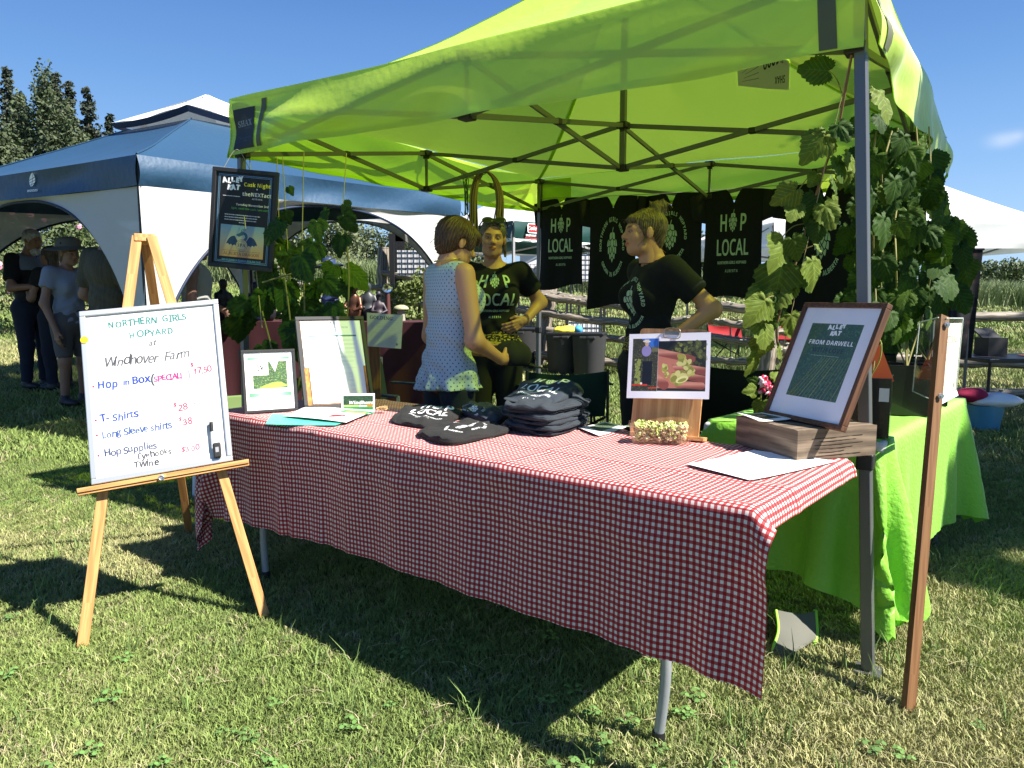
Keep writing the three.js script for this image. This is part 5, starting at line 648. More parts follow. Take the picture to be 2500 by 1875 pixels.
  const [lo, hi] = bbox([J.pel, J.wai, J.che, J.neck, ...arms.flatMap((A) => [A.S0, A.e, A.w]), ...legs.flatMap((L) => [L.h, L.kn, L.an])], .2); lo[1] = 0; hi[1] = .96 * H;
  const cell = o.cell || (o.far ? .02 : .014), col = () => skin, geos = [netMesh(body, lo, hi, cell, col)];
  hands.forEach((h, i) => { if (!h) return; const A = arms[i], f = union(h, .006), [a, b2] = bbox([A.w], .215 * k); geos.push(netMesh((x, y, z) => smin(f(x, y, z), cap(A.e, A.w, .042 * k, .027 * k)(x, y, z) + (Math.hypot(x - A.w[0], y - A.w[1], z - A.w[2]) > .06 ? .02 : 0), .012), a, b2, o.far ? .011 : .0045, col)); });
  const hf = headField(o), HC = headColor(skin, o); const hg = netMesh((x, y, z) => smin(hf(x, y, z), cap([0, -.06, -.022], [0, -.16, -.03], .047)(x, y, z), .02), [-.11, -.16, -.13], [.11, .14, .14], o.far ? .009 : .0042, HC); hg.applyMatrix4(new THREE.Matrix4().compose(head, hq, V(hs, hs, hs))); geos.push(hg);
  const bm = part('body', geos, skinMat(), t);
  const inHead = (x, y, z) => V(x, y, z).sub(head).applyQuaternion(hq.clone().invert()).divideScalar(hs);
  // top
  if (o.top) {
    const T = o.top, inf = T.inf || .014; const tf = union(torso(inf), .04), sl = arms.map((A) => { const d = v3(A.e).sub(v3(A.S0)), L = d.length(), u = d.clone().normalize(), cut = T.sleeve ?? .55; return (x, y, z) => { const a = cap(A.S0, A.e, .056 * k * (o.armw || 1) + inf + .004, .052 * k * (o.armw || 1) + inf + .006)(x, y, z), p = (x - A.S0[0]) * u.x + (y - A.S0[1]) * u.y + (z - A.S0[2]) * u.z; return Math.max(a, p - cut * L); }; });
    const nb = v3(J.neck), hem = T.hem * H, nr = T.neck || .078;
    const f = (x, y, z) => { let d = tf(x, y, z); if (T.sleeve !== 0) for (const s of sl) d = smin(d, s(x, y, z), .03); else { for (const A of arms) { const q = Math.hypot(x - A.S0[0] - A.s * .035, (y - A.S0[1]) * .8, z - A.S0[2]); d = Math.max(d, .062 * k - q); } }
      if (T.flare) { const q = clamp((T.flare * H - y) / ((T.flare - T.hem) * H)); const an = Math.atan2(x, z); d -= Math.pow(q, 1.3) * (.050 + .015 * Math.sin(an * 9 + 1) + .008 * Math.sin(an * 17)) - .003 * (1 - q) * sstep(.66 * H, .58 * H, y); }
      d += .0042 * (Math.sin(y * 46 + x * 21 + z * 9 + Math.sin(x * 30) * 2) + .7 * Math.sin(y * 90 - x * 50)) * sstep(.76 * H, .58 * H, y) + .0035 * Math.sin(x * 34 + z * 40 - y * 26 + 3 * vn3(x * 9, y * 9, z * 9)) * sstep(.86 * H, .74 * H, y) + .003 * (vn3(x * 28, y * 22, z * 28) - .5);
      d = Math.max(d, hem - y + .006 * Math.sin(x * 22 + z * 17)); d = Math.max(d, nr * k - Math.hypot(x - nb.x, (y - nb.y - .03) * .9, z - nb.z - .022)); return d; };
    part(T.name || 't_shirt', netMesh(f, lo, hi, o.far ? .018 : .0105, null, T.uv ? (x, y, z, nz) => T.uv(x - J.che[0], y, z, nz) : (x, y, z) => [x * 4, y * 4]), T.mat, t);
  }
  if (o.vest) { const f0 = union(torso(.024), .04), f = (x, y, z) => { let d = f0(x, y, z); for (const A of arms) { const q = Math.hypot(x - A.S0[0] - A.s * .04, (y - A.S0[1]) * .8, z - A.S0[2]); d = Math.max(d, .075 - q); } d = Math.max(d, .74 * H - y, .09 - Math.hypot(x - J.neck[0], y - J.neck[1] - .03, z - J.neck[2] - .02)); return d; }; part('scarf', netMesh(f, lo, hi, .014), o.vest, t); }
  if (o.pants) { const Q = o.pants, inf = Q.inf || .016, pf = union([ell(J.pel, [.168 * k * b + inf - .002, .125 * k + inf, .118 * k * b + inf - .002]), ell(J.wai, [.138 * k * b + inf - .004, .14 * k, .102 * k * b + inf - .004]), ...legs.flatMap((L) => leg(L, inf))], .035), wl = Q.waist * H, al = (Q.low ?? .05) * H; part(Q.name || 'trousers', netMesh((x, y, z) => Math.max(pf(x, y, z) + .003 * Math.sin(y * 40 + x * 30 + z * 20) * sstep(.4 * H, .1 * H, y) + .003 * (vn3(x * 25, y * 18, z * 25) - .5), y - wl, al - y), lo, hi, o.far ? .02 : .014, null, (x, y) => [x * 4, y * 4]), Q.mat, t); }
  if (o.belt) part('belt', netMesh((x, y, z) => Math.max(union([ell(J.pel, [.168 * k * b + .024, .125 * k + .024, .118 * k * b + .024]), ell(J.wai, [.138 * k * b + .020, .14 * k, .102 * k * b + .020])], .035)(x, y, z), y - o.belt[1] * H, o.belt[0] * H - y), lo, hi, .012, null, (x, y, z) => [Math.atan2(x, z) * .3, y]), o.belt[2], t);
  for (const L of legs) { const a = L.an; part('shoe', netMesh(union([ell([a[0], .045, a[2] + .06], [.045, .04, .075]), ell([a[0], .045, a[2] + .125], [.047, .03, .06]), ell([a[0], .05, a[2] - .01], [.04, .045, .05]), cap([a[0], .05, a[2]], [a[0], .1, a[2]], .042)], .03), [a[0] - .08, 0, a[2] - .1], [a[0] + .08, .17, a[2] + .22], .010), o.shoe || BLACK, t); }
  // hair in head space
  if (o.hair) { const hfld = o.hair.f, g = netMesh((x, y, z) => hfld(x, y, z), o.hair.lo || [-.13, -.2, -.17], o.hair.hi || [.13, .2, .16], o.far ? .011 : .0046, o.hair.col, (x, y, z) => [Math.atan2(x, -z) * 1.4, y * 4 + z * 3]); g.applyMatrix4(new THREE.Matrix4().compose(head, hq, V(hs, hs, hs))); const hm = part('hair', g, o.hair.mat, t); if (!o.far) { const p = g.attributes.position, n = g.attributes.normal, c = g.attributes.color, q = R(Math.round(H * 997)), st = [], up = o.hair.up || 0; for (let i = 0; i < 150; i++) { const k = Math.floor(q() * p.count), a = V(p.getX(k), p.getY(k), p.getZ(k)), m = V(n.getX(k), n.getY(k), n.getZ(k)), s = V(q() - .5, -.5 + up * 1.2 + .5 * (q() - .5), q() - .5), L = .018 + .03 * q(), b = a.clone().addScaledVector(m, .004 + .008 * q()).addScaledVector(s, L * .6), e = b.clone().addScaledVector(s, L * .7).addScaledVector(m, (q() - .4) * .008); const tg = tube([a, b, e], .0011, 5, 3), tc = new Float32Array(tg.attributes.position.count * 3); for (let j = 0; j < tc.length; j += 3) tc.set([c.getX(k) * 1.3, c.getY(k) * 1.3, c.getZ(k) * 1.3], j); tg.setAttribute('color', new THREE.BufferAttribute(tc, 3)); st.push(tg); } const ls = part('loose_hair', st, o.hair.mat, hm); ls.userData.kind = 'stuff'; } }
  return { t, head, hq, hs, J, arms, k, W: (p) => p.clone().applyAxisAngle(V(0, 1, 0), o.yaw).add(o.pos), inH: (v) => v.clone().multiplyScalar(hs).applyQuaternion(hq).add(head) };
}
// prints for the shirts
function hopCone(c, x, y, s, fg, bg) { const f = R(12); c.save(); c.translate(x, y); c.scale(s, s); c.lineWidth = .055; c.strokeStyle = bg; c.fillStyle = fg; const pet = (px, py, w, h, r) => { c.save(); c.translate(px, py); c.rotate(r); c.beginPath(); c.moveTo(0, -h); c.quadraticCurveTo(w, -h * .6, w * .8, h * .1); c.quadraticCurveTo(w * .4, h * .8, 0, h); c.quadraticCurveTo(-w * .4, h * .8, -w * .8, h * .1); c.quadraticCurveTo(-w, -h * .6, 0, -h); c.fill(); c.stroke(); c.restore(); };
  for (const [px, py, w, h, r] of [[0, .62, .22, .3, 0], [-.24, .45, .24, .3, .3], [.24, .45, .24, .3, -.3], [0, .34, .26, .32, 0], [-.42, .14, .26, .34, .5], [.42, .14, .26, .34, -.5], [-.18, .06, .27, .34, .15], [.2, .06, .27, .34, -.15], [-.5, -.22, .24, .32, .8], [.5, -.22, .24, .32, -.8], [-.26, -.3, .27, .33, .35], [.28, -.3, .27, .33, -.35], [0, -.18, .27, .34, 0], [-.2, -.6, .25, .28, .7], [.2, -.6, .25, .28, -.7]]) pet(px, py, w, h, r);
  c.strokeStyle = fg; c.lineWidth = .07; c.beginPath(); c.moveTo(.02, -.7); c.quadraticCurveTo(.02, -.95, .12, -1.1); c.stroke(); c.restore(); }
function hopLocal(c, w, h, fg, bg) { c.fillStyle = fg; c.strokeStyle = fg; c.lineCap = 'round'; c.textAlign = 'center'; c.lineWidth = w * .012; c.font = `${w * .30}px sans-serif`; const tx = (s, x, y) => { c.fillText(s, x, y); c.strokeText(s, x, y); }; tx('H', w * .26, h * .36); tx('P', w * .76, h * .36); hopCone(c, w * .5, h * .25, w * .15, fg, bg); c.font = `${w * .285}px sans-serif`; c.lineWidth = w * .010; tx('LOCAL', w * .5, h * .68); c.font = `bold ${w * .056}px sans-serif`; c.lineWidth = .5; c.fillText('NORTHERN GIRLS HOPYARD', w * .5, h * .80); c.fillText('A L B E R T A', w * .5, h * .91); }
function hopRound(c, w, h, fg, bg) { c.fillStyle = fg; c.textAlign = 'center'; hopCone(c, w * .5, h * .5, w * .27, fg, bg); const arc = (s, r, a0, a1, flip) => { c.font = `bold ${w * .095}px sans-serif`; for (let i = 0; i < s.length; i++) { const a = lerp(a0, a1, i / (s.length - 1)); c.save(); c.translate(w / 2 + r * Math.sin(a), h / 2 - r * Math.cos(a)); c.rotate(flip ? a + Math.PI : a); c.fillText(s[i], 0, w * .035); c.restore(); } }; arc('NORTHERN GIRLS HOPYARD', w * .42, -1.65, 1.65, false); arc('GROWN IN ALBERTA', w * .42, Math.PI + .95, Math.PI - .95, true); }
const PRINT = '#b9cfb0', CLOTHBG = '#0c0d0f';
const shirtTex = (draw, size, y0, bg = CLOTHBG, fg = PRINT) => ctex(1024, 1024, (c, w, h) => { c.fillStyle = bg; c.fillRect(0, 0, w, h); const s = w * size; c.save(); c.translate(w / 2 - s / 2, h * y0); draw(c, s, s, fg, bg); c.restore(); });
const blackTee = (map) => phy(0xffffff, .92, { map, sheen: .15, sheenRoughness: .8, bumpMap: rep(bumpWeave, 60), bumpScale: .0003 });
const frontUV = (scale, yc) => (x, y, z, nz) => [.5 + Math.atan2(x, z) * .155 / scale, .5 + (y - yc) / scale];
const strand = (x, y, z, f, a) => a * (Math.sin(Math.atan2(x, -z) * f + y * 22 + vn3(x * 24, y * 14, z * 24) * 7) + .5 * Math.sin(Math.atan2(x, -z) * f * 2.3 + y * 40 + vn3(x * 50, y * 30, z * 50) * 6));
const hairCol = (a, b) => (x, y, z) => { const k = clamp(.5 + .5 * Math.sin(Math.atan2(x, -z) * 46 + y * 18 + vn3(x * 30, y * 18, z * 30) * 9) * .7 + (vn3(x * 90, y * 40, z * 90) - .5) * .8); return [0, 1, 2].map((i) => lerp(a[i], b[i], k)); };
const hairMat = () => phy(0xffffff, .55, { vertexColors: true, sheen: .2 });
const jeans = phy(lin(.016, .02, .036), .9, { bumpMap: rep(bumpWeave, 30), bumpScale: .0006 }), darkCloth = phy(lin(.010, .010, .012), .9, { bumpMap: rep(bumpWeave, 30), bumpScale: .0004 });
const patternBelt = std(0xffffff, .8, { map: rep(dtex(128, 128, (u, v) => { const n = fbm(u * 10, v * 16, 3, 32), k = n > .52 ? 1 : 0; return [lerp(.10, .72, k), lerp(.09, .62, k), lerp(.06, .24, k)]; }), 4, 12) });
{
  // woman in the dotted blouse, seen from behind, turned to the right
  const dots = dtex(256, 256, (u, v) => { let d = 9; for (const [a, b] of [[.25, .25], [.75, .75], [.25, 1.25], [-.25, .75], [1.25, .25]]) d = Math.min(d, Math.hypot(u - a, v - b)); const k = sstep(.125, .09, d), n = .95 + .1 * fbm(u * 60, v * 60, 2, 60); return [lerp(.70, .13, k) * n, lerp(.75, .16, k) * n, lerp(.80, .25, k) * n]; });
  const p1 = P(1092, 759, 3.6).setY(0);
  const w1 = person({ label: 'woman with short brown hair in a sleeveless dotted blouse, turned away, holding a black cap', pos: p1, yaw: 2.2, H: 1.575, build: .94, sh: .160, bust: true, lean: [0, .02], head: [0, 1.418, .062], hp: .36, hy: -.1, skin: [.56, .27, .15],
    armR: { e: [-.225, .955, .01], w: [-.165, .855, .205], fd: [.25, .0, .9], n: [.8, .2, 0], sd: [0, 1, 0], curl: .95 }, armL: { e: [.215, .96, .03], w: [.12, .88, .24], fd: [-.3, 0, .9], n: [-.8, 0, 0], sd: [0, 1, 0], curl: .6, hide: false }, armw: 1.05,
    top: { name: 'blouse', mat: phy(0xffffff, .8, { map: rep(dots, 1 / .030), bumpMap: rep(bumpFine, 2), bumpScale: .002, sheen: .2 }), hem: .452, sleeve: 0, flare: .525, neck: .083, inf: .018, uv: (x, y, z) => [Math.atan2(x, -z) * .17, y] },
    pants: { waist: .462, mat: jeans, name: 'jeans' }, belt: [.438, .456, std(lin(.35, .02, .03), .7)],
    hair: { mat: hairMat(), col: hairCol([.028, .012, .006], [.11, .050, .022]), f: (x, y, z) => { let d = smin(ell([0, .040, -.022], [.091, .093, .112])(x, y, z), ell([0, -.022, -.060], [.072, .074, .054])(x, y, z), .04); d = smin(d, ell([0, .055, .062], [.076, .042, .048])(x, y, z), .03); for (const s of [1, -1]) { d = smin(d, ell([s * .062, .02, -.01], [.026, .052, .06])(x, y, z), .02); d = smin(d, ell([s * .066, .005, .045], [.014, .035, .022])(x, y, z), .015); d = -smin(-d, ell([s * .088, -.014, -.004], [.022, .034, .026])(x, y, z), .01); } d = Math.max(d, -ell([0, -.05, .085], [.07, .075, .05])(x, y, z)); return d + strand(x, y, z, 48, .0022); } } });
  const nl = part('necklace', new THREE.TorusGeometry(.066, .0028, 6, 40).rotateX(1.4).translate(0, 1.337, .005), std(lin(.5, .4, .15), .35, { metalness: .6 }), w1.t);
  // the cap in her hands
  const hp = w1.W(V(-.10, .865, .315)); const cp = thing('baseball_cap', 'black cap held in the hands of the woman in the dotted blouse', 'cap', hp, 2.3);
  part('crown', netMesh((x, y, z) => Math.max(ell([0, 0, 0], [.098, .078, .105])(x, y, z) + .003 * Math.sin(Math.atan2(x, z) * 6), -.045 - y) , [-.13, -.06, -.13], [.13, .1, .13], .008), darkCloth, cp); part('brim', sheet(16, 6, (u, v) => { const a = (u - .5) * 2.3, r = .09 + .075 * v * Math.cos(a * .7); return [Math.sin(a) * r, -.035 - .03 * v * Math.cos(a) - .012 * Math.abs(Math.sin(a)), Math.cos(a) * r]; }, .004), darkCloth, cp); part('top_button', new THREE.SphereGeometry(.008, 8, 6).translate(0, .08, 0), darkCloth, cp);

  // smiling woman facing the camera
  const tee2 = blackTee(shirtTex(hopLocal, .60, .19));
  const p2 = P(1206, 759, 4.6).setY(0);
  const w2 = person({ label: 'smiling woman in a black printed t-shirt with sunglasses on her head, hand on hip', pos: p2, yaw: .06, H: 1.625, bust: true, sh: .17, lean: [0, .01], hy: -.02, hr: -.07, hp: .03, head: [-.008, 1.512, .035], skin: [.50, .245, .14], squint: 2.2,
    armL: { e: [.295, 1.125, -.075], w: [.185, 1.015, .075], fd: [-.75, -.35, .35], n: [-.5, .1, -.9], sd: [.2, .9, .3], curl: .45 }, armR: { e: [-.22, 1.03, -.04], w: [-.23, .80, .05] },
    top: { mat: tee2, hem: .525, sleeve: .58, uv: frontUV(.56, 1.165) }, pants: { waist: .60, mat: darkCloth }, belt: [.528, .585, patternBelt],
    hair: { mat: hairMat(), col: hairCol([.045, .033, .025], [.20, .165, .13]), f: (x, y, z) => { let d = ell([0, .040, -.020], [.083, .087, .101])(x, y, z); d = smin(d, ell([0, -.02, -.075], [.06, .08, .045])(x, y, z), .04); d = smin(d, cap([.076, -.01, -.03], [.088, -.10, -.045], .014, .009)(x, y, z), .02); d = smin(d, cap([-.074, .02, -.01], [-.077, -.05, -.025], .012, .007)(x, y, z), .02); d = Math.max(d, -ell([0, -.02, .088], [.071, .098, .078])(x, y, z)); return d + strand(x, y, z, 44, .002); } } });
  const sg = thing('sunglasses', 'dark sunglasses pushed up on the hair of the smiling woman', 'sunglasses', w2.W(w2.inH(V(0, .098, .055))), .06), hh = (v) => v.clone().applyQuaternion(w2.hq).applyAxisAngle(V(0, 1, 0), 0);
  for (const s of [1, -1]) { part('lens', new THREE.SphereGeometry(.036, 16, 10).scale(1, .80, .26).rotateX(-.75).translate(s * .037, .010, .016), phy(lin(.01, .01, .012), .08, { clearcoat: 1 }), sg); part('temple', tube([V(s * .066, .008, .008), V(s * .083, -.01, -.04), V(s * .083, -.03, -.09)], .004, 10, 6), BLACK, sg); } part('bridge', rod(V(-.012, .014, .016), V(.012, .014, .016), .004), BLACK, sg);
  const bg = thing('button_badge', 'small yellow green badge on the shirt of the smiling woman', 'badge', w2.W(V(-.112, 1.248, .118)), 0); part('badge_face', new THREE.CylinderGeometry(.0125, .013, .006, 20).rotateX(1.4708), std(lin(.55, .62, .08), .35), bg); part('badge_dot', new THREE.CircleGeometry(.006, 14).rotateX(-.1).translate(0, .0004, .0036), std(lin(.75, .8, .35), .4), bg);

  // woman in profile facing left
  const tee3 = blackTee(shirtTex(hopRound, .50, .26));
  const p3 = P(1592, 759, 3.7).setY(0);
  const w3 = person({ label: 'woman in profile with a blond bun in a black t-shirt, hands behind her hips', pos: p3, yaw: -1.22, H: 1.60, bust: true, sh: .155, build: .93, lean: [0, .0], hipz: .035, head: [0, 1.472, .055], hy: -.22, hp: -.02, skin: [.56, .27, .155],
    armL: { e: [.225, 1.10, -.20], w: [.17, .965, -.015], fd: [-.2, -.75, -.35], n: [-.9, 0, .2], sd: [0, .2, 1], curl: .5 }, armR: { e: [-.225, 1.10, -.17], w: [-.16, .96, .0], fd: [.2, -.75, -.35], n: [.9, 0, .2], sd: [0, .2, 1], curl: .5 },
    top: { mat: tee3, hem: .545, sleeve: .60, uv: frontUV(.56, 1.135) }, pants: { waist: .625, mat: darkCloth }, belt: [.555, .605, patternBelt],
    hair: { mat: hairMat(), col: hairCol([.026, .015, .007], [.20, .135, .055]), lo: [-.13, -.2, -.2], hi: [.13, .24, .16], f: (x, y, z) => { let d = ell([0, .037, -.022], [.082, .086, .101])(x, y, z); d = smin(d, ell([0, -.035, -.076], [.046, .06, .028])(x, y, z), .04); d = smin(d, ell([.0, .062, .058], [.058, .024, .034])(x, y, z), .02); d = smin(d, ell([0, .122, -.072], [.044, .038, .044])(x, y, z) + .006 * Math.sin(x * 90 + y * 70) * Math.sin(z * 80), .016); d = smin(d, cap([.01, .14, -.07], [.026, .168, -.085], .009, .004)(x, y, z), .02); d = smin(d, cap([-.018, .14, -.05], [-.03, .165, -.03], .008, .003)(x, y, z), .02); d = smin(d, cap([.02, .14, -.1], [.02, .15, -.135], .01, .004)(x, y, z), .02); for (const s of [1, -1]) { d = smin(d, cap([s * .07, .02, .02], [s * .074, -.055, .012], .010, .004)(x, y, z), .02); d = -smin(-d, ell([s * .09, -.012, -.006], [.02, .036, .026])(x, y, z), .01); } d = Math.max(d, -ell([0, -.045, .090], [.068, .088, .066])(x, y, z)); return d + strand(x, y, z, 44, .0022); } } });
  // people under the blue tent
  const man = P(78, 760, 8.1); man.y = groundY(man.x, -8.1);
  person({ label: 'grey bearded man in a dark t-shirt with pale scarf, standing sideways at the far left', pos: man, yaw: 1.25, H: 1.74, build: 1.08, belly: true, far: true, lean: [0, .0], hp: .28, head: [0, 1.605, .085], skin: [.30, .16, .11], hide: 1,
    armL: { e: [.25, 1.11, .02], w: [.12, 1.10, .28], curl: .9, fd: [-.6, 0, .7], n: [0, -1, 0] }, armR: { e: [-.25, 1.1, .04], w: [-.14, 1.12, .30], curl: .9, fd: [.5, 0, .7], n: [0, -1, 0] },
    top: { mat: phy(lin(.008, .009, .013), .9), hem: .52, sleeve: .75 }, vest: std(lin(.16, .19, .25), .9), pants: { waist: .585, mat: phy(lin(.012, .016, .035), .9) }, hair: { mat: hairMat(), col: hairCol([.30, .30, .32], [.62, .62, .64]), f: (x, y, z) => { let d = Math.max(ell([0, .035, -.02], [.084, .088, .104])(x, y, z), -ell([0, -.01, .09], [.068, .07, .06])(x, y, z)); return smin(d, ell([0, -.10, .055], [.05, .05, .055])(x, y, z), .02) + strand(x, y, z, 30, .003); } } });
  const w5 = P(170, 760, 7.2); w5.y = groundY(w5.x, -7.2);
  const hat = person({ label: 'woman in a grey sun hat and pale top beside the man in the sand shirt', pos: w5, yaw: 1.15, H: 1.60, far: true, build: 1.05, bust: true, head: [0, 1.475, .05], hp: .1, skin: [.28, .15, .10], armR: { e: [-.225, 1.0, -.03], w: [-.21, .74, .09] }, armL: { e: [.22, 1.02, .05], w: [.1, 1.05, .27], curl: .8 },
    top: { mat: phy(lin(.22, .25, .33), .9), hem: .50, sleeve: .5 }, pants: { waist: .6, low: .30, mat: phy(lin(.10, .09, .09), .9), name: 'shorts' }, hair: { mat: hairMat(), col: hairCol([.05, .03, .02], [.15, .1, .06]), f: (x, y, z) => Math.max(smin(ell([0, .035, -.02], [.083, .086, .103])(x, y, z), ell([0, -.06, -.06], [.06, .07, .045])(x, y, z), .04), -ell([0, -.03, .09], [.068, .09, .06])(x, y, z)) } });
  const ht = thing('sun_hat', 'grey wide brimmed sun hat on the woman under the blue tent', 'hat', hat.W(hat.inH(V(0, .055, -.01))), 1.15), hm = std(lin(.13, .13, .115), .9); ht.rotation.z = .06;
  part('crown', new THREE.LatheGeometry([[.112, 0], [.108, .05], [.096, .085], [.06, .105], [.001, .110]].map((p) => new THREE.Vector2(...p)), 24), hm, ht); part('brim', sheet(40, 5, (u, v) => { const a = u * 6.2832, r = .110 + .085 * v; return [Math.sin(a) * r, -.012 * v - .035 * v * Math.cos(a * 1) * .4 - .02 * v * Math.abs(Math.sin(a)) + .01, Math.cos(a) * r * 1.08]; }, .003), hm, ht); for (const a of [1.2, 1.9, -1.2]) part('eyelet', new THREE.SphereGeometry(.007, 8, 6).translate(Math.sin(a) * .11, .045, Math.cos(a) * .11), BLACK, ht);
  const w6 = P(272, 760, 6.4); w6.y = groundY(w6.x, -6.4);
  const lin6 = dtex(128, 128, (u, v) => { const n = .75 + .35 * hash(Math.floor(u * 128), Math.floor(v * 64)) , k = .9 + .2 * hash(Math.floor(u * 60), 3); return [.33 * n * k, .31 * n * k, .25 * n * k]; });
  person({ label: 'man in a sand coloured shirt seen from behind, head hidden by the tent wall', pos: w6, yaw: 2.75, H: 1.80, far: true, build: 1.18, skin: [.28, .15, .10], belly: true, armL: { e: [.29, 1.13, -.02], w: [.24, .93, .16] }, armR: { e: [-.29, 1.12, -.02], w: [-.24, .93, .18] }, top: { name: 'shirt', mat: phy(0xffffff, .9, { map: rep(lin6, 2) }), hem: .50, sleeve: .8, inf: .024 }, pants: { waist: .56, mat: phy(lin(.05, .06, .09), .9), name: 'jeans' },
    hair: { mat: hairMat(), col: hairCol([.1, .08, .06], [.25, .2, .15]), f: (x, y, z) => Math.max(ell([0, .035, -.02], [.084, .088, .104])(x, y, z), -ell([0, -.03, .09], [.068, .09, .06])(x, y, z)) } });
  const w7 = P(482, 760, 6.7); w7.y = groundY(w7.x, -6.7);
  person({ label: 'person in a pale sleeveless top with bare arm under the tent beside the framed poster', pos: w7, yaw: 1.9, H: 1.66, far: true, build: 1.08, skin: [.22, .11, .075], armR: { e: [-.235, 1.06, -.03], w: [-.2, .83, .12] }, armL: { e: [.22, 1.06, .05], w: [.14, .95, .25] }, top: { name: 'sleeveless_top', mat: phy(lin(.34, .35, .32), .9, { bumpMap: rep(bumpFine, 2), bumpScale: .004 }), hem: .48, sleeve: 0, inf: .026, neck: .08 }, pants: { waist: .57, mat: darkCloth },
    hair: { mat: hairMat(), col: hairCol([.05, .035, .025], [.14, .1, .07]), f: (x, y, z) => Math.max(ell([0, .03, -.03], [.088, .1, .11])(x, y, z), -ell([0, -.03, .09], [.068, .09, .06])(x, y, z)) } });
  const w8 = P(133, 760, 8.0); w8.y = groundY(w8.x, -8.0);
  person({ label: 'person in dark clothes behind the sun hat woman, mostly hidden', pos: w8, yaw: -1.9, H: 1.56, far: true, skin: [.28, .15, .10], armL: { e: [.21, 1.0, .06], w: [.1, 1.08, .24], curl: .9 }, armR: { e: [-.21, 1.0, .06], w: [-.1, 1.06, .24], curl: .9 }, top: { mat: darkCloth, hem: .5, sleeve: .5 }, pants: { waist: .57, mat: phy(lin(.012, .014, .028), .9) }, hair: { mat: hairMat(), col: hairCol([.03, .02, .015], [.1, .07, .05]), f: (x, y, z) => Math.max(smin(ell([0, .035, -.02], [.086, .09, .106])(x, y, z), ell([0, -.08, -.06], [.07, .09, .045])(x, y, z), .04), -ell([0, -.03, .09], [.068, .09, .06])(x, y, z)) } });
}

// ------------------------------------------------------------------ shirts on the line across the back of the canopy
{
  const hitBack = (px, off = .03) => { let lo = -HS * 1.4, hi = HS * 1.4; for (let i = 0; i < 50; i++) { const m = (lo + hi) / 2, q = proj(cw(m, 1.9, -HS + off))[0]; if (q < px) lo = m; else hi = m; } return lo; };
  const lineY = (x) => lerp(1.985, 1.94, clamp((x + HS) / (2 * HS))) - .03 * Math.sin(Math.PI * (x + HS) / (2 * HS));
  const ln = thing('clothes_line', 'thin line strung along the back of the canopy for the shirts', 'line', CANC.clone(), -YAW); part('cord', tube(Array.from({ length: 9 }, (_, i) => { const x = -HS + .02 + i / 8 * (2 * HS - .04); return V(x, lineY(x) + .004, -HS + .03); }), .0025, 40, 5), std(lin(.35, .33, .28), .8), ln);
  const tL = shirtTex(hopLocal, .70, .13), tR = shirtTex(hopRound, .60, .16);
  const specs = [[1372, .40, .72, tL, 'black t-shirt printed HOP LOCAL, hanging at the rear left canopy leg', 0], [1500, .41, .86, tR, 'black t-shirt with round hop print, hanging left of the profile woman', 1], [1640, .50, .70, tR, 'black t-shirt with round hop print, hanging behind the profile woman', 2], [1795, .42, .77, tL, 'black t-shirt printed HOP LOCAL, hanging right of the profile woman', 3], [2014, .50, .86, tR, 'black shirt with round print, hanging behind the front hop vine', 4]];
  specs.forEach(([px, w, h, map, label, i]) => {
    const x = hitBack(px), y = lineY(x), pos = cw(x, y, -HS + .035 + .012 * (i % 2)), t = thing('hanging_shirt', label, 't-shirt', pos, -YAW, 'shirts hung along the back of the canopy'), mat = blackTee(map), plain = blackTee(null); plain.color = lin(.008, .0085, .01);
    const hw = w / 2, neck = .042 + .01 * (i % 2), top = (X) => (Math.abs(X) < neck ? -.10 * (1 - Math.pow(Math.abs(X) / neck, .8)) : -.012 * Math.pow(Math.abs(X) / hw, 2)) , f = R(40 + i);
    const a = f() * 6, surf = (s) => (u, v) => { const X = (u - .5) * w, yy = lerp(top(X), -h + .02 * Math.sin(u * 5 + a) - .015 * (1 - u) , v), wx = X * (1 - .05 * Math.sin(v * 3.1) + .05 * v), edge = 1 - Math.pow(Math.abs(u - .5) * 2, 4); return [wx, yy, s * (.006 + .014 * edge * Math.sin(Math.min(1, v * 1.3) * 2.2)) + .018 * Math.sin(X * 16 + a) * v + .009 * Math.sin(X * 34 + v * 3 + a) * v, u, 1 + yy / h]; };
    part('shirt_front', sheet(30, 26, surf(1)), mat, t); part('shirt_back', sheet(30, 26, surf(-1)), plain, t);
    for (const s of [-1, 1]) part('sleeve', [1, -1].map((z) => sheet(8, 8, (u, v) => { const L = [.07, .10, .11, .13, .12][i], x0 = s * hw, y0 = lerp(-.012, -.235, v), x1 = s * (hw + L * (.9 - .25 * v)), y1 = lerp(-.045, -.20, v) - .02 * Math.sin(a + v * 3); return [lerp(x0 * (1 - .02 * v), x1, u), lerp(y0, y1, u), z * (.006 + .012 * Math.sin(v * 3.14) * (1 - .4 * u)) + .02 * Math.sin(u * 3 + a), u, v]; })), plain, t);
  });
}
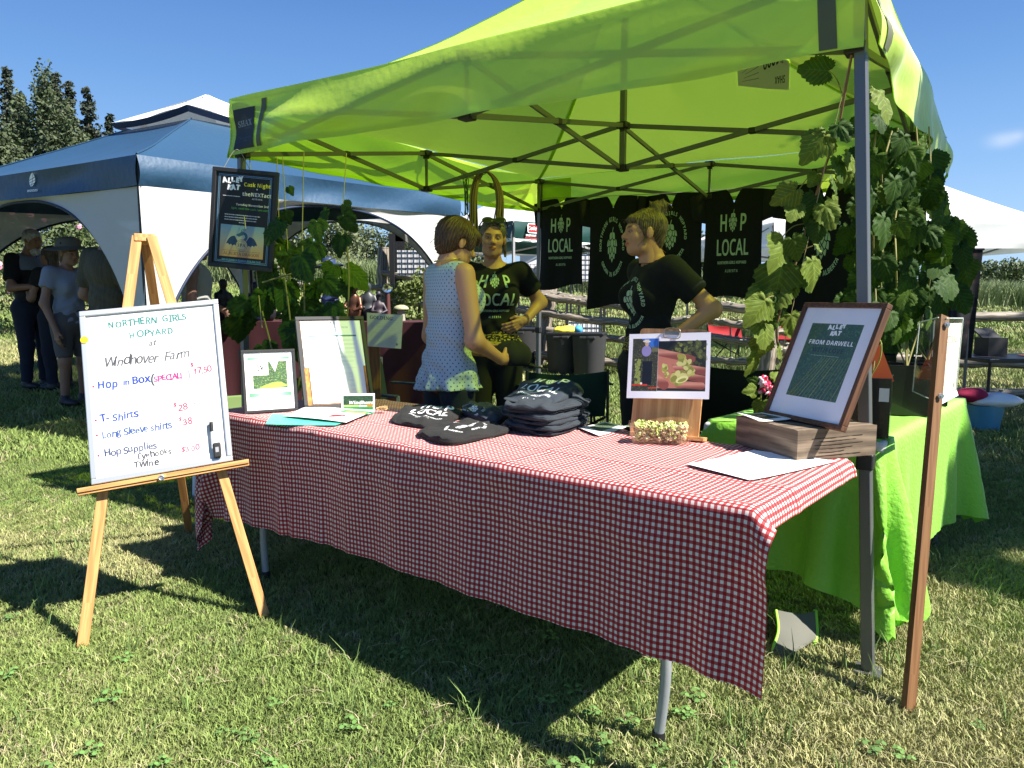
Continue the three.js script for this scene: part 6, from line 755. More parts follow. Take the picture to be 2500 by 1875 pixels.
// ------------------------------------------------------------------ folded shirts on the table
{
  const foldTex = (draw, bg, o) => ctex(768, 768, (c, w, h) => { c.fillStyle = bg; c.fillRect(0, 0, w, h); c.save(); c.translate(o.x * w, o.y * h); c.rotate(o.r); draw(c, o.s * w, o.s * w, '#eceff0', bg); c.restore(); });
  const fold = (name, label, quad, h0, ht, mat, plain, seed, layers = 1, grp) => {      // a soft folded shirt over four table points (front left, front right, back right, back left)
    const c = quad.map((p) => G(...p, TOP)), o = c[0].clone().add(c[1]).add(c[2]).add(c[3]).multiplyScalar(.25), t = thing(name, label, 't-shirt', o.clone(), 0, grp); o.y = 0;
    const at = (u0, v0) => { const a = 2 * u0 - 1, b = 2 * v0 - 1; return at0(.5 + .5 * a * Math.sqrt(Math.max(0, 1 - .26 * b * b * b * b)), .5 + .5 * b * Math.sqrt(Math.max(0, 1 - .26 * a * a * a * a))); }, at0 = (u, v) => c[0].clone().lerp(c[1], u).lerp(c[3].clone().lerp(c[2], u), v).sub(o);
    const H = (u, v) => { const a = Math.pow(Math.abs(2 * u - 1), 5), b = Math.pow(Math.abs(2 * v - 1), 5); return ht(u, v) * Math.sqrt(Math.max(0, 1 - a * .62)) * Math.sqrt(Math.max(0, 1 - b * .62)) + .006 * (vn(u * 6 + seed, v * 6) - .5) * 2 + .004 * (vn(u * 15 + seed, v * 15) - .5) + .003 * Math.sin(u * 16 + v * 9 + seed * 2 + 3 * vn(u * 4, v * 4 + seed)); };
    const top = sheet(36, 36, (u, v) => { const w = .010 * (vn(u * 5 + seed * 3, v * 5) - .5), p = at(clamp(u + w, -.02, 1.02), clamp(v + w, -.02, 1.02)); return [p.x, h0 + Math.max(.004, H(u, v)), p.z, u, v]; });
    part('shirt_top', top, mat, t);
    const rim = [], P0 = []; for (let i = 0; i <= 120; i++) { const s = i / 120 * 4, k = Math.min(3, Math.floor(s)), q = s - k, uv = [[q, 0], [1, q], [1 - q, 1], [0, 1 - q]][k]; P0.push(uv); }
    part('shirt_side', sheet(120, 8, (u, v) => { const [a, b] = P0[Math.round(u * 120)], w = .010 * (vn(a * 5 + seed * 3, b * 5) - .5), p = at(clamp(a + w, -.02, 1.02), clamp(b + w, -.02, 1.02)), y1 = h0 + Math.max(.004, H(a, b)), out = .013 * Math.sin(v * 3.14) + .005 * Math.abs(Math.sin(v * 6.28 + 2 * vn(u * 30, seed))) + .004 * (vn(u * 50, v * 4 + seed) - .5) + .004 * Math.abs(Math.sin(v * Math.PI * layers * 1.0)) * (layers > 1 ? 1 : 0), q = p.length() || 1; return [p.x * (1 + out / q), lerp(y1, h0 * (layers > 1 ? 0 : 1) + .001, v), p.z * (1 + out / q), u * 3, v]; }), plain, t); return t;
  };
  const bk = '#1c1b1b', nv = '#2b333d', tee = (c) => phy(c, .92, { sheen: .3, sheenRoughness: .8, bumpMap: rep(bumpWeave, 60), bumpScale: .0003 }), teeM = (m) => phy(0xffffff, .92, { map: m, sheen: .3, sheenRoughness: .8, bumpMap: rep(bumpWeave, 60), bumpScale: .0003 }), bkC = tee(lin(.012, .0115, .0115)), nvC = tee(lin(.024, .032, .042));
  fold('folded_shirt', 'black folded shirt with HOP LOCAL print, leftmost on the gingham cloth', [[945, 1033], [1060, 1052], [1142, 1012], [1000, 1001]], 0, (u, v) => .022 + .016 * v, teeM(foldTex(hopLocal, bk, { x: .18, y: .02, s: .84, r: .0 })), bkC, 3, 1, 'folded shirts on the gingham table');
  fold('folded_shirt', 'black folded shirt with a round print, in front of the other folded shirts', [[1003, 1060], [1095, 1092], [1262, 1055], [1140, 1030]], 0, (u, v) => .020 + .012 * u, teeM(foldTex(hopRound, bk, { x: .34, y: .16, s: .62, r: .15 })), bkC, 7, 1, 'folded shirts on the gingham table');
  fold('folded_shirt', 'small navy folded shirt lying between the black shirt and the navy stack', [[1125, 1016], [1215, 1042], [1250, 1012], [1135, 996]], 0, (u, v) => .030 + .012 * v, teeM(foldTex(hopRound, nv, { x: .05, y: .30, s: .70, r: .3 })), nvC, 11, 1, 'folded shirts on the gingham table');
  // the stack: six slabs, the top shirt draped over them
  const base = [[1222, 1050], [1345, 1068], [1452, 1034], [1300, 1012]], lay = []; const f = R(71);
  for (let i = 0; i < 6; i++) { const j = () => (f() - .5) * 26, q = base.map(([x, y]) => [x + j(), y + j() * .4]); const b = fold('folded_shirt', ['lowest navy shirt of the folded stack', 'second navy shirt from the bottom of the folded stack', 'third navy shirt from the bottom of the stack', 'fourth navy shirt from the bottom of the stack', 'fifth navy shirt from the bottom of the stack', 'second highest navy shirt, just under the printed one'][i], q, i * .0165, (u, v) => .020 + .004 * Math.sin(u * 5 + i), nvC, nvC, 20 + i, 1, 'navy shirts in the stack'); lay.push(b); }
  fold('folded_shirt', 'navy shirt printed HOP LOCAL draped over the top of the stack', [[1218, 1040], [1325, 1064], [1440, 1022], [1300, 1004]], .097, (u, v) => .012 + .040 * Math.sin(v * 2.0) - .014 * u * 0 - .03 * (1 - v) * (1 - v), teeM(foldTex(hopLocal, nv, { x: .07, y: .05, s: .88, r: -.02 })), nvC, 31, 1, 'navy shirts in the stack');
}
// ------------------------------------------------------------------ hop plants
function hopLeafGeo(kind, seed) {
  const f = R(seed), n = 52, ring = [], lob = kind === 2 ? 1 : kind === 1 ? .6 : .0;
  for (let i = 0; i < n; i++) { const a = i / n * 6.2832, c = Math.cos(a), base = .40 + .14 * c + .05 * Math.cos(2 * a), lobe = lob * (.17 * Math.max(0, Math.cos(2.5 * (Math.abs(((a + Math.PI) % 6.2832) - Math.PI) - 1.25))) + .16 * Math.pow(Math.max(0, Math.cos(a * .5)), 14) - .07), heart = -.26 * Math.pow(Math.max(0, -c), 10), tip = .15 * Math.pow(Math.max(0, c), 26), ser = (i % 2 ? .035 : -.012) * (c < -.9 ? .3 : 1); const r = base + lobe + heart + tip + ser + .012 * (f() - .5); ring.push([Math.sin(a) * r, c * r + .36]); }
  const pos = [0, .36, 0], idx = [], Z = (x, y) => { const ax = Math.abs(x); return -.42 * ax * ax + .10 * ax - .30 * (y - .3) * (y - .3) * (kind === 0 ? .8 : 1.1) + .028 * Math.sin(y * 21 + ax * 13) + .018 * Math.sin(ax * 28); };
  for (const k of [.35, .7, 1]) for (const [x, y] of ring) { const X = x * k, Y = (y - .36) * k + .36; pos.push(X, Y, Z(X, Y)); }
  pos[2] = Z(0, .36);
  for (let i = 0; i < n; i++) idx.push(0, 1 + i, 1 + (i + 1) % n); for (let q = 0; q < 2; q++) for (let i = 0; i < n; i++) { const a = 1 + q * n + i, b = 1 + q * n + (i + 1) % n; idx.push(a, a + n, b + n, a, b + n, b); }
  const g = new THREE.BufferGeometry(); g.setAttribute('position', new THREE.Float32BufferAttribute(pos, 3)); const uv = []; for (let i = 0; i < pos.length; i += 3) uv.push(pos[i] + .5, pos[i + 1]); g.setAttribute('uv', new THREE.Float32BufferAttribute(uv, 2)); g.setIndex(idx); g.computeVertexNormals(); return g;
}
const veinTex = dtex(256, 256, (u, v) => { const x = Math.abs(u - .5), y = v; let d = x * 1.2; for (let k = 0; k < 6; k++) { const y0 = .12 + k * .13; d = Math.min(d, Math.abs(y - y0 - x * .85) * (x > .0 ? .8 : 1)); } const ve = sstep(.012, .003, d), n = .9 + .2 * fbm(u * 14, v * 14, 3, 14); return [0, 1, 2].map((i) => clamp((.78 + .22 * ve) * n)); });
const veinBump = dtex(128, 128, (u, v) => { const x = Math.abs(u - .5), y = v; let d = x; for (let k = 0; k < 9; k++) d = Math.min(d, Math.abs(y - (.05 + k * .1) - x * .8)); const g = .5 - .3 * sstep(.03, .0, d) + .2 * (fbm(u * 20, v * 20, 2, 20) - .5); return [g, g, g]; }, false);
const LEAFS = [0, 1, 2].flatMap((k) => [0, 1].map((s) => hopLeafGeo(k, k * 7 + s + 3)));
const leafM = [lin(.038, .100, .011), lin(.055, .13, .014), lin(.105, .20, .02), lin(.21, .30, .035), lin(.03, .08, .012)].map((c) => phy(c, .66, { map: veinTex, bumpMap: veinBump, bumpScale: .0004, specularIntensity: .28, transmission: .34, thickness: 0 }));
const vineMat = std(lin(.22, .20, .06), .8), twine = std(lin(.42, .36, .16), .9), brownVine = std(lin(.23, .14, .06), .8);
const worldLeaf = (t, p, size, yaw, pitch, roll, kind, mat) => { const m = part('leaf', LEAFS[kind], leafM[mat], t); m.position.copy(p).sub(t.position); m.rotation.set(pitch, yaw, roll, 'YXZ'); m.scale.setScalar(size); return m; };
{
  const f = R(301);
  // front vine on its slanting string
  const path = [[2082, 118, 2.30], [2060, 240, 2.36], [2042, 330, 2.42], [2010, 420, 2.46], [1972, 545, 2.5], [1940, 650, 2.52], [1912, 740, 2.54], [1896, 800, 2.56], [1905, 880, 2.62]].map(([x, y, d]) => P(x, y, d));
  const t = thing('hop_vine', 'hop vine with sunlit leaves slanting down left of the right canopy leg', 'hop plant', path[path.length - 1].clone());
  part('stem', tube(path.map((p) => p.clone().sub(t.position)), .0042, 60, 6), brownVine, t); part('string', tube([path[0], path[4].clone().add(V(.012, .01, .01)), path[8]].map((p) => p.clone().sub(t.position)), .0014, 30, 4), twine, t);
  // pixel of the leaf middle, width in pixels, roll, material, kind
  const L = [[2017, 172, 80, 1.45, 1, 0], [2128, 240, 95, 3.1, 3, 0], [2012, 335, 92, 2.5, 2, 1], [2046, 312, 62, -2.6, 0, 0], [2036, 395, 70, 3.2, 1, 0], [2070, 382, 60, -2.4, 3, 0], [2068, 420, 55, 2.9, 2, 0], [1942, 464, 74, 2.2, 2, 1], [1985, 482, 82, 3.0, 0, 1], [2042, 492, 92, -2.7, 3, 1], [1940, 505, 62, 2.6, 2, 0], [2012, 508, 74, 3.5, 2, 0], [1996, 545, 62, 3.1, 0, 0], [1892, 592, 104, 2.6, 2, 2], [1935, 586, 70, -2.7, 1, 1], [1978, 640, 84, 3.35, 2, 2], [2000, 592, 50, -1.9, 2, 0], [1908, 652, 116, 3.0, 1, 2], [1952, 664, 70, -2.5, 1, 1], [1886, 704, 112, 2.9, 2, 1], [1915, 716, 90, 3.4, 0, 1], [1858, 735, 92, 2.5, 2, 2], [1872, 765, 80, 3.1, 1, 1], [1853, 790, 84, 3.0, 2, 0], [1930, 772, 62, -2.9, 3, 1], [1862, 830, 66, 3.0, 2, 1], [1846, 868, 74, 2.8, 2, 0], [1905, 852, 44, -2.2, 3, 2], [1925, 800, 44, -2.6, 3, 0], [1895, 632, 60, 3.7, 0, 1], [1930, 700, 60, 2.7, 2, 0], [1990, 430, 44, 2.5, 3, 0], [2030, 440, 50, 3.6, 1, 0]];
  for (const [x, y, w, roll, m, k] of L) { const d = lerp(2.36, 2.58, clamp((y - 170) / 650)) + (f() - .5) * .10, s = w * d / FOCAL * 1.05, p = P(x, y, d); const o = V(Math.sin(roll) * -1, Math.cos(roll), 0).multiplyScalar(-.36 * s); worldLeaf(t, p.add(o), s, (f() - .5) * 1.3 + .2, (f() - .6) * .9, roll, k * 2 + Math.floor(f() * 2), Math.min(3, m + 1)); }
  for (const [a, b] of [[3, [1945, 470]], [4, [1900, 590]], [5, [1985, 600]], [6, [1862, 735]], [1, [2020, 170]]]) part('leaf_stalk', tube([path[a], path[a].clone().lerp(P(...b, 2.5), .5).add(V(0, .02, 0)), P(...b, 2.5)].map((p) => p.clone().sub(t.position)), .0018, 10, 5), vineMat, t);
  // planters on the side table and the dense plants in them
  const glossy = phy(lin(.010, .010, .011), .22, { clearcoat: .4 }), soil = std(lin(.03, .022, .016), 1);
  const planter = (pos, w, h, label, yaw, tagIt) => { const p = thing('planter_box', label, 'planter', pos, yaw, 'black planters on the lime cloth'), s = w / 2, th = .006; for (const [x, z, a, b] of [[0, s - th / 2, w, th], [0, -s + th / 2, w, th]]) part('side_wall', rbox(a, h, b, .002, x, h / 2, z), glossy, p); for (const x of [-1, 1]) part('side_wall', box(th, h - .004, w - 2 * th, x * (s - th / 2), h / 2, 0), glossy, p); part('soil', box(w - 2 * th, .01, w - 2 * th, 0, h - .03, 0), soil, p); if (tagIt) part('price_tag', box(.03, .045, .001, s - .02, h - .055, s + .0012), std(0xffffff, .5, { map: ctex(64, 96, (c) => { c.fillStyle = '#e9e9e9'; c.fillRect(0, 0, 64, 96); lines(c, 10, 30, 44, 4, 12, '#777', 3, 4); }) }), p); return p; };
  const p1 = gAt(.545, .11), p2 = gAt(.54, .70), p3 = gAt(.54, 1.08), p4 = gAt(.30, 1.2);
  planter(p1, .165, .20, 'black square planter nearest the front, beside the canopy leg', -.5, true); planter(p2, .165, .20, 'black square planter behind the nearest one on the lime cloth', -.45); planter(p3, .165, .20, 'black planter third from the front, behind the sign', -.5); planter(p4, .165, .20, 'black planter at the far end of the lime cloth', -.5);
  const mass = (label, base, d, poly, n, seed, sz, mats) => {
    const g = R(seed), tt = thing('hop_plant', label, 'hop plant', base.clone().add(V(0, .18, 0)), 0, 'hop plants in the black planters'), inside = (x, y) => { let c = false; for (let i = 0, j = poly.length - 1; i < poly.length; j = i++) { const [a, b] = poly[i], [e, h] = poly[j]; if (b > y !== h > y && x < (e - a) * (y - b) / (h - b) + a) c = !c; } return c; };
    const xs = poly.map((q) => q[0]), ys = poly.map((q) => q[1]), X0 = Math.min(...xs), X1 = Math.max(...xs), Y0 = Math.min(...ys), Y1 = Math.max(...ys);
    for (let k = 0; k < 4; k++) { const x = lerp(X0, X1, .3 + .15 * k), pts = [V(0, 0, 0)]; for (let q = 1; q <= 5; q++) pts.push(P(lerp(x, (X0 + X1) / 2, .3 * (1 - q / 5)) + (g() - .5) * 26, lerp(Y1, Y0 + 50, q / 5), d + (g() - .5) * .2).sub(tt.position)); part('stem', tube(pts, .0034, 40, 5), vineMat, tt); }
    let c = 0, tries = 0; const placed = []; while (c < n && tries++ < 9000) { const x = lerp(X0, X1, g()), y = lerp(Y0, Y1, g()); if (!inside(x, y)) continue; const dd = d + (g() - .5) * .5, near = placed.some(([a, b, e]) => Math.hypot(a - x, b - y) < 19 && Math.abs(e - dd) < .12); if (near) continue; placed.push([x, y, dd]); const s = sz * (.7 + .55 * g()), roll = Math.PI + (g() - .5) * 1.3, p = P(x, y, dd); worldLeaf(tt, p.add(V(0, .36 * s, 0)), s, (g() - .5) * 1.9, (g() - .55) * 1.1, roll, [0, 1, 0, 1, 2, 3][Math.floor(g() * 6)], mats[Math.floor(g() * mats.length)]); c++; }
  };
  mass('dense hop plant in the nearest planter, close behind the right canopy leg', p1, 2.75, [[2085, 300], [2180, 270], [2235, 330], [2255, 480], [2250, 640], [2215, 760], [2150, 830], [2060, 850], [2030, 770], [2060, 640], [2085, 480]], 70, 311, .115, [0, 1, 1, 2]);
  mass('dense hop plant whose leaves overlap the sky below the canopy corner', p2, 3.05, [[2150, 260], [2215, 280], [2270, 360], [2325, 410], [2300, 480], [2330, 560], [2335, 640], [2310, 720], [2260, 790], [2160, 860], [2090, 800], [2120, 600]], 78, 313, .125, [0, 1, 1, 2]);
  mass('hop plant in the third planter, dark behind the sign post', p3, 3.4, [[2180, 420], [2290, 470], [2330, 540], [2365, 600], [2340, 680], [2290, 760], [2240, 850], [2140, 870], [2120, 700]], 60, 317, .125, [0, 1, 1, 2]);
  for (const [x, y, w, m, d] of [[2255, 405, 78, 1, 3.0], [2160, 462, 52, 3, 2.6], [2340, 612, 66, 1, 3.1], [2322, 540, 60, 0, 3.2], [2275, 475, 70, 1, 3.1], [2318, 720, 40, 1, 3.0], [2215, 540, 70, 1, 2.7]]) { const tt = scene.children.find((o) => o.name === 'hop_plant_001'), s = w * d / FOCAL; worldLeaf(tt, P(x, y, d).add(V(0, .36 * s, 0)), s, (f() - .5) * .8, -.1, Math.PI + (f() - .5) * .8, 0, m); }
  // printed card and young shoots in the nearest planter
  const cd = thing('plant_card', 'orange and white printed card stuck in the nearest planter', 'card', p1.clone().add(V(.01, .17, .05)), -.3); part('card', box(.07, .13, .0015, .0, .065, 0, [0, 0, .38]), std(0xffffff, .45, { map: ctex(160, 300, (c, w, h) => { c.fillStyle = '#b4511f'; c.fillRect(0, 0, w, h); c.fillStyle = '#e8e6e0'; c.fillRect(16, 70, 120, 46); c.fillRect(26, 140, 80, 60); c.fillRect(92, 120, 50, 40); c.fillStyle = '#8c3a16'; for (let i = 0; i < 8; i++) c.fillRect(10, 220 + i * 9, 140 - i * 7, 4); }) }), cd);
  const sh = thing('hop_shoot', 'young hop shoots sprouting in the nearest planter', 'plant', p1.clone().add(V(-.04, .18, .05))); for (let i = 0; i < 9; i++) { const x = (f() - .5) * .09, h = .05 + .05 * f(); part('stem', tube([V(x, 0, 0), V(x + .008, h * .6, .006), V(x + (f() - .5) * .03, h, .0)], .0016, 8, 5), std(lin(.2, .3, .1), .7), sh); const s = .035; const m = part('leaf', LEAFS[4], leafM[3], sh); m.position.set(x, h, 0); m.scale.setScalar(s); m.rotation.set(-.4, (f() - .5) * 2, (f() - .5) * 2); }
  const ar = sh; part('runner', tube([V(.02, 0, 0), V(.05, .08, .02), V(.045, .14, .03), V(.02, .17, .03)], .0022, 20, 6), std(lin(.35, .38, .08), .6), ar);
  // vines on strings at the left
  const lp = thing('hop_vine', 'shaded hop vines climbing strings at the left side of the canopy', 'hop plant', onG(-1.15, 3.9)), mD = 3.75, S = [[609, 372, 640, 800], [676, 384, 705, 880], [690, 384, 735, 930], [742, 372, 738, 1000], [846, 374, 838, 620], [592, 398, 600, 560]];
  for (const [x0, y0, x1, y1] of S) part('string', tube([P(x0, y0, 4.0), P(lerp(x0, x1, .45) - 4, lerp(y0, y1, .5), 3.9), P(x1, y1, mD)].map((p) => p.sub(lp.position)), .0026, 20, 4), twine, lp);
  for (const [x0, y0, x1, y1] of [[738, 600, 720, 1010], [690, 640, 705, 1010], [840, 500, 835, 900], [838, 620, 640, 690], [640, 760, 668, 1000]]) part('stem', tube([P(x0, y0, 3.8), P(lerp(x0, x1, .5) + 14, lerp(y0, y1, .5), 3.72), P(x1, y1, 3.7)].map((p) => p.sub(lp.position)), .0045, 20, 5), vineMat, lp);
  const LL = [[700, 555, 80], [772, 545, 60], [780, 600, 90], [730, 640, 95], [805, 520, 55], [828, 535, 60], [833, 505, 46], [840, 580, 62], [690, 628, 90], [668, 660, 90], [776, 690, 70], [700, 700, 95], [830, 672, 84], [850, 685, 62], [720, 748, 110], [742, 800, 90], [640, 720, 80], [610, 735, 95], [580, 778, 100], [832, 760, 62], [812, 748, 66], [768, 760, 60], [720, 850, 90], [630, 850, 70], [612, 860, 55], [820, 655, 60], [668, 600, 64], [648, 560, 56], [700, 460, 26], [700, 930, 80], [750, 700, 60], [690, 520, 40]];
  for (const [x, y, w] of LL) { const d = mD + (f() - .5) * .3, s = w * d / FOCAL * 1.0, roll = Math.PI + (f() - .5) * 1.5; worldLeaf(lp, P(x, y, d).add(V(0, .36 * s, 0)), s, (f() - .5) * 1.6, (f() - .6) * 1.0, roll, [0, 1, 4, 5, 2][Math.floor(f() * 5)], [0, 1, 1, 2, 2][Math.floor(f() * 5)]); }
  const crate = thing('planter_tub', 'dark tub holding the left hop vines behind the gingham table', 'planter', onG(-1.02, 3.72)); part('tub', new THREE.LatheGeometry([[.001, .01], [.15, .01], [.19, .34], [.2, .35], [.185, .35], [.175, .33]].map((p) => new THREE.Vector2(...p)), 24), glossy, crate); part('soil', new THREE.CylinderGeometry(.174, .174, .01, 20).translate(0, .32, 0), soil, crate);
}
// ------------------------------------------------------------------ signs on stakes
{
  const golding = (c, w, h, big) => { c.fillStyle = '#cdd3bd'; c.fillRect(0, 0, w, h); c.fillStyle = '#20261f'; c.font = 'bold 74px serif'; c.textAlign = 'left'; c.fillText(big, 40, 96); lines(c, w * .62, 94, 150, 1, 10, '#6a7066', 3); lines(c, w * .42, 126, 260, 1, 10, '#7a8074', 4); for (let i = 0; i < 4; i++) { lines(c, 44, 160 + i * 32, 60, 1, 10, '#868b7e', 8 + i); lines(c, 150, 160 + i * 32, 330, i === 1 ? 2 : 1, 12, '#868b7e', 18 + i); } lines(c, 44, 300, 440, 7, 17, '#868b7e', 31); lines(c, 330, 440, 130, 2, 16, '#9aa092', 44); hopCone(c, w - 72, h - 62, 26, '#2c3a2a', '#cdd3bd'); };
  const a = P(897, 763, 3.95), b = P(985, 769, 3.93), e = P(980, 851, 3.93), g = P(899, 845, 3.95), mid = a.clone().add(e).multiplyScalar(.5), t = thing('variety_sign', 'pale green sheet headed GOLDING on a wooden stake behind the table', 'sign', V(mid.x - .06, groundY(mid.x, mid.z), mid.z - .02));
  const pine2 = wood(pineTex, 5, { color: 0xb09a70 }); part('stake', bar(V(0, -.02, -.012), V(.0, e.y + .05 - t.position.y, -.012), .055, .02), pine2, t);
  part('sheet', sheet(8, 8, (u, v) => { const p = a.clone().lerp(b, u).lerp(g.clone().lerp(e, u), v).sub(t.position); return [p.x, p.y, p.z + .012, u, 1 - v]; }, .002), std(0xffffff, .45, { map: ctex(560, 540, (c, w, h) => golding(c, w, h, 'GOLDING')) }), t);
  // the acrylic holder in front on the right
  const top = P(2302, 772, 2.32), ft = G(2216, 1742), s = thing('sign_stake', 'leaning wooden stake with a bent clear acrylic sign holder at the right', 'sign', ft.clone()), L = (p) => p.clone().sub(ft), along = (y) => { let lo = 0, hi = 1; for (let i = 0; i < 40; i++) { const m = (lo + hi) / 2; if (proj(ft.clone().lerp(top, m))[1] > y) lo = m; else hi = m; } return ft.clone().lerp(top, lo); };
  const stakeWood = wood(pineTex, 6, { color: 0x94867a }); part('stake', bar(V(0, -.02, 0), L(top), .036, .018, V(.35, 0, 1)), stakeWood, s);
  const U = top.clone().sub(ft).normalize(), quad = (name, pts, mat, th) => part(name, sheet(4, 4, (u, v) => { const p = pts[0].clone().lerp(pts[1], u).lerp(pts[3].clone().lerp(pts[2], u), v).sub(ft); return [p.x, p.y, p.z, u, 1 - v]; }, th), mat, s);
  const acr = phy(0xffffff, .04, { transmission: 1, thickness: 0, ior: 1.49, clearcoat: .6 });
  const d0 = 2.33, d1 = 2.38, lA = P(2245, 787, d1 + .03), lB = P(2291, 775, d0 - .03), lC = P(2272, 975, d0 - .03), lD = P(2228, 955, d1 + .03), rA = P(2310, 777, d0 - .025), rB = P(2351, 777, d1 + .02), rC = P(2333, 963, d1 + .02), rD = P(2291, 985, d0 - .025);
  quad('acrylic_panel', [lA, lB, lC, lD], acr, .003); quad('acrylic_panel', [rA, rB, rC, rD], acr, .003); quad('bend_strip', [lB, rA, rD, lC], acr, .003);
  part('acrylic_edge', [[lA, lB], [lA, lD], [lD, lC], [rA, rB], [rB, rC]].map(([a, b]) => rod(a.clone().sub(ft), b.clone().sub(ft), .0018)), std(lin(.55, .62, .58), .2), s);
  const ins = (q, m) => q.map((p) => p.clone().add(V(.004, 0, -.006))); const lowR = rC.clone().lerp(rB, .05), lowL = rD.clone().lerp(rA, .05), hiL = rA.clone().lerp(rD, .06), hiR = rB.clone().lerp(rC, .06); quad('printed_sheet', ins([hiL, hiR, lowR, lowL]), std(0xffffff, .6, { map: ctex(400, 480, (c, w, h) => { c.fillStyle = '#e6e6da'; c.fillRect(0, 0, w, h); c.fillStyle = '#8d9290'; c.font = 'bold 66px serif'; c.fillText('TEXAL', 70, 130); lines(c, 60, 190, 240, 3, 22, '#9a9f9b', 3, 4); lines(c, 60, 300, 260, 6, 20, '#a5a9a5', 4, 4); hopCone(c, 320, 430, 26, '#5c655c', '#e6e6da'); }) }), .0008);
  quad('bottom_lip', [rD.clone().add(V(0, .012, .002)), rC.clone().add(V(0, .012, .002)), rC.clone().add(V(0, -.002, .012)), rD.clone().add(V(0, -.002, .012))], std(lin(.8, .8, .82), .3), .002);
  for (const y of [792, 966]) { const q = L(along(y)).add(V(.006, 0, .016)); part('bolt', [new THREE.CylinderGeometry(.0085, .0095, .006, 14).rotateX(1.5708).translate(q.x, q.y, q.z), new THREE.CylinderGeometry(.004, .004, .005, 6).rotateX(1.5708).translate(q.x, q.y, q.z + .004)], STEEL, s); }
}
// ------------------------------------------------------------------ poster hung on the left canopy leg
{
  const d = 3.80, o = P(592, 536, d), a = P(513, 412, d), b = P(674, 427, d - .02), w = a.distanceTo(b), h = P(513, 412, d).y - P(512, 657, d).y, t = thing('framed_poster', 'black framed beer poster hung on the left canopy leg', 'poster', o.clone()), e = b.clone().sub(a).normalize(), u = V(e.y * -.6, 1, 0).normalize(), N = e.clone().cross(u).normalize(); u.copy(N).cross(e); u.normalize();
  const q = { w, h, M: new THREE.Matrix4().makeBasis(e, u, N) }, sub = thing; t.position.copy(o).addScaledVector(u, -h / 2);
  pictureFrame(t, q, .020, .022, blackFrame, std(0xffffff, .55, { map: ctex(1024, 1600, (c, w, h) => {
    c.fillStyle = '#07090b'; c.fillRect(0, 0, w, h); c.strokeStyle = '#5d8fae'; c.lineWidth = 12; c.strokeRect(48, 42, w - 96, h - 84); c.strokeStyle = '#a9cbe0'; c.lineWidth = 4; c.strokeRect(70, 64, w - 140, h - 128); c.fillStyle = '#090a0c'; c.fillRect(84, 78, w - 168, h - 156);
    alley(c, 300, 230, 1.75, '#f5f5f3'); lines(c, 130, 400, 330, 1, 8, '#e8e8e8', 3, 12); c.textAlign = 'center'; c.fillStyle = '#f2e21c'; c.font = 'bold 92px sans-serif'; c.fillText('Cask Night', 730, 220); c.fillStyle = '#e8e4c8'; c.fillText('•', 730, 290); c.font = 'bold 92px sans-serif'; c.fillText('theNEXTact', 730, 385); c.font = 'bold 34px sans-serif'; c.fillText('ACTII 505 S', 740, 440); c.font = 'bold 52px sans-serif'; c.fillText('Tuesday November 3rd', 660, 560); c.fillStyle = '#4c9a3a'; c.font = 'bold 48px sans-serif'; c.fillText('5pm, until the cask runs out!', 620, 626); lines(c, 180, 720, 680, 3, 44, '#cfcfcf', 5, 16); lines(c, 440, 850, 160, 1, 30, '#cfcfcf', 9, 14);
    const x0 = 120, y0 = 905, W = 780, H = 560, g = c.createLinearGradient(0, y0, 0, y0 + H); g.addColorStop(0, '#7ea3b4'); g.addColorStop(.45, '#b9b496'); g.addColorStop(1, '#cf9858'); c.fillStyle = g; c.fillRect(x0, y0, W, H);
    c.fillStyle = '#1f3d5c'; for (const s of [-1, 1]) { c.save(); c.translate(x0 + W / 2, y0 + 300); c.scale(s, 1); c.beginPath(); c.moveTo(60, 0); c.lineTo(130, -110); c.quadraticCurveTo(230, -120, 280, 40); c.quadraticCurveTo(240, 10, 220, 60); c.quadraticCurveTo(190, 10, 165, 70); c.quadraticCurveTo(130, 20, 95, 70); c.closePath(); c.fill(); c.restore(); }
    c.strokeStyle = '#2c5a6b'; c.lineWidth = 46; c.lineCap = 'round'; c.beginPath(); c.moveTo(x0 + W / 2 - 40, y0 + 300); c.bezierCurveTo(x0 + W / 2 + 130, y0 + 250, x0 + W / 2 + 90, y0 + 120, x0 + W / 2 - 10, y0 + 130); c.stroke(); c.fillStyle = '#2c5a6b'; c.beginPath(); c.moveTo(x0 + W / 2 + 10, y0 + 95); c.lineTo(x0 + W / 2 - 110, y0 + 170); c.lineTo(x0 + W / 2 - 60, y0 + 200); c.lineTo(x0 + W / 2 + 20, y0 + 165); c.fill(); c.lineWidth = 10; for (let i = 0; i < 3; i++) { c.beginPath(); c.moveTo(x0 + W / 2 + i * 22 - 20, y0 + 105); c.lineTo(x0 + W / 2 + i * 30, y0 + 55); c.stroke(); }
    c.fillStyle = '#c2b58d'; c.beginPath(); c.arc(x0 + W / 2, y0 + 345, 100, 0, 7); c.fill(); c.strokeStyle = '#5a5540'; c.lineWidth = 6; c.stroke(); c.beginPath(); c.arc(x0 + W / 2, y0 + 345, 78, 0, 7); c.stroke(); c.fillStyle = '#2a2a22'; c.font = 'bold 78px serif'; c.fillText('IPA', x0 + W / 2, y0 + 372); c.font = '72px serif'; c.fillText('ALBERTA DRAGON', x0 + W / 2, y0 + 525, 640); c.fillRect(x0 + 60, y0 + 448, W - 120, 4); c.fillStyle = '#5fb0c8'; c.font = 'italic bold 40px sans-serif'; c.fillText('Special thanks to Northern Girls Hop Yard!', w / 2, 1530, 700);
  }) }), { glass: false });
  part('hanging_wire', tube([V(-w * .2, h, -.01), V(.0, h + .10, -.03), V(w * .2, h, -.01)].map((p) => p), .0016, 16, 4), std(lin(.3, .28, .2), .6), t);
}
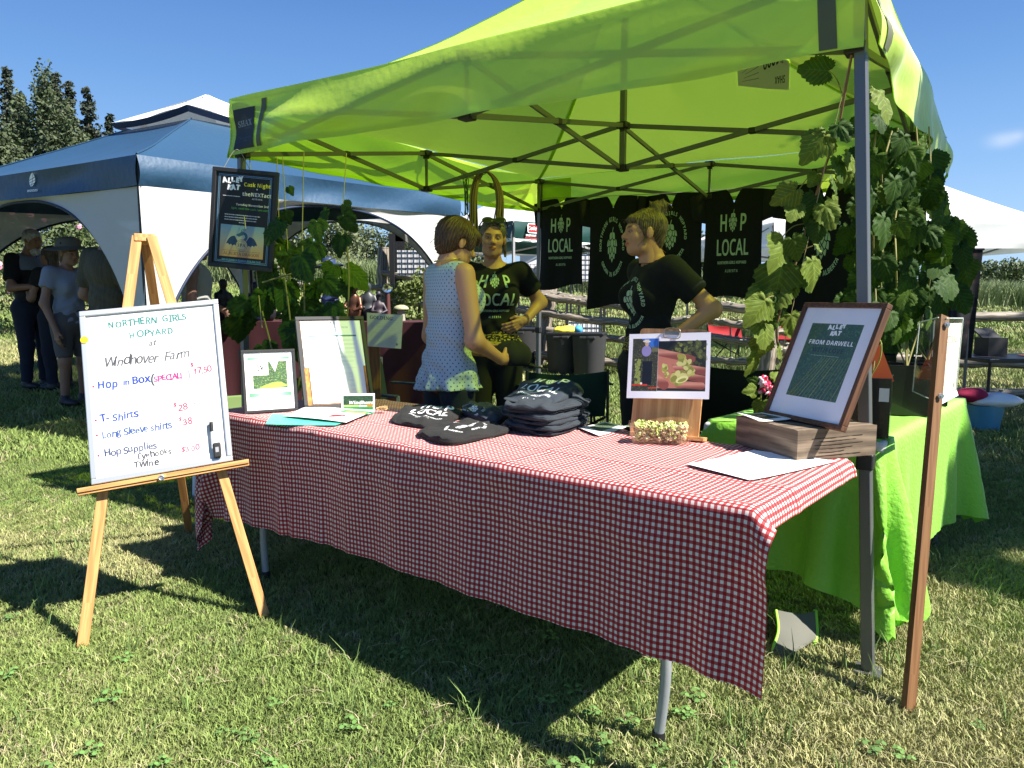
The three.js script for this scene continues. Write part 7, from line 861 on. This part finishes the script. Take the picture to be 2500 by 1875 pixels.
// ------------------------------------------------------------------ twine hanks on the rear truss
{
  const f = R(401), o = P(1188, 430, 5.0), t = thing('twine_hank', 'thick coil of brown hop twine hung over the canopy truss', 'twine', o), m = [std(lin(.20, .145, .07), .9), std(lin(.27, .20, .10), .9)];
  for (let i = 0; i < 34; i++) { const w = .055 + .05 * f(), z = (f() - .5) * .06, b = -.30 - .10 * f(), c = -.27 - .16 * f(); part('twine', tube([V(-w - .01 + (f() - .5) * .02, b, z), V(-w - .005, -.10, z), V(-w * .6, .0 + .02 * f(), z), V(.0, .022 + .02 * f(), z * .8), V(w * .7, -.02, z), V(w + .008, -.14, z), V(w * 1.0 + (f() - .5) * .03, c, z)], .0034, 22, 5), m[i % 2], t); }
  const g = thing('wire_bundle', 'thin bundle of green garden wire with hooks hung by the twine coil', 'wire', P(1138, 436, 5.0)), gm = std(lin(.06, .14, .05), .6), dk = std(lin(.04, .04, .045), .5, { metalness: .5 });
  for (let i = 0; i < 14; i++) part('wire', tube([V((f() - .5) * .07, .02 + .02 * f(), (f() - .5) * .02), V((f() - .5) * .025, -.08, 0), V((f() - .5) * .03, -.20 - .04 * f(), 0)], .0018, 12, 4), gm, g); for (let i = 0; i < 14; i++) { const q = part('eye_hook', new THREE.TorusGeometry(.013, .003, 5, 12), dk, g); q.position.set((f() - .5) * .07, -.22 - .09 * f(), (f() - .5) * .03); q.rotation.set(f() * 3, f() * 3, 0); }
}
// ------------------------------------------------------------------ chairs, bins, cages and stands behind the stall
function campChair(label, pos, yaw, col, frame, hgt = .84) {
  const t = thing('camp_chair', label, 'camp chair', pos, yaw), fm = frame, w = .25, c = phy(col, .85, { bumpMap: rep(bumpWeave, 20), bumpScale: .0006 });
  part('backrest', sheet(10, 10, (u, v) => [(u - .5) * 2 * w, lerp(hgt - .01 - .02 * Math.sin(u * 3.14), .42, v), -.22 + .06 * (1 - v) * -1 - .05 * Math.sin(u * 3.14) * Math.sin(v * 2.6 + .3), u, v], .004), c, t); part('seat', sheet(10, 10, (u, v) => [(u - .5) * 2 * w, .42 - .05 * Math.sin(u * 3.14) * Math.sin(v * 3.14) + .02 * v, lerp(-.22, .22, v), u, v], .004), c, t);
  for (const s of [-1, 1]) { part('armrest', rbox(.045, .012, .44, .005, s * (w + .03), .62, 0), c, t); part('frame_tube', rod(V(s * w, 0, -.30), V(s * w, hgt, -.28), .0095), fm, t); part('frame_tube', rod(V(s * (w + .02), 0, .26), V(s * (w + .02), .62, .22), .0095), fm, t); part('frame_tube', rod(V(s * (w + .02), .02, .26), V(-s * w, .42, -.24), .009), fm, t); part('frame_tube', rod(V(s * w, .02, -.28), V(s * (w + .02), .42, .22), .009), fm, t); } return t;
}
{
  campChair('dark green folding camp chair behind the navy shirt stack', onG(P(1366, 800, 4.75).x, 4.75), Math.PI + .12, lin(.004, .035, .026), DARKMETAL, .72);
  campChair('nearly black camp chair behind the timber block and vine', onG(P(1822, 800, 4.2).x, 4.2), Math.PI - .25, lin(.010, .014, .006), DARKMETAL, .80);
  const ch2 = campChair('blue folding camp chair left of the dotted blouse', onG(P(960, 800, 4.35).x, 4.35), 1.1, lin(.02, .035, .09), STEEL, .78);
  campChair('red camp chair by the fence, left of the leaning post', onG(P(1800, 800, 9.4).x, 9.4), .35, lin(.26, .006, .010), DARKMETAL, .60); campChair('red camp chair by the fence, behind the front hop vine', onG(P(1925, 800, 9.3).x, 9.3), -.2, lin(.30, .008, .012), DARKMETAL, .74);
  const bin = (label, px, d, w, h, lid) => { const t = thing('storage_bin', label, 'bin', onG(P(px, 800, d).x, d), -.25), pl = std(lin(.035, .035, .037), .6); part('body', new THREE.CylinderGeometry(w * .72, w * .62, h, 4, 1).rotateY(.785).translate(0, h / 2, 0), pl, t); part('rim', rbox(w * 1.05, .035, w * 1.05, .01, 0, h, 0), std(lin(.015, .015, .017), .5), t); for (const s of [-1, 1]) part('handle', rbox(.12, .03, .025, .008, s * w * .1, h - .04, w * .53), pl, t); return t; };
  const b1 = bin('dark grey storage bin under the yellow bag, right of the fence post', 1376, 9.2, .36, .50), b2 = bin('dark grey storage bin right of its twin behind the rails', 1440, 9.0, .36, .52); bin('dark bin behind the rear canopy leg at the fence', 1270, 9.7, .5, .5);
  const yb = thing('yellow_bag', 'crumpled yellow and blue bag lying on the grey bin', 'bag', b1.position.clone().add(V(.02, .52, .05))); part('bag', netMesh((x, y, z) => ell([0, .02, 0], [.16, .06, .12])(x, y, z) + .025 * (vn3(x * 18, y * 18, z * 18) - .5), [-.22, -.08, -.18], [.22, .14, .18], .016), std(lin(.75, .6, .06), .6), yb); part('blue_panel', netMesh((x, y, z) => ell([.15, .03, .05], [.05, .055, .06])(x, y, z) + .02 * (vn3(x * 20, y * 20, z * 20) - .5), [.05, -.06, -.05], [.24, .14, .16], .014), std(lin(.06, .35, .6), .6), yb);
  const grid = (label, px, py, d, w, h, yaw, n, m, o = {}) => { const p = P(px, py, d), t = thing('wire_grid_panel', label, 'display grid', V(p.x, p.y - h, p.z), yaw, 'wire display grids'), g = []; for (let i = 0; i <= n; i++) g.push(box(.007, h, .007, lerp(-w / 2, w / 2, i / n), h / 2, 0)); for (let j = 0; j <= m; j++) g.push(box(w, .007, .007, 0, lerp(0, h, j / m), .007)); part('wire_mesh', g, DARKMETAL, t); for (const s of [-1, 1]) part('post', box(.03, h + (p.y - h - groundY(p.x, p.z)), .03, s * w / 2, (h - (p.y - h - groundY(p.x, p.z))) / 2, 0), DARKMETAL, t); if (o.board) part('white_board', box(w * .86, h * .6, .01, 0, h * (o.by || .5), -.03), std(lin(.72, .72, .76), .7), t); return t; };
  grid('wire grid with a white board left of the dotted blouse, under the tent wall', 1025, 590, 10.4, .75, .58, .0, 9, 8, { board: true }); grid('wire grid under the green edged canopy beside the rear leg', 1290, 645, 11.6, .30, .55, .1, 5, 8, { board: true, by: .95 }); grid('wire grid seen between the hanging shirts', 1432, 600, 12, .5, .7, .1, 7, 9, { board: true }); grid('tall wire grid behind the fence rails with a pale board', 1430, 735, 10.6, .55, .72, .15, 8, 9, { board: true, by: .35 }); grid('wire grid behind the fence, left of the fence post', 1268, 745, 10.8, .75, .8, -.1, 9, 9); grid('wire grid low behind the rails left of the profile woman', 1355, 740, 10.9, .7, .45, 0, 9, 5);
  const k = P(968, 570, 11), kf = thing('display_frame', 'black display booth frame at the back, left of the blouse woman', 'display', V(k.x, groundY(k.x, k.z), k.z)), kh = k.y - kf.position.y; part('panel', box(.22, kh, .05, 0, kh / 2, 0), BLACK, kf); part('top_bar', box(.75, .12, .05, .36, kh - .06, 0), BLACK, kf); part('post', rod(V(.74, 0, 0), V(.74, kh, 0), .025), DARKMETAL, kf);
  // dark cloth with a faint plaid on a rack behind the hop plants
  const r0 = P(2330, 612, 6.4), rk = thing('cloth_rack', 'dark plaid cloth hanging on a rack behind the hop plants', 'rack', V(r0.x, groundY(r0.x, r0.z), r0.z), -.2), rh = r0.y - rk.position.y; part('cloth', sheet(20, 16, (u, v) => [(u - .5) * .44 * (1 - .1 * v), rh - v * .92, .03 * Math.sin(u * 12) * v, u, v], .004), std(0xffffff, .9, { map: dtex(128, 128, (u, v) => { const a = Math.sin(u * 38) > .6 ? 1 : 0, b = Math.sin(v * 50) > .6 ? 1 : 0, n = .5 + fbm(u * 6, v * 6, 3, 6); return [(.09 + .13 * a * b + .06 * (a + b)) * n, (.085 + .05 * (a + b)) * n, (.11 + .05 * (a + b)) * n]; }) }), rk); part('rack_bar', rod(V(-.23, rh + .01, 0), V(.23, rh + .01, 0), .010), DARKMETAL, rk); part('rack_post', rod(V(.16, 0, -.03), V(.16, rh, -.03), .014), METAL, rk);
  // low table with a black box and papers, and a tub of cloths beyond the rail
  const t0 = P(2475, 868, 6.6), tb = thing('low_table', 'dark folding table beyond the rails at the right edge', 'table', V(t0.x, groundY(t0.x, t0.z), t0.z), .1), th = t0.y - tb.position.y; part('tabletop', rbox(.95, .035, .6, .01, 0, th - .02, 0), DARKMETAL, tb); for (const x of [-.4, .4]) for (const z of [-.22, .22]) part('leg', rod(V(x, 0, z), V(x, th - .03, z), .014), DARKMETAL, tb);
  const bb = thing('black_box', 'open black box standing on the low table beyond the rails', 'box', tb.position.clone().add(V(-.18, th, -.05)), .2); part('box_body', box(.20, .16, .16, 0, .08, 0), BLACK, bb); part('lid', box(.2, .012, .16, 0, .19, -.05, [.6, 0, 0]), BLACK, bb);
  const mg = thing('magazine_pile', 'orange and white papers spread on the low table beyond the rails', 'papers', tb.position.clone().add(V(.2, th + .004, .12))); for (const [i, c] of [[0, lin(.6, .2, .08)], [1, lin(.75, .75, .74)], [2, lin(.05, .05, .06)]]) part('paper', box(.22, .006, .16, -.09 + i * .1, .005 + i * .007, .02 * i, [0, .3 * i, 0]), std(c, .6), mg);
  const u0 = onG(P(2405, 900, 6.2).x, 6.2), tub = thing('blue_tub', 'pale blue plastic tub on the grass beyond the lowest rail', 'tub', u0, .2); part('tub', new THREE.CylinderGeometry(.16, .13, .22, 4, 1, true).rotateY(.785).translate(0, .11, 0), std(lin(.08, .28, .42), .4), tub); part('base', box(.18, .01, .18, 0, .006, 0), std(lin(.08, .28, .42), .4), tub);
  const wc = thing('white_cloth', 'white cloth heaped over the blue tub', 'cloth', u0.clone().add(V(.05, .235, 0))); part('heap', netMesh((x, y, z) => ell([.05, .02, 0], [.22, .06, .15])(x, y, z) + .03 * (vn3(x * 14, y * 14, z * 14) - .5), [-.3, -.1, -.25], [.4, .16, .25], .018), std(lin(.8, .8, .8), .9), wc); const rc = thing('red_cloth', 'crimson cloth bundled beside the white one on the tub', 'cloth', u0.clone().add(V(-.10, .27, -.02))); part('heap', netMesh((x, y, z) => ell([0, .03, 0], [.14, .06, .12])(x, y, z) + .02 * (vn3(x * 16, y * 16, z * 16) - .5), [-.2, -.08, -.2], [.2, .15, .2], .016), std(lin(.32, .01, .05), .9), rc);
  // burgundy table with garden figures inside the blue tent
  const a = P(485, 778, 7.35), c = P(1070, 800, 7.0), mid = a.clone().add(c).multiplyScalar(.5), W = Math.hypot(c.x - a.x, c.z - a.z), gy = groundY(mid.x, mid.z), bt = thing('vendor_table', 'table under a burgundy cloth inside the blue tent', 'table', V(mid.x, gy, mid.z), Math.atan2(-(c.z - a.z), c.x - a.x)), H = .84, bw = phy(lin(.045, .005, .009), .9); part('tabletop', box(W - .02, .03, .68, 0, H - .02, 0), std(lin(.4, .4, .4), .7), bt); part('tablecloth', [sheet(4, 4, (u, v) => [(u - .5) * W, H, (v - .5) * .7]), ...[1, -1].map((s) => sheet(70, 8, (u, v) => [(u - .5) * W, H - v * (H - .04), s * (.35 + .025 * v * Math.sin(u * 46) + .02 * v)])), ...[1, -1].map((s) => sheet(20, 8, (u, v) => [s * (W / 2 + .02 * v * Math.sin(u * 18) + .01 * v), H - v * (H - .04), (u - .5) * .7]))], bw, bt);
  const on = (px, dz = 0) => { const q = P(px, 800, 7.15 + dz); return V(q.x, gy + H + .002, q.z); };
  const figure = (name, label, pos, s, body, hat, o = {}) => { const t = thing(name, label, 'garden figure', pos, o.yaw || 0, 'metal garden figures on the burgundy table'); const bm = part('figure_body', netMesh(union([ell([0, .10, 0], [.10, .12, .08]), ell([0, .25, 0], [.085, .10, .06]), cap([0, .32, 0], [0, .38, .01], .03), ell([0, .42, .01], [.045, .052, .048]), cap([-.08, .29, 0], [-.12, .17, .07], .028, .022), cap([-.12, .17, .07], [-.03, .16, .11], .022, .018), cap([.08, .29, 0], [.13, .17, .06], .028, .022), cap([.13, .17, .06], [.05, .14, .11], .022, .018), ...(o.extra || [])], .03), [-.24, -.02, -.2], [.24, .6, .2], .012), body, t); bm.scale.setScalar(s); if (hat) { const hm = part('figure_hat', new THREE.LatheGeometry([[.15, .0], [.14, .012], [.075, .016], [.07, .07], [.045, .09], [.001, .092]].map((p) => new THREE.Vector2(...p)), 22), hat, t); hm.position.set(0, .455 * s, .005); hm.scale.setScalar(s * (o.hs || .8)); hm.rotation.z = o.tilt || 0; } return t; };
  const blueM = std(lin(.06, .09, .22), .3, { metalness: .5 }), copper = std(lin(.16, .07, .04), .38, { metalness: .6 }), dk = std(lin(.012, .012, .018), .5), dkb = std(lin(.012, .02, .07), .4);
  const f1 = figure('garden_figure', 'blue metal figure with a wide blue hat on the burgundy table', on(808), 1.0, blueM, blueM, { hs: .95, yaw: -.5, tilt: .12 }); part('base', rbox(.14, .12, .14, .01, 0, -.0, 0), dk, f1);
  f1.children.forEach((m) => { if (m.name !== 'base') m.position.y += .06; });
  figure('garden_figure', 'copper brown seated cowboy figure right of the blue one', on(866), .72, copper, copper, { yaw: -.3, tilt: -.1 }); figure('garden_figure', 'dark figure with a blue cape left of the hop vine stems', on(628, .1), .80, dkb, null, { yaw: .6, extra: [ell([-.12, .22, -.03], [.10, .12, .03])] }); figure('garden_figure', 'black seated figure beside the left canopy leg', on(548, .05), .85, dk, null, { yaw: .9 }); figure('garden_figure', 'black standing figure between the left canopy leg and vine', on(655, -.1), .9, dk, dk, { yaw: -.7, hs: .6 }); figure('garden_figure', 'small dark gnome before the wooden fence post', on(925, -.05), .55, std(lin(.03, .02, .03), .5), dk, { hs: .6, yaw: .3 }); figure('garden_figure', 'dark animal head figure beside the fence post', on(900, .1), .78, std(lin(.04, .045, .05), .45), null, { extra: [ell([-.07, .44, .05], [.08, .04, .05])] });
  const ms = thing('mushroom_ornament', 'small stone mushroom at the right end of the burgundy table', 'ornament', on(980, -.05)); part('stalk', new THREE.CylinderGeometry(.03, .04, .12, 12).translate(0, .06, 0), std(lin(.3, .28, .22), .9), ms); part('mushroom_cap', new THREE.SphereGeometry(.075, 16, 8, 0, 6.3, 0, 1.6).scale(1, .55, 1).translate(0, .11, 0), std(lin(.35, .34, .2), .8), ms);
  const gz = thing('glass_globe', 'clear glass globe on a dark stand by the green bush', 'ornament', on(948, .2)); part('stand', rod(V(0, 0, 0), V(0, .26, 0), .03, .022), std(lin(.08, .02, .02), .6), gz); part('globe', new THREE.SphereGeometry(.05, 20, 14).translate(0, .31, 0), phy(0xffffff, .03, { transmission: 1, thickness: .1, ior: 1.2 }), gz);
  // white corner of a plastic chair behind the left leg
  const pc = thing('plastic_chair', 'white plastic garden chair half hidden behind the left canopy leg', 'chair', onG(P(575, 900, 3.95).x - .08, 4.15), .6), wp = std(lin(.72, .73, .76), .4); part('seat', rbox(.42, .03, .42, .012, 0, .42, 0), wp, pc); part('backrest', rbox(.42, .16, .03, .012, 0, .50, -.2, [-.15, 0, 0]), wp, pc); for (const x of [-1, 1]) { part('armrest', rbox(.045, .03, .4, .012, x * .21, .60, 0), wp, pc); for (const z of [-1, 1]) part('leg', rod(V(x * .2, 0, z * .2), V(x * .18, .41, z * .18), .02), wp, pc); }
}
// ------------------------------------------------------------------ flowers in a vase, canopy bag and wheel under the lime cloth
{
  const f = R(501), o = G(1868, 1003, TOP), t = thing('flower_posy', 'red and white striped flowers with yellow green leaves beside the walnut frame', 'flowers', gAt(.16, .10)), pet = [std(lin(.62, .03, .10), .6), std(lin(.80, .62, .64), .6)], q0 = P(1868, 945, 2.55).sub(t.position);
  part('vase', new THREE.LatheGeometry([[.001, 0], [.024, 0], [.03, .03], [.02, .06], [.022, .075]].map((p) => new THREE.Vector2(...p)), 16).translate(q0.x * .6, 0, q0.z * .6), std(lin(.02, .05, .03), .4), t); const pg = new THREE.SphereGeometry(.012, 7, 5).scale(1, .35, .7).translate(.011, 0, 0);
  for (let k = 0; k < 5; k++) { const c = q0.clone().add(V((f() - .5) * .045, (f() - .5) * .06 + .01, (f() - .5) * .04)); part('stem', tube([V(q0.x * .6, .06, q0.z * .6), c.clone().multiplyScalar(.8), c], .0015, 10, 5), vineMat, t); for (let i = 0; i < 11; i++) { const m = part('petal', pg, pet[(i + k) % 2], t); m.position.copy(c).add(V((f() - .5) * .016, (f() - .5) * .016, (f() - .5) * .012)); m.rotation.set(f() * 6, f() * 6, f() * 6); } }
  for (const [dx, dy, r, m, s] of [[-.055, -.01, 1.8, 3, .06], [-.02, -.06, 2.9, 3, .075], [.03, .045, -.8, 3, .05], [-.05, .03, 1.2, 2, .045]]) { const l = part('leaf', LEAFS[2], leafM[m], t); l.position.copy(q0).add(V(dx * .4, dy * .4, .015)); l.rotation.set(-.2, f() - .5, r); l.scale.setScalar(s); }
  const b0 = G(1868, 1652), bg = thing('canopy_bag', 'grey lined lime bag hanging under the side table with a white strap', 'bag', b0.clone()), pt = (x, y, d) => P(x, y, d).sub(b0), A = [pt(1895, 1490, 2.42), pt(1990, 1490, 2.46), pt(1992, 1560, 2.38), pt(1910, 1640, 2.24), pt(1886, 1600, 2.28), pt(1900, 1540, 2.34)];
  part('bag_flap', sheet(12, 12, (u, v) => { const l = [A[0], A[5], A[4], A[3]], r = [A[1], A[2], A[2].clone().lerp(A[3], .5), A[3]], k = Math.min(2, Math.floor(v * 3)), w = v * 3 - k, a = l[k].clone().lerp(l[k + 1], w), b = r[k].clone().lerp(r[k + 1], w), p = a.lerp(b, u); return [p.x, Math.max(p.y, .012 - b0.y), p.z + .03 * Math.sin(u * 3.1), u, v]; }, .003), std(lin(.12, .12, .10), .9), bg);
  part('bag_edge', tube([A[1], A[2], A[2].clone().lerp(A[3], .5).add(V(.01, -.01, .01)), A[3]], .008, 24, 6), std(lin(.32, .72, .06), .6), bg); part('bag_edge', tube([A[0], A[5], A[4], A[3]], .005, 24, 6), std(lin(.32, .72, .06), .6), bg); part('strap', sheet(6, 2, (u, v) => { const p = A[3].clone().lerp(pt(1862, 1658, 2.21), u); return [p.x, p.y + .012 + .006 * Math.sin(u * 6), p.z + (v - .5) * .035]; }, .002), std(lin(.75, .75, .76), .7), bg);
}
// ------------------------------------------------------------------ the tree beyond the right edge whose dappled shade falls on the plants and the lawn
{
  const f = R(601), L = [], base = V(6.6, 0, -2.6);
  for (const [x, h, d, r, up] of [[1.95, 1.5, 3.05, .55, 5.0], [2.2, 1.2, 3.5, .6, 5.4], [2.1, .5, 3.25, .45, 5.2], [2.35, 1.9, 4.1, .7, 5.6], [2.6, 0, 3.5, .5, 5.6], [3.0, 0, 4.2, .7, 6.0], [3.6, 0, 5.0, .8, 6.4], [4.4, 0, 5.8, .9, 6.8], [3.4, 0, 3.7, .5, 6.4], [2.05, .1, 2.7, .3, 5.6], [2.4, 0, 2.9, .36, 5.6], [2.9, 0, 3.1, .36, 5.9], [1.75, 1.3, 2.85, .34, 5.2], [1.9, 1.9, 3.1, .4, 5.3], [2.0, 0, 2.2, .2, 5.8], [2.1, 2.4, 3.6, .5, 5.2], [5.2, 0, 6.4, .9, 7.0]]) { const t = (up - h) / SUN.y, c = V(x, h, -d).addScaledVector(SUN, t).sub(base); L.push([c.x, c.y, c.z, r, r * .7]); }
  broadleaf('birch_tree', base, 7.2, L, 'tall birch just beyond the right edge shading the hop plants', 601, lin(.09, .14, .04), 17000, .15, { pale: true });
}
renderer.render(scene, camera);
